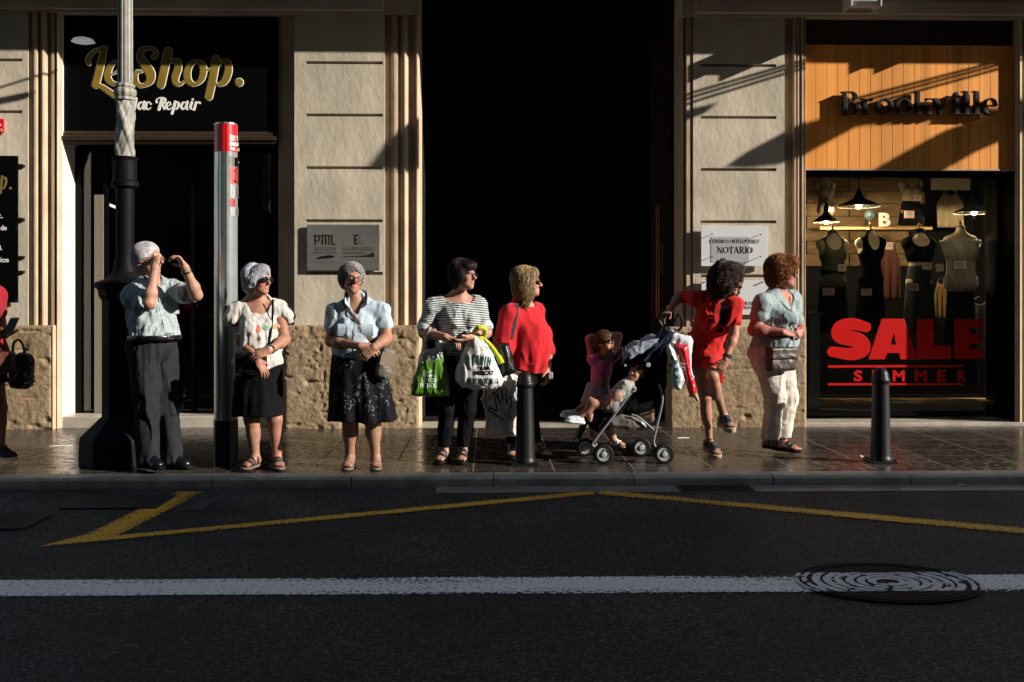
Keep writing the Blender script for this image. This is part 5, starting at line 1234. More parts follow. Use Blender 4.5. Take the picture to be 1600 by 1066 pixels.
def hand(W, to, palm, right, curl=(.25, .4, .3), sc=1.0, thumb=(.6, .7, .25), spread=.10, length=None):
    """palm and five jointed fingers; `to` a point the fingers aim at, `palm` the direction the palm faces"""
    W = np.array(W, float); d = nrm(np.array(to) - W); n = nrm(np.array(palm) - d * np.dot(palm, d)); t = np.cross(d, n) * (1 if right else -1)
    Mx = np.array([d, t, n]); pc = W + d * .048 * sc
    nodes = [Ell(pc, np.array((.054, .040, .016)) * sc, Mx), Cap(W, W + d * .03 * sc, .024 * sc, .022 * sc)]
    fs = []
    for i, (o, L_, r) in enumerate(((.027, .072, .0088), (.009, .080, .0090), (-.010, .074, .0086), (-.028, .058, .0078))):
        b = W + (d * (.088 - .004 * abs(i - 1)) + t * o) * sc; dd = nrm(d + t * (1.5 - i) * spread * .6); a = 0; p = b
        cu = curl if not isinstance(curl, list) else curl[i]
        for k, (fl, c) in enumerate(zip((.45, .32, .25), cu)):
            a += c; e = p + (dd * math.cos(a) + n * math.sin(a)) * L_ * fl * sc; fs.append(Cap(p, e, r * sc * (1 - .08 * k), r * sc * (1 - .08 * (k + 1)))); p = e
    tb = W + (d * .028 + t * .026) * sc; td = nrm(d * thumb[0] + t * thumb[1] + n * thumb[2]); m_ = tb + td * .036 * sc; td2 = nrm(td * .8 + d * .5 + n * .2); th = [Cap(tb, m_, .013 * sc, .0105 * sc), Cap(m_, m_ + td2 * .030 * sc, .0105 * sc, .009 * sc)]
    return U([U([U(nodes, .015), U(th, .004)], .010), U(fs, .0015)], .007)
def arm(S, E, W, hnd, r=(.048, .040, .027), sc=1.0):
    S, E, W = [np.array(q, float) for q in (S, E, W)]
    fb = E + (W - E) * .28
    n = [Cap(S, E, r[0] * sc, r[1] * sc), U([Cap(E, W, r[1] * sc * .95, r[2] * sc), Ell(fb, (.043 * sc * r[1] / .04,) * 3)], .03)]
    return U([U(n, .02), hnd], .012)
def foot(A, fd, up=(0, 0, 1), sc=1.0, toes=True, drop=.062):
    """bare foot from the ankle A pointing along fd; returns node, frame data"""
    A = np.array(A, float); u = np.array(up, float); fd = nrm(np.array(fd, float) - u * np.dot(fd, u)); sd = np.cross(u, fd)
    g = A - u * drop * sc
    heel = g - fd * .042 * sc + u * .030 * sc; ball = g + fd * .105 * sc + u * .022 * sc
    n = [Cap(A, heel, .034 * sc, .030 * sc), Cap(A + fd * .01, ball, .034 * sc, .022 * sc), Ell(ball - u * .002, np.array((.045, .040, .019)) * sc, np.array([fd, sd, u])), Ell(g + fd * .02 * sc + u * .022 * sc, np.array((.08, .032, .022)) * sc, np.array([fd, sd, u]))]
    f = U(n, .02)
    if toes:
        ts = []
        for o, l, r in ((.026, .048, .0125), (.010, .050, .010), (-.005, .045, .0095), (-.018, .038, .009), (-.030, .028, .0085)):
            b = ball + sd * o * sc; ts.append(Cap(b, b + (fd * l - u * .006) * sc, r * sc, r * sc * .9))
        f = U([f, U(ts, .0)], .008)
    return f, (g, fd, sd, u, sc)
def leg(H, K, A, ft, r=(.082, .052, .036), sc=1.0, calf=.052):
    H, K, A = [np.array(q, float) for q in (H, K, A)]; d = nrm(A - K); back = nrm(np.cross(np.cross(d, ft[1][1]), d)) * -1
    n = [Cap(H, K, r[0] * sc, r[1] * sc), Cap(K, A, r[1] * sc * .92, r[2] * sc), Ell(K + (A - K) * .3 + back * .016, (calf * sc, calf * sc, .10 * sc)) if abs(d[2]) > .6 else None]
    return U([U(n, .03), ft[0]], .02)
class Slab(Nd):
    def __init__(s, p, n, h): s.p = np.array(p, np.float32); s.n = nrm(n).astype(np.float32); s.h = h
    def ev(s, X, cc=None, R=0): return np.abs((X - s.p) @ s.n) - s.h
def sandal(ft, parent, m, straps=((.0, .012), (.06, .010), (.105, .011)), sole=None, heel=0., top=True, name='sandal'):
    (g, fd, sd, u, sc) = ft[1]; Mx = np.array([fd, sd, u]); c = g + fd * .052 * sc - u * (.006 + heel / 2)
    sl = [Ell(g + fd * .115 * sc - u * .006, np.array((.062, .047, .4)) * sc, Mx), Ell(g - fd * .035 * sc - u * .006, np.array((.045, .036, .4)) * sc, Mx), Box(c, (.085 * sc, .034 * sc, .5), Mx, .01)]
    sn = And(U(sl, .03), Half(g + u * .004, u), Half(g - u * (.016 + heel), -u)); sn.bound(c, .16 + heel)
    parts = [And(Off(ft[0], .005), Slab(g + fd * a * sc, fd if a > -.01 else nrm(fd * .4 + u), w_), Half(g - u * .01, -u)) for a, w_ in straps]
    st = U(parts); st.bound(g + fd * .05, .16)
    o = sdf_mesh(name, sn if not top else sn, sole or m, parent, h=.006, lo=c - .18, hi=c + .18)
    sdf_mesh('strap', st, m, o, h=.0045, lo=g - .16 + fd * .05, hi=g + .16 + fd * .05, it=0)
    return o
def shoe(ft, parent, m, solem, rise=.05, name='shoe', gro=.009):
    (g, fd, sd, u, sc) = ft[1]; c = g + fd * .05 * sc
    n = And(Off(ft[0], gro), Half(g + u * rise * 1.6 * sc, u), Half(g + u * .0, -u)); n.bound(c, .2)
    o = sdf_mesh(name, n, m, parent, h=.005, lo=c - .19, hi=c + .19)
    s_ = And(Off(ft[0], gro + .005), Slab(g - u * .004, u, .011)); s2 = And(Off(U([Cap(g - fd * .04, g + fd * .135 * sc, .04 * sc)]), .0), Slab(g - u * .004, u, .011)); s3 = U([s_, s2], .01); s3.bound(c, .2)
    sdf_mesh('sole', s3, solem, o, h=.005, lo=c - .19, hi=c + .19, it=0)
    return o

class Torso:
    def __init__(s, PE, NB, SR, SL, HR, HL, yaw, rib=(.155, .105), waist=(.14, .10), hip=(.165, .115), bust=0, belly=0, butt=.02, sc=1., srad=.050):
        s.PE, s.NB, s.SR, s.SL, s.HR, s.HL = [np.array(q, float) for q in (PE, NB, SR, SL, HR, HL)]
        U_ = nrm(s.NB - s.PE); F0 = frame(yaw)[1]; L = nrm(np.cross(U_, F0)); F = np.cross(L, U_); s.M = np.array([L, F, U_]); s.H = np.linalg.norm(s.NB - s.PE); H = s.H
        def q(t, l=0, f=0): return s.PE + U_ * H * t + L * l * sc + F * f * sc
        s.q = q; E = lambda t, l, f, r: Ell(q(t, l, f), np.array(r) * sc, s.M)
        n = [E(.70, 0, 0, (rib[0], rib[1], H * .30 / sc)), E(.40, 0, 0, (waist[0], waist[1], H * .30 / sc)), E(.03, 0, -.005, (hip[0], hip[1], H * .26 / sc)),
             Cap(s.SR, s.SL, srad * sc), Cap(s.SR, q(.86, -.04), srad * sc * .9, .06 * sc), Cap(s.SL, q(.86, .04), srad * sc * .9, .06 * sc), Cap(q(.90), s.NB + U_ * .02, .075 * sc, .058 * sc),
             Cap(s.SR + U_ * .003, s.NB + U_ * .012 * sc, .034 * sc, .045 * sc), Cap(s.SL + U_ * .003, s.NB + U_ * .012 * sc, .034 * sc, .045 * sc)]
        if bust: n += [E(.60, -.065, rib[1] * .72, (.065, .05 + bust, .07)), E(.60, .065, rib[1] * .72, (.065, .05 + bust, .07))]
        if belly: n += [E(.28, 0, waist[1] * .5, (waist[0] * .85, .06 + belly, H * .24 / sc))]
        if butt: n += [E(-.02, -.07, -hip[1] * .6, (.075, .05 + butt, .09)), E(-.02, .07, -hip[1] * .6, (.075, .05 + butt, .09))]
        s.n = n; s.sc = sc; s.node = U(n, .05 * sc)
def make_body(label, T, head, nk, arms, legs, skin, ground, hcol=None, h=.0055, extra=None, **fc):
    d = U([T.node, nk], .030 * T.sc)
    for S, a in arms: d = Limb(d, a, S, .045 * T.sc)
    for H_, l in legs: d = Limb(d, l, H_, .05 * T.sc, fade=.18)
    d = Limb(d, head.skull(**(hcol or {})), head(0, -.02, -.07), .03 * T.sc, fade=.13 * T.sc, k2=.003)
    if extra: d = U([d] + extra)
    pts = []
    def cols(V):
        nz = vnoise(V * 30)[:, None] * .24 + .88; nz2 = vnoise(V * 7 + 3)[:, None]
        C = np.array(skin) * nz * (1 + (nz2 - .5) * np.array((.16, -.20, -.24)))
        return head.colour(V, C, **fc)
    return d, cols
def bounds(ps, pad=.16):
    p = np.array(ps); return p.min(0) - pad, p.max(0) + pad
def hair(head, nodes, parent, col, flow, n=1400, length=.05, wid=.0022, amp=.006, freq=(60, 60, 20), carve=None, name='hair', curl=0, jit=.35, k=.02, h=.005, lift=.002, streak=.35, keep=None, seed=1, base=True):
    """hair volume plus strands that follow it"""
    g = U(nodes, k * head.s)
    if carve is not None:
        for c in carve: g = Sub(g, c, .008)
    g.bound(head.c, .26 * head.s)
    fr = np.array(freq); M_ = head.M
    def dsp(X):
        q = (X - head.c) @ M_.T
        if curl: return -amp * ((vnoise(q * fr) + .6 * vnoise(q * fr * 2.1 + 7) - .8) * 1.3 + .9 * (vnoise(q * 15 + 3) - .5))
        return -amp * (vnoise(q * fr * .75) + .25 * vnoise(q * fr * 1.7 + 7) - .62) * 1.3
    gd = Disp(g, dsp, amp)
    lo, hi = head.c - .27 * head.s, head.c + .27 * head.s
    V, F = polygonise(gd, lo, hi, h); V = relax(V, F, 1)
    rs = np.random.RandomState(seed); col = np.array(col)
    q = head.loc(V); sv = vnoise(q * fr * 1.6 + 11) ; kc = .9 if curl else .45; C = col * (1 - streak * kc + 2 * streak * kc * sv[:, None])
    o = mk(name, V, F, M['hair'], parent, smooth=True, cols=C)
    n = int(n * 2.2); idx = rs.choice(len(V), min(n, len(V)), replace=len(V) < n); p = V[idx].astype(np.float32); Gd = grad(g, p)
    fl = np.array([flow(a) for a in head.loc(p)]) @ M_; fl = fl + rs.normal(0, jit, fl.shape) * np.linalg.norm(fl, axis=1)[:, None]
    fl /= np.linalg.norm(fl, axis=1)[:, None] + 1e-6
    K = 6; pts = [p + Gd * lift]; cur = pts[0]; ln = length * (0.6 + .8 * rs.rand(len(p))) * head.s; ph = rs.rand(len(p)) * 6.28
    for s_ in range(K):
        gd_ = grad(g, cur.astype(np.float32)); t = fl - gd_ * (fl * gd_).sum(1)[:, None]; t /= np.linalg.norm(t, axis=1)[:, None] + 1e-6
        cur = cur + t * (ln / K)[:, None]; sdv = g.ev(cur.astype(np.float32)); cur = cur - gd_ * np.clip(sdv - lift * (1 + s_ * .8), -.01, .006)[:, None]
        c2 = cur
        if curl:
            b = np.cross(t, gd_); a = ph + s_ * 2.2; c2 = cur + (gd_ * np.cos(a)[:, None] * 1.0 + b * np.sin(a)[:, None]) * curl + gd_ * curl * 1.0
        pts.append(c2)
    Pn = np.stack(pts, 1)                     # n,K+1,3
    tn = np.gradient(Pn, axis=1); tn /= np.linalg.norm(tn, axis=2)[..., None] + 1e-6
    up = np.repeat(Gd[:, None, :], K + 1, 1); sdv = np.cross(tn, up); sdv /= np.linalg.norm(sdv, axis=2)[..., None] + 1e-6; up2 = np.cross(sdv, tn)
    wd = wid * head.s * np.linspace(1, .25, K + 1)[None, :, None] * (.6 + .8 * rs.rand(len(p)))[:, None, None]
    ring = np.stack([Pn + sdv * wd, Pn + up2 * wd, Pn - sdv * wd], 2)      # n,K+1,3,3
    VV = ring.reshape(-1, 3); base_ = np.arange(len(p))[:, None, None] * (K + 1) * 3; FF = []
    kk = np.arange(K)[None, :, None] * 3; c3 = np.arange(3)[None, None, :]; c4 = (c3 + 1) % 3
    FF = np.stack([base_ + kk + c3, base_ + kk + c4, base_ + kk + 3 + c4, base_ + kk + 3 + c3], -1).reshape(-1, 4)
    CC = np.repeat(col * (1 - streak + 2 * streak * rs.rand(len(p)))[:, None], (K + 1) * 3, 0)
    me = o.data; n0 = len(V)
    bpy.data.objects.remove(o)
    return mk(name, np.vstack([V, VV]), np.vstack([F, FF + n0]), M['hair'], parent, smooth=True, cols=np.vstack([C, CC]))
def face_carve(h, hl=.066, w=.060): return h.E((0, .105, -.075 + (hl - .066)), (w, .085, .128))
def glasses(head, parent, dark=True, size=(.026, .019), m=None):
    m = m or M['frame']; s = head.s; t = MB()
    for q in (-1, 1):
        pts = [head(q * .032 + size[0] * math.cos(a), .104 - abs(q * .032 + size[0] * math.cos(a)) ** 2 * 2.2, .0 + size[1] * math.sin(a)) for a in np.linspace(0, 2 * math.pi, 16)[:-1]]
        t.tube(pts, .0022 * s if dark else .0016 * s, 6, closed=True)
        t.tube([head(q * .056, .095, .006), head(q * .073, .07, .006), head(q * .078, .0, .004)], .0022 * s if dark else .0014 * s, 6)
    t.tube([head(-.008, .106, .004), head(0, .109, .006), head(.008, .106, .004)], .002 * s, 6)
    o = t.out('glasses', m, parent)
    for q in (-1, 1):
        V = [head(q * .032, .105, 0)] + [head(q * .032 + size[0] * .97 * math.cos(a), .104 - abs(q * .032 + size[0] * math.cos(a)) ** 2 * 2.2, size[1] * .97 * math.sin(a)) for a in np.linspace(0, 2 * math.pi, 17)[:-1]]
        mk('lens', V, [(0, i + 1, (i + 1) % 16 + 1) for i in range(16)], M['lens'] if dark else M['glass'], o)
    return o
def skirt_node(cx0, cy0, z0, cx1, cy1, z1, r0, r1, nf, amp, hem=.0, seed=0, power=.8):
    def f(X):
        k = np.clip((z0 - X[:, 2]) / (z0 - z1), 0, 1.02); cx = cx0 + (cx1 - cx0) * k; cy = cy0 + (cy1 - cy0) * k
        x = X[:, 0] - cx; y = X[:, 1] - cy; a = np.arctan2(y, x)
        kk = k ** power; w_ = 1 + amp * k * (np.sin(a * nf + seed + 1.3 * np.sin(a * 2 + seed) + k * 1.2) + .4 * np.sin(a * nf * 2.3 + seed * 2))
        rx = (r0[0] + (r1[0] - r0[0]) * kk) * w_; ry = (r0[1] + (r1[1] - r0[1]) * kk) * w_
        q = np.sqrt((x / rx) ** 2 + (y / ry) ** 2); d = (q - 1) * np.minimum(rx, ry) * .8
        zz = z1 + hem * np.sin(a * 3 + seed)
        return np.maximum(np.maximum(d, X[:, 2] - z0), zz - X[:, 2])
    n = Fn(f); c = np.array([(cx0 + cx1) / 2, (cy0 + cy1) / 2, (z0 + z1) / 2]); n.bound(c, math.hypot((z0 - z1) / 2, max(r1[0], r0[0]) * 1.2) + .03); return n
def wrinkle(fr=(14, 14, 5), amp=.007, M_=None, seed=0):
    fr = np.array(fr)
    def f(X):
        q = X * fr if M_ is None else (X @ M_.T) * fr
        v = vnoise(q + seed); r = 1 - np.abs(vnoise(q * 1.9 + seed + 5) * 2 - 1)
        return -amp * ((v - .5) * .95 + (r ** 1.8 - .5) * .75)
    return f
def strap_band(pts, w, th, m, name, parent, n=6, **k):
    """flat band through points; pts: list of (point, side vector)"""
    P_ = np.array(spline([p for p, s in pts], n)); S_ = np.array(spline([s for p, s in pts], n)); V = []; F = []
    T_ = np.gradient(P_, axis=0)
    for p, s, t in zip(P_, S_, T_):
        s = nrm(s); u = nrm(np.cross(t, s))
        for a, b in ((-1, -1), (1, -1), (1, 1), (-1, 1)): V.append(p + s * a * w / 2 + u * b * th / 2)
    for i in range(len(P_) - 1):
        for j in range(4): F.append((i * 4 + j, i * 4 + (j + 1) % 4, i * 4 + 4 + (j + 1) % 4, i * 4 + 4 + j))
    return mk(name, V, F, m, parent, smooth=False, **k)
def on_node(node, pts, off=.006, d=(0, 1, 0)):
    """drop points (given in front) onto a surface along d"""
    A = np.array(spline(pts, 4) if len(pts) > 1 else pts, float); B_ = A - np.array(d) * .35; D_ = drape(B_, node, d, off=off); dn = nrm(d); t = (D_ - B_) @ dn
    if len(t) > 6: t = np.minimum(t, np.median(t) + .05); tp = np.pad(t, 3, mode='edge'); t = np.array([tp[i:i + 7].mean() for i in range(len(t))]) - .003
    return B_ + t[:, None] * dn
def root_person(name_label, dnode, cols, lo, hi, ground, h=.0055, group='people waiting on the pavement'):
    V, F = polygonise(dnode, lo, hi, h); V = relax(V, F, 1, .4)
    return mk('person', V, F, M['skin'], None, smooth=True, cols=cols(V), label=name_label, cat='person', group=group)
SKIN_A = (.37, .195, .135); SKIN_B = (.31, .150, .10); SKIN_C = (.30, .150, .10)
GZ = PAVE_Z

# ------------------------------------------------------------------ 1: old man shading his eyes
def old_man():
    Y = 7.45; p = lambda a, b, c=0.: P(a, b, Y + c)
    NB = p(234, 441, .02); PE = p(240, 545, .0); SR, SL = p(209, 462, -.09), p(268, 455, .10); HR, HL = p(226, 556, -.06), p(256, 556, .07)
    T = Torso(PE, NB, SR, SL, HR, HL, 48, rib=(.165, .125), waist=(.165, .13), hip=(.165, .13), belly=.035, butt=.02, srad=.055)
    Hd = Head(p(231, 405, -.02), 72, 3, 0, 1.04)
    eR, wR = p(233, 474, -.25), p(242, 420, -.21); hR = hand(wR, p(243, 395, -.16), (.3, .9, -.1), True, (.75, .8, .5), 1.0, (.7, .5, .6))
    eL, wL = p(307, 461, -.08), p(289, 418, -.20); hL = hand(wL, p(275, 396, -.20), (-.75, -.5, -.5), False, (.85, .8, .5), 1.0, (.6, .5, .8))
    aR, aL = arm(SR, eR, wR, hR, (.052, .043, .030)), arm(SL, eL, wL, hL, (.052, .043, .030))
    kR, kL, kA, lA = p(229, 640, -.07), p(262, 640, .07), p(232, 714, -.06), p(268, 714, .08)
    fR, fL = foot(kA, (.75, -.6, 0), toes=False, sc=1.05), foot(lA, (.85, -.3, 0), toes=False, sc=1.05)
    d, cols = make_body('', T, Hd, Hd.neck(NB, .060), [(SR, aR), (SL, aL)], [(HR, leg(HR, kR, kA, fR)), (HL, leg(HL, kL, lA, fL))], SKIN_A, GZ, dict(old=True, nose=1.9, jaw=1.08), brow=(.4, .36, .33))
    lo, hi = bounds([Hd.c, PE, eR, eL, wL, wR, kA, lA, fR[1][0], fL[1][0]], .17)
    o = root_person('old white haired man in a pale blue shirt holding both hands up to his eyes', d, cols, lo, hi, GZ)
    # shirt
    sl = [Cap(SR, SR + (eR - SR) * .78, .068, .074), Cap(SL, SL + (eL - SL) * .66, .068, .080)]
    g = U(T.n, .05); g = Off(g, .014)
    for S_, c in zip((SR, SL), sl): g = Limb(g, c, S_, .06, k2=.02)
    g = U([g, Ell(T.q(.16, 0, .035), (.178, .155, .11), T.M)], .05)
    g = And(Disp(Sub(g, Cap(T.q(.97, 0, .05), T.q(1.25, 0, .12), .055, .06), .01), lambda X: wrinkle((20, 20, 7), .016, T.M)(X) + wrinkle((9, 9, 9), .014, None, 4)(X), .022), Half(PE + np.array([0, 0, .07]), (0, 0, -1)))
    g = Sub(g, Cap(eR, wR, .05), .008)
    def stripes(m, N, L, b, mp, src, prev):
        sx = N.new('ShaderNodeSeparateXYZ'); L.new(mp.outputs[0], sx.inputs[0]); v = node_math(N, L, 'SUBTRACT', sx.outputs[0], node_math(N, L, 'MULTIPLY', sx.outputs[1], .9))
        f = node_math(N, L, 'FRACT', node_math(N, L, 'MULTIPLY', v, 42)); k = node_math(N, L, 'LESS_THAN', f, .38)
        L.new(mixc(N, L, k, (.285, .33, .345), (.235, .28, .31)), b.inputs['Base Color'])
    ms = mat('striped_shirt_cloth', (.5, .5, .5), .8, bump=(60, .2, .003), extra=stripes, spec=.2)
    sh = sdf_mesh('shirt', g, ms, o, h=.0065, lo=lo, hi=hi)
    # collar, placket, pocket
    cn = [Hd(0, -.05, -.095), NB]
    for q in (-1, 1):
        a = T.q(1.10, q * .075, -.02); b_ = T.q(1.03, q * .055, .07); c = T.q(.93, q * .05, .105)
        strap_band([(T.q(1.13, 0, -.075), (0, 0, 1)), (a, (0, 0, 1)), (b_, T.M[2] + T.M[0] * q * .3), (c, T.M[2] + T.M[0] * q)], .045, .006, ms, 'collar', sh)
    pl = on_node(g, [T.q(t, .0, .3) for t in np.linspace(.90, .22, 10)], .001, -T.M[1]); strap_band([(v, T.M[0]) for v in pl], .030, .003, ms, 'placket', sh, n=2)
    po = on_node(g, [T.q(t, .10, .3) for t in (.70, .50)], .001, -T.M[1]); strap_band([(v, T.M[0]) for v in po], .10, .003, ms, 'pocket', sh, n=3)
    # trousers
    def tr(H_, K_, A_): return U([Cap(H_, K_, .112, .082), Cap(K_, A_ + np.array([0, 0, -.02]), .082, .072)], .03)
    gt = U([And(Off(U(T.n[1:3] + T.n[-2:], .05), .016), Half(PE + np.array([0, 0, .085]), (0, 0, 1))), tr(HR, kR, kA), tr(HL, kL, lA)], .02)
    gt = And(Disp(gt, lambda X: wrinkle((11, 11, 1.1), .024, T.M)(X) + wrinkle((24, 24, 9), .004, None, 9)(X), .03), Half((0, 0, GZ + .035), (0, 0, -1)), Half(PE + np.array([0, 0, .095]), (0, 0, 1)))
    sdf_mesh('trousers', gt, cloth('grey_wool', (.017, .0185, .022), var=(9, .75, 1.25)), o, h=.0065, lo=lo, hi=hi)
    bl = And(Off(U([U(T.n, .05), Ell(T.q(.16, 0, .035), (.170, .147, .11), T.M)], .05), .020), Slab(PE + np.array([0, 0, .085]), (0, 0, 1), .018))
    be = sdf_mesh('belt', bl, M['leather_b'], o, h=.006, lo=lo, hi=hi, it=0)
    bc = on_node(bl, [T.q(.165, .02, .4)], .004, -T.M[1])[0]; Mx = T.M
    pts = [bc + Mx[0] * a * .024 + Mx[2] * b_ * .020 for a, b_ in ((-1, -1), (1, -1), (1, 1), (-1, 1))]; MB().tube(pts, .0035, 6, closed=True).out('buckle', M['steel'], be)
    for ft in (fR, fL): shoe(ft, o, M['leather_b'], M['ink'], .06)
    # hair, glasses, watch
    H_ = Hd
    hair(H_, [H_.E((0, -.018, .042), (.080, .098, .078)), H_.E((0, -.055, -.015), (.068, .055, .07)), H_.E((.066, -.01, .03), (.014, .035, .035)), H_.E((-.066, -.01, .03), (.014, .035, .035))], o, (.62, .60, .62), lambda q: (0, -.6, -.5 if q[1] < .02 else .1), n=2600, length=.040, wid=.0020, jit=.22, lift=.002, amp=.003,
         carve=[H_.E((0, .105, -.035), (.072, .072, .110)), H_.E((.085, .03, -.06), (.03, .05, .06)), H_.E((-.085, .03, -.06), (.03, .05, .06))], streak=.30, seed=3)
    glasses(H_, o, True)
    wr = wL + (eL - wL) * .14; dw = nrm(eL - wL); a = nrm(np.cross(dw, (0, 0, 1))); b_ = np.cross(dw, a)
    wt = MB().tube([wr + (a * math.cos(t) + b_ * math.sin(t)) * .034 for t in np.linspace(0, 6.28, 18)[:-1]], .007, 6, closed=True).out('watch', M['leather_b'], o)
    MB().lathe([(.018, 0), (.018, .008), (.0, .009)], wr + nrm(-b_ * .6 - a * .6) * .034, 16).out('dial', M['steel'], wt)
    return o
# ------------------------------------------------------------------ 2: woman with white hair and sunglasses
def white_top_woman():
    Y = 7.50; p = lambda a, b, c=0.: P(a, b, Y + c)
    NB = p(403, 474, .02); PE = p(404, 578, .0); SR, SL = p(372, 486, -.02), p(435, 483, .04); HR, HL = p(388, 588, -.02), p(421, 588, .02)
    T = Torso(PE, NB, SR, SL, HR, HL, 18, rib=(.150, .110), waist=(.15, .115), hip=(.17, .125), bust=.025, belly=.035, butt=.02, srad=.045)
    Hd = Head(p(403, 438, -.05), 62, 2, 0, .96)
    eR, wR = p(380, 536, -.07), p(402, 562, -.25); hR = hand(wR, p(421, 592, -.24), (-.5, .6, -.4), True, (.2, .35, .25), .95, spread=.12)
    eL, wL = p(445, 531, -.05), p(420, 548, -.25); hL = hand(wL, p(398, 556, -.30), (.1, .9, -.4), False, (.3, .5, .4), .95, (.7, .5, .3))
    aR, aL = arm(SR, eR, wR, hR, (.046, .040, .026)), arm(SL, eL, wL, hL, (.046, .040, .026))
    kR, kL, kA, lA = p(393, 655, -.03), p(430, 655, .0), p(399, 716, .0), p(433, 716, .02)
    fR, fL = foot(kA, (-.35, -1, 0), drop=.052, sc=.95), foot(lA, (.35, -1, 0), drop=.052, sc=.95)
    d, cols = make_body('', T, Hd, Hd.neck(NB, .052), [(SR, aR), (SL, aL)], [(HR, leg(HR, kR, kA, fR, (.08, .055, .033))), (HL, leg(HL, kL, lA, fL, (.08, .055, .033)))], SKIN_B, GZ, dict(old=True, nose=1.2), brow=(.3, .25, .22))
    lo, hi = bounds([Hd.c, PE, SR, SL, eR, eL, wR, wL, kA, lA, fR[1][0], fL[1][0]], .16)
    o = root_person('white haired woman in dark sunglasses and a loose white top with small fruit prints', d, cols, lo, hi, GZ)
    g = Off(U(T.n, .05), .012)
    g = U([g, Ell(T.q(.05, 0, .02), (.180, .130, .15), T.M), Ell(T.q(.4, 0, .03), (.155, .125, .20), T.M)], .06)
    for S_, E_, sg in ((SR, eR, -1), (SL, eL, 1)):
        sl = Cap(S_ + T.M[2] * .0, S_ + (E_ - S_) * .22 + T.M[0] * sg * .05, .058, .064); g = Limb(g, sl, S_, .05, k2=.02)
    g = Sub(g, Ell(T.q(1.0, 0, .07), (.088, .10, .085), T.M), .01)
    for E_, S_, W_ in ((eR, SR, wR), (eL, SL, wL)): g = Sub(g, Cap(S_ + (E_ - S_) * .45, E_, .05), .01); g = Sub(g, Cap(E_, W_, .040), .006)
    hem = np.array([0, 0, -1.]); hp = p(404, 572)
    g = And(Disp(g, lambda X: wrinkle((17, 17, 5), .013, T.M)(X) + wrinkle((8, 8, 8), .012, None, 3)(X), .02), Fn(lambda X: (hp[2] - .02 + .035 * np.cos((X[:, 0] - hp[0]) * 16) * -1 - X[:, 2])))
    top = sdf_mesh('top', g, cloth('white_blouse_cloth', (.46, .45, .42), bump=[(60, .25, .003), (14, .25, .01)]), o, h=.0065, lo=lo, hi=hi)
    for (a, b_, c_, w_, h_) in ((404, 514, (.55, .12, .08), 7, 12), (416, 512, (.18, .36, .24), 8, 9), (430, 510, (.45, .26, .14), 10, 10), (406, 529, (.40, .18, .10), 6, 6)):
        q = p(a, b_, -.14) - np.array([0, .4, 0]); r1, r2 = w_ / 2 * Y / FPX, h_ / 2 * Y / FPX; V = [q] + [q + np.array([r1 * math.cos(t) * (1 - .3 * math.sin(t)), 0, r2 * math.sin(t)]) for t in np.linspace(0, 6.28, 15)[:-1]]
        V = drape(np.array(V), g, (0, 1, 0), off=.0025, maxd=.9); mk('fruit_print', V, [(0, i + 1, (i + 1) % 14 + 1) for i in range(14)], mat('print_colour', c_, .8, var=(60, .6, 1.3)), top, smooth=True)
    sk = U([skirt_node(PE[0], PE[1], p(0, 560)[2], p(404, 650)[0], Y, p(0, 650)[2], (.165, .13), (.185, .14), 5, .05, .004, 1)])
    sdf_mesh('skirt', Disp(sk, wrinkle((16, 16, 4), .008)), cloth('black_skirt_cloth', (.0045, .0045, .0055)), o, h=.0075, lo=lo, hi=hi)
    for ft in (fR, fL): sandal(ft, o, M['strap_b'], ((.02, .011), (.065, .012), (.105, .013), (-.045, .012)), M['sole'])
    H_ = Hd
    hair(H_, [H_.E((0, -.024, .042), (.080, .101, .080)), H_.E((0, -.06, -.025), (.068, .053, .070)), H_.E((.066, -.015, .015), (.02, .05, .055)), H_.E((-.066, -.015, .015), (.02, .05, .055)), H_.E((0, .034, .086), (.052, .034, .018))], o, (.50, .52, .58), lambda q: (q[0] * 3, .5 if q[1] > 0 else -.3, -.2 if q[2] > .06 else -1), n=3600, length=.055, wid=.0026, jit=.30, lift=.004, amp=.011, freq=(52, 52, 20),
         carve=[H_.E((0, .118, -.036), (.070, .086, .118)), H_.E((.082, .028, -.06), (.03, .045, .05)), H_.E((-.082, .028, -.06), (.03, .045, .05))], streak=.36, seed=5)
    glasses(H_, o, True, (.029, .021))
    q = p(392, 566, -.19); bg = bg0 = thing('handbag', q - np.array([0, 0, .07]), 'small black studded bag held behind the crossed hands of the sunglasses woman', 'bag')
    a = on_node(g, [p(424, 468, -.12), p(424, 490, -.12), p(424, 510, -.12), p(421, 535, -.12), p(414, 560, -.12)], .004) 
    strap_band([(v, (1, 0, 0)) for v in a], .016, .003, M['leather_b'], 'strap', bg0)
    wr = wL + (eL - wL) * .12; dw = nrm(eL - wL); a_ = nrm(np.cross(dw, (0, 0, 1))); b_ = np.cross(dw, a_)
    wt = MB().tube([wr + (a_ * math.cos(t) + b_ * math.sin(t)) * .031 for t in np.linspace(0, 6.28, 18)[:-1]], .006, 6, closed=True).out('watch', M['steel'], o)
    MB().lathe([(.0, -.004), (.016, -.003), (.016, .004), (.0, .005)], wr + np.array([.0, -.034, .004]), 16, 'y').out('dial', M['white_v'], wt)
    bn = Disp(Box(q, (.115, .035, .078), frame(12)[[0, 1, 2]], .02), wrinkle((18, 18, 18), .006))
    sdf_mesh('bag_body', bn, M['leather_b'], bg, h=.006, lo=q - .16, hi=q + .16)
    for i in range(22):
        t = i / 21; x = q[0] - .10 + .2 * t; z = q[2] - .062 + .02 * (2 * t - 1) ** 2; MB().lathe([(0, -.004), (.003, -.002), (.003, .002)], (x, q[1] - .044, z), 6, 'y').out('stud', M['brass'], bg)
    return o

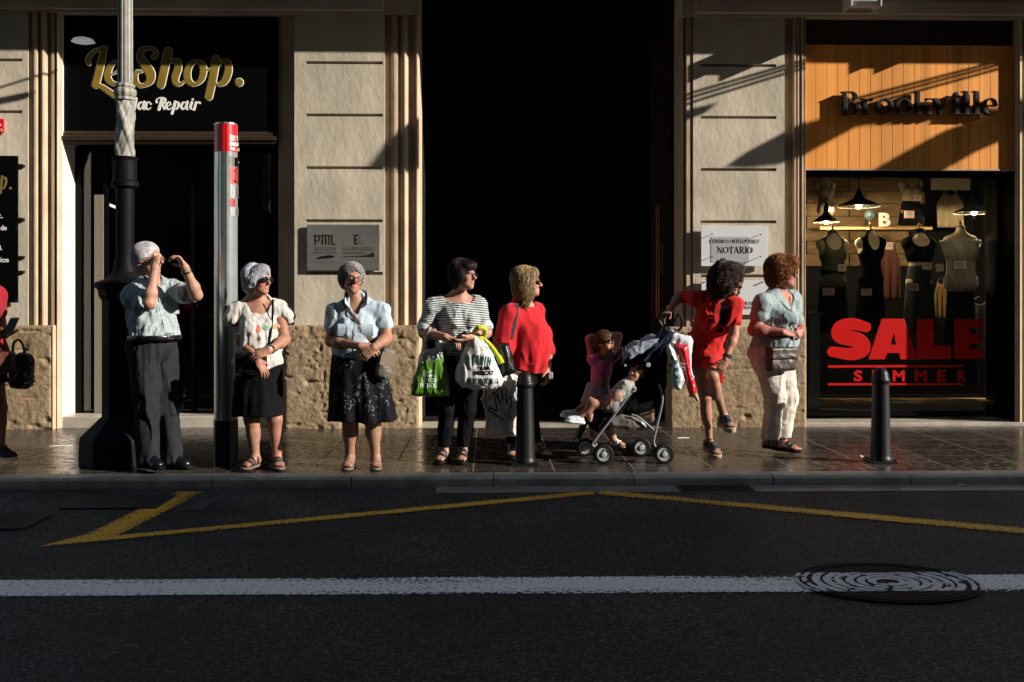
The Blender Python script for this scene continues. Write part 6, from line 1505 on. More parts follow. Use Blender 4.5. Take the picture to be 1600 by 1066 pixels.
# ------------------------------------------------------------------ 3: woman in the pale blue blouse
def blouse_woman():
    Y = 7.50; p = lambda a, b, c=0.: P(a, b, Y + c)
    NB = p(557, 474, .02); PE = p(556, 575, .01); SR, SL = p(524, 489, -.01), p(595, 486, .02); HR, HL = p(540, 588, 0), p(574, 588, .0)
    T = Torso(PE, NB, SR, SL, HR, HL, 6, rib=(.160, .112), waist=(.155, .118), hip=(.175, .13), bust=.035, belly=.035, butt=.02, srad=.045)
    Hd = Head(p(550, 436, -.05), 24, 2, -7, .96)
    eR, wR = p(517, 533, -.06), p(562, 541, -.26); hR = hand(wR, p(590, 549, -.27), (0, .8, -.6), True, (.3, .4, .3), .98, (.7, .5, .3))
    eL, wL = p(605, 529, -.05), p(584, 543, -.27); hL = hand(wL, p(560, 566, -.29), (.1, .8, .3), False, (.3, .5, .3), .98, spread=.14)
    aR, aL = arm(SR, eR, wR, hR, (.048, .042, .027)), arm(SL, eL, wL, hL, (.048, .042, .027))
    kR, kL, kA, lA = p(547, 655, -.02), p(582, 655, -.02), p(547, 716, .03), p(587, 716, .03)
    fR, fL = foot(kA, (-.05, -1, 0), drop=.055, sc=.95), foot(lA, (.12, -1, 0), drop=.055, sc=.95)
    d, cols = make_body('', T, Hd, Hd.neck(NB, .050), [(SR, aR), (SL, aL)], [(HR, leg(HR, kR, kA, fR, (.08, .060, .034), calf=.058)), (HL, leg(HL, kL, lA, fL, (.08, .060, .034), calf=.058))], SKIN_C, GZ, dict(old=True, nose=1.5), brow=(.25, .2, .18))
    lo, hi = bounds([Hd.c, PE, SR, SL, eR, eL, wR, wL, kA, lA, fR[1][0], fL[1][0]], .16)
    o = root_person('grey haired woman in glasses, light blue collared blouse and black floral skirt', d, cols, lo, hi, GZ)
    g = Off(U(T.n, .05), .013); g = U([g, Ell(T.q(.08, 0, .01), (.178, .128, .15), T.M), Ell(T.q(.4, 0, .02), (.162, .125, .18), T.M)], .06)
    for S_, E_, f_ in ((SR, eR, .48), (SL, eL, .45)): g = Limb(g, Cap(S_, S_ + (E_ - S_) * f_, .054, .066), S_, .05, k2=.015)
    g = Sub(g, Cap(T.q(.98, 0, .06), T.q(1.25, 0, .10), .05, .05), .01)
    g = Sub(g, Ell(T.q(.92, 0, .115), (.028, .05, .055), T.M), .006)
    hz = p(0, 552)[2]; hx = PE[0]
    g = And(Disp(g, lambda X: wrinkle((16, 16, 8), .013, T.M)(X) + wrinkle((8, 8, 8), .010, None, 6)(X), .02), Fn(lambda X: (hz - .035 * np.cos((X[:, 0] - hx - .0) * 9) - X[:, 2])))
    for E_, W_ in ((eR, wR), (eL, wL)): g = Sub(g, Cap(E_, W_, .036), .006)
    mb = cloth('pale_blue_linen', (.33, .40, .46), bump=[(60, .25, .003), (18, .3, .01)])
    top = sdf_mesh('blouse', g, mb, o, h=.0065, lo=lo, hi=hi)
    for q in (-1, 1):
        strap_band([(T.q(1.16, q * .04, -.06), (0, 0, 1)), (T.q(1.14, q * .078, -.01), (0, -.3, 1)), (T.q(1.07, q * .078, .07), T.M[2] + T.M[0] * q * .3), (T.q(.95, q * .062, .125), T.M[2] * .8 + T.M[0] * q * .8)], .055, .006, mb, 'collar', top)
    pl = on_node(g, [T.q(t, .0, .35) for t in np.linspace(.82, .05, 10)], .002, -T.M[1]); strap_band([(v, T.M[0]) for v in pl], .028, .003, mb, 'placket', top, n=2)
    for i, v in enumerate(pl[::7]): MB().lathe([(0, -.004), (.006, -.003), (.006, .001)], v + np.array([0, -.003, 0]), 8, 'y').out('button', M['white_v'], top)
    for q in (-1, 1):
        po = on_node(g, [T.q(t, q * .085, .35) for t in (.68, .5)], .002, -T.M[1]); strap_band([(v, T.M[0]) for v in po], .085, .003, mb, 'pocket', top, n=3)
    z0, z1 = p(0, 556)[2], p(0, 658)[2]
    sk = skirt_node(PE[0], PE[1], p(0, 545)[2], p(567, 655)[0], Y, z1, (.165, .135), (.275, .20), 6, .085, .008, 2, .75)
    def floral(m, N, L, b, mp, src, prev):
        v = N.new('ShaderNodeTexVoronoi'); v.inputs['Scale'].default_value = 16; L.new(mp.outputs[0], v.inputs[0])
        n = N.new('ShaderNodeTexNoise'); n.inputs['Scale'].default_value = 60; n.inputs['Detail'].default_value = 4; L.new(mp.outputs[0], n.inputs['Vector'])
        n2 = N.new('ShaderNodeTexNoise'); n2.inputs['Scale'].default_value = 4; n2.inputs['Detail'].default_value = 1; L.new(mp.outputs[0], n2.inputs['Vector'])
        ring = node_math(N, L, 'LESS_THAN', node_math(N, L, 'ABSOLUTE', node_math(N, L, 'SUBTRACT', v.outputs['Distance'], .33)), .09)
        k = node_math(N, L, 'MULTIPLY', ring, node_math(N, L, 'GREATER_THAN', n.outputs[0], .50)); k = node_math(N, L, 'MULTIPLY', k, node_math(N, L, 'GREATER_THAN', n2.outputs[0], .47))
        L.new(mixc(N, L, k, (.004, .004, .006), (.07, .085, .11)), b.inputs['Base Color'])
    sdf_mesh('skirt', Disp(sk, wrinkle((14, 14, 3), .008)), mat('floral_black_cloth', (.01, .01, .01), .8, bump=(45, .2, .004), extra=floral, spec=.1), o, h=.008, lo=np.minimum(lo, lo), hi=hi + .12)
    for ft in (fR, fL): sandal(ft, o, mat('pink_tan_leather', (.20, .115, .09), .5), ((.015, .006), (.04, .006), (.065, .006), (.10, .010), (-.045, .010)), M['sole'])
    H_ = Hd
    hair(H_, [H_.E((0, -.022, .044), (.079, .100, .078)), H_.E((0, -.055, -.01), (.072, .055, .07)), H_.E((.068, -.02, .02), (.018, .042, .045)), H_.E((-.068, -.02, .02), (.022, .042, .05))], o, (.30, .29, .29), lambda q: (q[0] * 8, -.4, .2), n=2600, length=.04, wid=.0026, amp=.018, freq=(28, 28, 28), curl=.005, jit=.6,
         carve=[H_.E((0, .118, -.034), (.068, .088, .124)), H_.E((.085, .028, -.06), (.03, .045, .05)), H_.E((-.085, .028, -.06), (.03, .045, .05))], streak=.5, seed=6)
    glasses(H_, o, False, (.025, .018), mat('dull_metal_frame', (.10, .08, .05), .35, metal=.6))
    # shoulder bag with a tan strap
    a = on_node(g, [p(534, 470, -.12), p(541, 482, -.12), p(556, 500, -.14), p(573, 522, -.14), p(587, 538, -.14)], .006)
    mt = mat('tan_leather', (.15, .105, .065), .5, bump=(60, .2, .003))
    bq = p(602, 568, -.13); bg = thing('shoulder_bag', bq - np.array([0, 0, .11]), 'tan and grey shoulder bag hanging at the hip of the blue blouse woman', 'bag')
    strap_band([(v, (.7, 0, .7)) for v in a] + [(p(594, 548, -.17), (.8, 0, .5))], .026, .004, mt, 'strap', bg)
    M_ = frame(25, 0, 0); rr = R_(-14); L2 = M_[0] * math.cos(rr) + M_[2] * math.sin(rr); U2 = np.cross(M_[1], L2); Mx = np.array([L2, M_[1], U2])
    sdf_mesh('bag_body', Disp(U([Box(bq, (.055, .038, .115), Mx, .03), Ell(bq - U2 * .05, (.062, .05, .07), Mx)], .02), wrinkle((14, 14, 14), .006)), mat('grey_khaki_cloth', (.10, .10, .08), .6, bump=(50, .3, .004)), bg, h=.006, lo=bq - .17, hi=bq + .17)
    strap_band([(bq + Mx[0] * x - Mx[1] * -.045 + Mx[2] * .03, Mx[2]) for x in (-.058, 0, .058)], .10, .006, mt, 'flap', bg)
    return o

# ------------------------------------------------------------------ 4: woman in the striped top with the shopping bags
def striped_woman():
    Y = 7.75; p = lambda a, b, c=0.: P(a, b, Y + c)
    NB = p(716, 467, .02); PE = p(718, 562, .0); SR, SL = p(675, 480, -.03), p(746, 478, .05); HR, HL = p(701, 575, -.02), p(733, 575, .02)
    T = Torso(PE, NB, SR, SL, HR, HL, 14, rib=(.170, .118), waist=(.165, .12), hip=(.18, .13), bust=.045, belly=.03, butt=.03, srad=.050)
    Hd = Head(p(724, 430, -.05), 58, 1, 0, .96)
    eR, wR = p(663, 520, -.05), p(696, 527, -.25); hR = hand(wR, p(724, 537, -.28), (.1, .2, -1), True, (.5, .6, .4), .98, (.7, .5, .1))
    eL, wL = p(759, 520, -.02), p(733, 526, -.25); hL = hand(wL, p(708, 538, -.31), (-.1, .3, .9), False, (.4, .5, .4), .98)
    aR, aL = arm(SR, eR, wR, hR, (.054, .046, .029)), arm(SL, eL, wL, hL, (.054, .046, .029))
    kR, kL, kA, lA = p(697, 640, -.03), p(731, 640, .0), p(694, 704, .02), p(724, 704, .02)
    fR, fL = foot(kA, (-.25, -1, 0), drop=.065), foot(lA, (-.1, -1, 0), drop=.065)
    d, cols = make_body('', T, Hd, Hd.neck(NB, .052), [(SR, aR), (SL, aL)], [(HR, leg(HR, kR, kA, fR)), (HL, leg(HL, kL, lA, fL))], SKIN_A, GZ, dict(old=True, nose=1.3), brow=(.05, .03, .03))
    lo, hi = bounds([Hd.c, PE, SR, SL, eR, eL, wR, wL, kA, lA, fR[1][0], fL[1][0]], .17)
    o = root_person('dark haired woman in a navy and white striped top holding several shopping bags', d, cols, lo, hi, GZ)
    g = Off(U(T.n, .05), .012); g = U([g, Ell(T.q(.15, 0, .01), (.184, .138, .18), T.M), Ell(T.q(.4, 0, .01), (.172, .130, .18), T.M)], .05)
    for S_, E_ in ((SR, eR), (SL, eL)): g = Limb(g, Cap(S_, S_ + (E_ - S_) * .78, .064, .066), S_, .05, k2=.012)
    g = Sub(g, Ell(T.q(1.06, 0, .05), (.125, .13, .075), T.M), .01)
    g = And(Disp(g, lambda X: wrinkle((14, 14, 14), .010, T.M)(X) + wrinkle((9, 9, 9), .008, None, 6)(X), .02), Half(p(0, 556), (0, 0, -1)))
    for E_, W_ in ((eR, wR), (eL, wL)): g = Sub(g, Cap(E_, W_, .042), .006)
    def stripes(m, N, L, b, mp, src, prev):
        sx = N.new('ShaderNodeSeparateXYZ'); L.new(mp.outputs[0], sx.inputs[0])
        n = N.new('ShaderNodeTexNoise'); n.inputs['Scale'].default_value = 6; n.inputs['Detail'].default_value = 1; L.new(mp.outputs[0], n.inputs['Vector'])
        v = node_math(N, L, 'MULTIPLY_ADD', n.outputs[0], .02, sx.outputs[2]); v = node_math(N, L, 'MULTIPLY_ADD', node_math(N, L, 'ABSOLUTE', sx.outputs[0]), .10, v)
        f = node_math(N, L, 'FRACT', node_math(N, L, 'MULTIPLY', v, 58)); k = node_math(N, L, 'LESS_THAN', f, .42)
        L.new(mixc(N, L, k, (.42, .44, .43), (.016, .03, .05)), b.inputs['Base Color'])
    ms = mat('striped_jersey', (.5, .5, .5), .85, bump=(60, .2, .003), extra=stripes, spec=.2)
    top = sdf_mesh('striped_top', g, ms, o, h=.0065, lo=lo, hi=hi)
    for S_, E_ in ((SR, eR), (SL, eL)):
        c0 = S_ + (E_ - S_) * .74; c1 = S_ + (E_ - S_) * .86; n = And(Cap(S_, E_, .071), Slab((c0 + c1) / 2, E_ - S_, .022)); sdf_mesh('cuff', n, mat('cuff_white', (.48, .50, .50), .8), top, h=.006, lo=c0 - .12, hi=c1 + .12)
    def tr(H_, K_, A_): return U([Cap(H_, K_, .102, .066), Cap(K_, A_, .066, .052)], .03)
    gt = U([And(Off(U(T.n[1:3] + T.n[-2:], .05), .008), Half(p(0, 545), (0, 0, 1))), tr(HR, kR, kA), tr(HL, kL, lA)], .05)
    gt = And(Disp(gt, lambda X: wrinkle((14, 14, 5), .012, T.M)(X)), Half(p(0, 700), (0, 0, -1)))
    sdf_mesh('trousers', gt, cloth('black_trouser_cloth', (.004, .004, .005)), o, h=.0075, lo=lo, hi=hi)
    for ft in (fR, fL): sandal(ft, o, M['strap_b'], ((.055, .016), (.10, .016), (-.045, .012)), M['ink'])
    H_ = Hd
    hair(H_, [H_.E((0, -.024, .048), (.088, .106, .088)), H_.E((0, -.06, -.02), (.080, .06, .09)), H_.E((.070, -.01, .0), (.022, .06, .07)), H_.E((-.070, -.01, .0), (.022, .06, .07)), H_.E((0, .062, .075), (.062, .046, .036))], o, (.022, .012, .010), lambda q: (q[0] * 4, .6 if q[1] > 0 else -.3, -.8), n=1800, length=.06, amp=.010,
         carve=[H_.E((0, .118, -.055), (.064, .078, .108))], streak=.5, seed=7)
    glasses(H_, o, False, (.028, .020))
    return o, g, wR, wL, eR, eL

# ------------------------------------------------------------------ 5: blonde woman in the red blouse
def red_blouse_woman():
    Y = 8.0; p = lambda a, b, c=0.: P(a, b, Y + c)
    NB = p(816, 476, .02); PE = p(816, 588, .0); SR, SL = p(796, 492, -.12), p(836, 488, .10); HR, HL = p(808, 600, -.06), p(824, 600, .06)
    T = Torso(PE, NB, SR, SL, HR, HL, 62, rib=(.165, .125), waist=(.165, .135), hip=(.175, .135), bust=.055, belly=.04, butt=.02, srad=.052)
    Hd = Head(p(824, 442, -.03), 84, 4, 0, .97)
    eR, wR = p(788, 540, -.14), p(800, 580, -.16); hR = hand(wR, p(812, 600, -.2), (.8, .6, 0), True, (.5, .6, .4))
    eL, wL = p(853, 545, .02), p(856, 576, -.02); hL = hand(wL, p(857, 596, -.05), (-.8, .4, 0), False, (.5, .6, .4))
    aR, aL = arm(SR, eR, wR, hR, (.052, .044, .028)), arm(SL, eL, wL, hL, (.052, .044, .028))
    kR, kL, kA, lA = p(806, 648, -.05), p(826, 648, .04), p(802, 698, -.04), p(838, 698, .05)
    fR, fL = foot(kA, (-.1, -1, 0), drop=.06), foot(lA, (.6, -.8, 0), drop=.06)
    d, cols = make_body('', T, Hd, Hd.neck(NB, .052), [(SR, aR), (SL, aL)], [(HR, leg(HR, kR, kA, fR)), (HL, leg(HL, kL, lA, fL))], SKIN_A, GZ, dict(old=True, nose=1.3), brow=(.2, .12, .08))
    lo, hi = bounds([Hd.c, PE, SR, SL, eR, eL, wR, wL, kA, lA, fR[1][0], fL[1][0]], .19)
    o = root_person('blonde woman in profile wearing a loose red blouse and sunglasses behind the bollard', d, cols, lo, hi, GZ)
    g = Off(U(T.n, .05), .014); q0 = p(816, 560)
    g = U([g, Ell(p(818, 575), (.190, .17, .20)), Ell(T.q(.45, 0, .06), (.19, .175, .22), T.M)], .07)
    g = Limb(g, U([Cap(SR, eR, .078, .094), Cap(eR, eR + (wR - eR) * .15, .094, .085)], .02), SR, .05, k2=.02); g = Limb(g, U([Cap(SL, eL, .068, .07)], .02), SL, .05, k2=.02)
    g = Sub(g, Ell(T.q(1.06, 0, .05), (.078, .095, .075), T.M), .01)
    hx = p(816, 0)[0]; hz = p(0, 578)[2]
    g = And(Disp(g, lambda X: -.010 * np.sin(np.arctan2(X[:, 1] - q0[1], X[:, 0] - q0[0]) * 11 + 2 * vnoise(X * 3)) * np.clip((T.q(.6)[2] - X[:, 2]) * 3, 0, 1) + wrinkle((12, 12, 5), .012, T.M)(X), .025), Fn(lambda X: hz - .03 * np.sin((X[:, 0] - hx) * 12) - X[:, 2]))
    top = sdf_mesh('red_blouse', g, cloth('red_blouse_cloth', (.43, .009, .016), bump=(50, .2, .003)), o, h=.0068, lo=lo, hi=hi)
    def tr(H_, K_, A_): return U([Cap(H_, K_, .110, .074), Cap(K_, A_, .074, .060)], .05)
    gt = U([And(Off(U(T.n[1:3] + T.n[-2:], .05), .008), Half(p(0, 568), (0, 0, 1))), tr(HR, kR, kA), tr(HL, kL, lA)], .05)
    gt = And(Disp(gt, wrinkle((14, 14, 5), .010)), Half(p(0, 694), (0, 0, -1)))
    sdf_mesh('trousers', gt, M['c_black'], o, h=.0085, lo=lo, hi=hi)
    for ft in (fR, fL): sandal(ft, o, M['strap_b'], ((.06, .014), (.10, .014)), M['ink'])
    H_ = Hd
    hair(H_, [H_.E((0, -.022, .046), (.088, .104, .088)), H_.E((0, -.062, -.04), (.078, .056, .098)), H_.E((.066, -.015, -.04), (.024, .060, .10)), H_.E((-.068, -.012, -.045), (.026, .062, .105)), H_.E((0, .035, .088), (.06, .05, .026))], o, (.27, .18, .085), lambda q: (.0, -.15 if q[2] < .06 else -.4, -1), n=3600, length=.13, wid=.0040, amp=.020, freq=(55, 55, 7), jit=.2, lift=.004,
         carve=[H_.E((0, .112, -.05), (.068, .080, .118)), H_.E((0, .05, -.13), (.05, .06, .06))], streak=.8, seed=8)
    glasses(H_, o, True, (.026, .019), mat('tortoise_frame', (.09, .03, .015), .3))
    a = on_node(g, [p(808, 474, -.14), p(807, 488, -.14), p(805, 502, -.14), p(802, 516, -.14), p(799, 530, -.14)], .004); strap_band([(v, (1, 0, 0)) for v in a], .026, .004, mat('grey_strap', (.05, .055, .065), .5), 'shoulder_strap', o)
    MB().box(*(lambda c: (c[0] - .012, c[0] + .022, c[1] - .05, c[1] + .05, c[2] - .012, c[2] + .045))(p(859, 590, -.04))).out('wallet', mat('pale_wallet', (.35, .33, .36), .5), label='pale wallet held low beside the red blouse', cat='wallet', bevel=.004)
    return o

# ------------------------------------------------------------------ 6: woman leaning in the red dress
def red_dress_woman():
    Y = 8.0; p = lambda a, b, c=0.: P(a, b, Y + c)
    NB = p(1123, 465, -.05); PE = p(1101, 545, .14); SR, SL = p(1087, 467, -.02), p(1149, 477, -.10); HR, HL = p(1090, 557, .14), p(1114, 557, .12)
    T = Torso(PE, NB, SR, SL, HR, HL, 14, rib=(.150, .105), waist=(.135, .10), hip=(.165, .12), bust=.035, belly=.01, butt=.03, srad=.046)
    Hd = Head(p(1137, 440, -.10), 58, -3, -6, .93)
    eR, wR = p(1062, 462, .12), p(1046, 486, -.04); hR = hand(wR, p(1033, 496, -.10), (0, .3, -1), True, (.5, .7, .5), .95, (.7, .6, .2))
    eL, wL = p(1147, 524, -.14), p(1134, 562, -.22); hL = hand(wL, p(1119, 590, -.24), (-.3, .8, -.3), False, (.35, .5, .4), .98, (.7, .6, .2))
    aR, aL = arm(SR, eR, wR, hR, (.044, .037, .025)), arm(SL, eL, wL, hL, (.044, .038, .026))
    kS, aS = p(1102, 622, .08), p(1109, 690, .08)        # standing leg (her right)
    kT, aT = p(1113, 588, -.20), p(1131, 650, -.06)      # raised, crossed leg (her left)
    fS = foot(aS, (.35, -1, 0), (0, -.0, 1), drop=.105, sc=.93); fT = foot(aT, (.25, -.9, -.35), (.0, -.2, 1), drop=.06, sc=.93)
    fS = foot(aS, nrm((.3, -.92, -.35)), nrm((.0, -.33, .94)), drop=.055, sc=.93)
    d, cols = make_body('', T, Hd, Hd.neck(NB, .047), [(SR, aR), (SL, aL)], [(HR, leg(HR, kS, aS, fS, (.074, .045, .028), calf=.042)), (HL, leg(HL, kT, aT, fT, (.072, .047, .029), calf=.043))], (.31, .155, .10), GZ, dict(nose=1.3), brow=(.03, .02, .015), lips=(.40, .06, .06))
    lo, hi = bounds([Hd.c, PE, SR, SL, eR, wR, wL, eL, aS, aT, fS[1][0], fT[1][0], kT], .17)
    o = root_person('curly haired woman in a red dress leaning on the stroller with one leg crossed', d, cols, lo, hi, GZ)
    g = Off(U(T.n, .045), .012)
    g = Limb(g, Cap(SR, SR + (eR - SR) * .62, .056, .058), SR, .045, k2=.01); g = Limb(g, Cap(SL, SL + (eL - SL) * .52, .056, .058), SL, .045, k2=.01)
    sk = U([Cap(HR + np.array([-.02, .0, .02]), HR + (kS - HR) * .25, .115, .10), Cap(HL, HL + (kT - HL) * .62, .102, .080), Ell(T.q(.02), (.178, .135, .14), T.M)], .08)
    g = U([g, sk], .05); g = Sub(g, Ell(T.q(.93, .0, .115), (.040, .075, .12), T.M), .008)
    hx = p(1106, 0)[0]; hz = p(0, 577)[2]
    g = And(Disp(g, lambda X: wrinkle((13, 13, 7), .011, T.M)(X) + wrinkle((8, 8, 8), .009, None, 2)(X), .02), Fn(lambda X: hz - .10 * np.clip((X[:, 0] - hx) * 4, 0, 1) * 0 - X[:, 2]))
    g = Sub(g, Cap(wL, eL, .045), .004)
    md = cloth('red_dress_cloth', (.45, .010, .008), bump=(50, .2, .003))
    top = sdf_mesh('red_dress', g, md, o, h=.0065, lo=lo, hi=hi)
    fl = And(Box(p(1126, 582, -.06), (.022, .015, .085), None, .008), Half((0, 0, 0), (0, 0, -1))); c = p(1126, 585, -.06)
    sdf_mesh('hem_panel', Disp(fl, wrinkle((10, 10, 10), .004)), md, top, h=.006, lo=c - .15, hi=c + .15)
    inner = cloth('black_neckline_shade', (.008, .008, .009)); V = on_node(g, [T.q(t, 0, .4) for t in (.98, .88, .78, .66, .50)], .004, -T.M[1]); strap_band([(v, T.M[0]) for v in V], .085, .004, inner, 'neckline_shade', top, n=3)  # black strip down the chest stands in for shadow inside the neckline
    for q in (-1, 1):
        V = on_node(g, [T.q(t, q * a, .4) for t, a in ((1.02, .070), (.92, .068), (.80, .060), (.68, .040))], .007, -T.M[1]); strap_band([(v, T.M[0] + T.M[2] * .2 * q) for v in V], .045, .006, md, 'lapel', top, n=4)
    sm = mat('navy_sandal', (.012, .018, .035), .5)
    sandal(fS, o, sm, ((.0, .03), (.06, .012), (.10, .022), (-.045, .02)), mat('cork_sole', (.30, .22, .16), .7), heel=.025); sandal(fT, o, sm, ((.0, .03), (.06, .012), (.10, .022), (-.045, .02)), mat('cork_sole2', (.30, .22, .16), .7), heel=.02)
    H_ = Hd
    cn = [H_.E((0, -.028, .045), (.088, .104, .092)), H_.E((0, -.07, -.04), (.088, .062, .09)), H_.E((.072, -.03, -.02), (.030, .055, .085)), H_.E((-.072, -.03, -.02), (.032, .055, .085)), H_.E((0, .035, .092), (.068, .045, .036))]
    hair(H_, cn, o, (.038, .020, .014), lambda q: (q[0] * 3, -.2, -1), n=4200, length=.055, wid=.0034, amp=.046, freq=(26, 26, 26), curl=.014, jit=1.0, lift=.004, carve=[H_.E((0, .130, -.045), (.082, .118, .118))], streak=.55, seed=9)
    glasses(H_, o, False, (.027, .019))
    wr = wL + (eL - wL) * .14; dw = nrm(eL - wL); a_ = nrm(np.cross(dw, (0, 1, 0))); b_ = np.cross(dw, a_)
    wt = MB().tube([wr + (a_ * math.cos(t) + b_ * math.sin(t)) * .031 for t in np.linspace(0, 6.28, 18)[:-1]], .007, 6, closed=True).out('watch', M['leather_b'], o)
    MB().lathe([(.0, -.006), (.018, -.005), (.018, .004), (.0, .005)], wr + np.array([.012, -.03, 0]), 16, 'y').out('dial', M['steel'], wt)
    wr = wR + (eR - wR) * .12; dw = nrm(eR - wR); a_ = nrm(np.cross(dw, (0, 1, 0))); b_ = np.cross(dw, a_)
    MB().tube([wr + (a_ * math.cos(t) + b_ * math.sin(t)) * .032 for t in np.linspace(0, 6.28, 18)[:-1]], .004, 6, closed=True).out('bracelet', M['brass'], o)
    return o

# ------------------------------------------------------------------ 7: red haired woman in white trousers
def white_trousers_woman():
    Y = 8.12; p = lambda a, b, c=0.: P(a, b, Y + c)
    NB = p(1214, 461, .02); PE = p(1207, 552, .0); SR, SL = p(1192, 474, -.12), p(1238, 468, .10); HR, HL = p(1199, 566, -.07), p(1217, 566, .07)
    T = Torso(PE, NB, SR, SL, HR, HL, 56, rib=(.160, .125), waist=(.165, .14), hip=(.180, .145), bust=.065, belly=.05, butt=.025, srad=.052)
    Hd = Head(p(1223, 428, -.03), 74, 1, 0, .96)
    eR, wR = p(1178, 516, -.12), p(1222, 519, -.20); hR = hand(wR, p(1247, 522, -.16), (.1, .6, -.6), True, (.4, .6, .5), 1.0, (.6, .6, .3))
    eL, wL = p(1246, 505, .06), p(1252, 516, -.10); hL = hand(wL, p(1244, 526, -.2), (-.5, .6, -.3), False, (.6, .8, .6), 1.0)
    aR, aL = arm(SR, eR, wR, hR, (.056, .050, .031)), arm(SL, eL, wL, hL, (.054, .048, .030))
    kR, kL, kA, lA = p(1212, 622, -.08), p(1230, 618, .08), p(1203, 688, -.06), p(1222, 692, .06)
    fR, fL = foot(kA, (.5, -.85, 0), drop=.052), foot(lA, (.7, -.75, 0), drop=.052)
    d, cols = make_body('', T, Hd, Hd.neck(NB, .056), [(SR, aR), (SL, aL)], [(HR, leg(HR, kR, kA, fR)), (HL, leg(HL, kL, lA, fL))], (.33, .135, .095), GZ, dict(old=True, nose=1.3, jaw=1.1), brow=(.15, .08, .05))
    lo, hi = bounds([Hd.c, PE, SR, SL, eR, eL, wR, wL, kA, lA, fR[1][0], fL[1][0]], .18)
    o = root_person('short red haired woman in a pale striped shirt and white trousers looking right', d, cols, lo, hi, GZ)
    g = Off(U(T.n, .05), .012); g = U([g, Ell(T.q(.18, 0, .02), (.188, .17, .17), T.M)], .05)
    g = Limb(g, Cap(SR, SR + (eR - SR) * .42, .066, .073), SR, .05, k2=.012); g = Limb(g, Cap(SL, SL + (eL - SL) * .45, .064, .066), SL, .05, k2=.012)
    g = Sub(g, Ell(T.q(1.02, 0, .09), (.070, .10, .11), T.M), .01)
    g = Sub(g, Cap(T.q(.9, 0, .12), T.q(.78, 0, .2), .05, .03), .01)
    g = And(Disp(g, lambda X: wrinkle((13, 13, 9), .010, T.M)(X), .02), Half(p(0, 543), (0, 0, -1)))
    g = Sub(g, Cap(eR, wR, .045), .006)
    def stripes(m, N, L, b, mp, src, prev):
        sx = N.new('ShaderNodeSeparateXYZ'); L.new(mp.outputs[0], sx.inputs[0])
        n = N.new('ShaderNodeTexNoise'); n.inputs['Scale'].default_value = 5; n.inputs['Detail'].default_value = 1; L.new(mp.outputs[0], n.inputs['Vector'])
        f = node_math(N, L, 'FRACT', node_math(N, L, 'MULTIPLY', node_math(N, L, 'MULTIPLY_ADD', n.outputs[0], .03, sx.outputs[2]), 70)); k = node_math(N, L, 'LESS_THAN', f, .45)
        L.new(mixc(N, L, k, (.27, .335, .345), (.19, .25, .275)), b.inputs['Base Color'])
    sdf_mesh('striped_shirt', g, mat('fine_striped_jersey', (.5, .5, .5), .85, bump=(60, .2, .003), extra=stripes, spec=.2), o, h=.0065, lo=lo, hi=hi)
    def tr(H_, K_, A_): return U([Cap(H_, K_, .125, .080), Cap(K_, A_, .080, .070)], .04)
    gt = U([And(Off(U(T.n[1:3] + T.n[-2:], .05), .010), Half(p(0, 535), (0, 0, 1))), tr(HR, kR, kA), tr(HL, kL, lA)], .025)
    gt = And(Disp(gt, lambda X: wrinkle((12, 12, 4), .016)(X) + wrinkle((8, 8, 12), .012, None, 4)(X), .025), Half(p(0, 689), (0, 0, -1)))
    sdf_mesh('white_trousers', gt, cloth('white_cotton', (.50, .46, .41), bump=[(45, .2, .003), (14, .3, .01)]), o, h=.0068, lo=lo, hi=hi)
    for ft in (fR, fL): sandal(ft, o, M['strap_b'], ((.02, .014), (.065, .014), (.10, .015), (-.04, .02)), M['ink'])
    H_ = Hd
    hair(H_, [H_.E((0, -.020, .052), (.090, .106, .092)), H_.E((0, -.062, -.01), (.080, .06, .085)), H_.E((.074, -.015, .015), (.022, .055, .055)), H_.E((-.074, -.015, .015), (.024, .055, .055)), H_.E((0, .055, .095), (.062, .05, .04))], o, (.30, .115, .035), lambda q: (q[0] * 4, -.5 if q[1] < .02 else .5, .15 if q[2] > 0 else -.6), n=3200, length=.045, wid=.003, amp=.030, freq=(28, 28, 22), curl=.008, jit=.7, lift=.005,
         carve=[H_.E((0, .118, -.045), (.068, .078, .112)), H_.E((.085, .028, -.06), (.03, .045, .05)), H_.E((-.085, .028, -.06), (.03, .045, .05))], streak=.5, seed=10)
    glasses(H_, o, True, (.027, .019))
    # brown cross-body bag
    bq = p(1220, 561, -.21); bg = thing('crossbody_bag', bq - np.array([0, 0, .1]), 'dark brown leather bag hanging over the white trousers', 'bag')
    Mx = frame(22); bn = Disp(Box(bq, (.130, .045, .095), Mx, .025), wrinkle((12, 12, 12), .008))
    sdf_mesh('bag_body', bn, M['leather_br'], bg, h=.006, lo=bq - .18, hi=bq + .18)
    sdf_mesh('flap', Disp(Box(bq + np.array([0, 0, .045]) - Mx[1] * -.008, (.133, .050, .05), Mx, .02), wrinkle((12, 12, 12), .006)), M['leather_br'], bg, h=.006, lo=bq - .18, hi=bq + .18)
    a = on_node(g, [p(1233, 464, -.14), p(1236, 480, -.14), p(1237, 500, -.14), p(1238, 515, -.14)], .006)
    strap_band([(v, (1, .3, 0)) for v in a] + [(p(1241, 545, -.22), (1, .3, 0))], .010, .004, M['leather_br'], 'strap', bg)
    return o

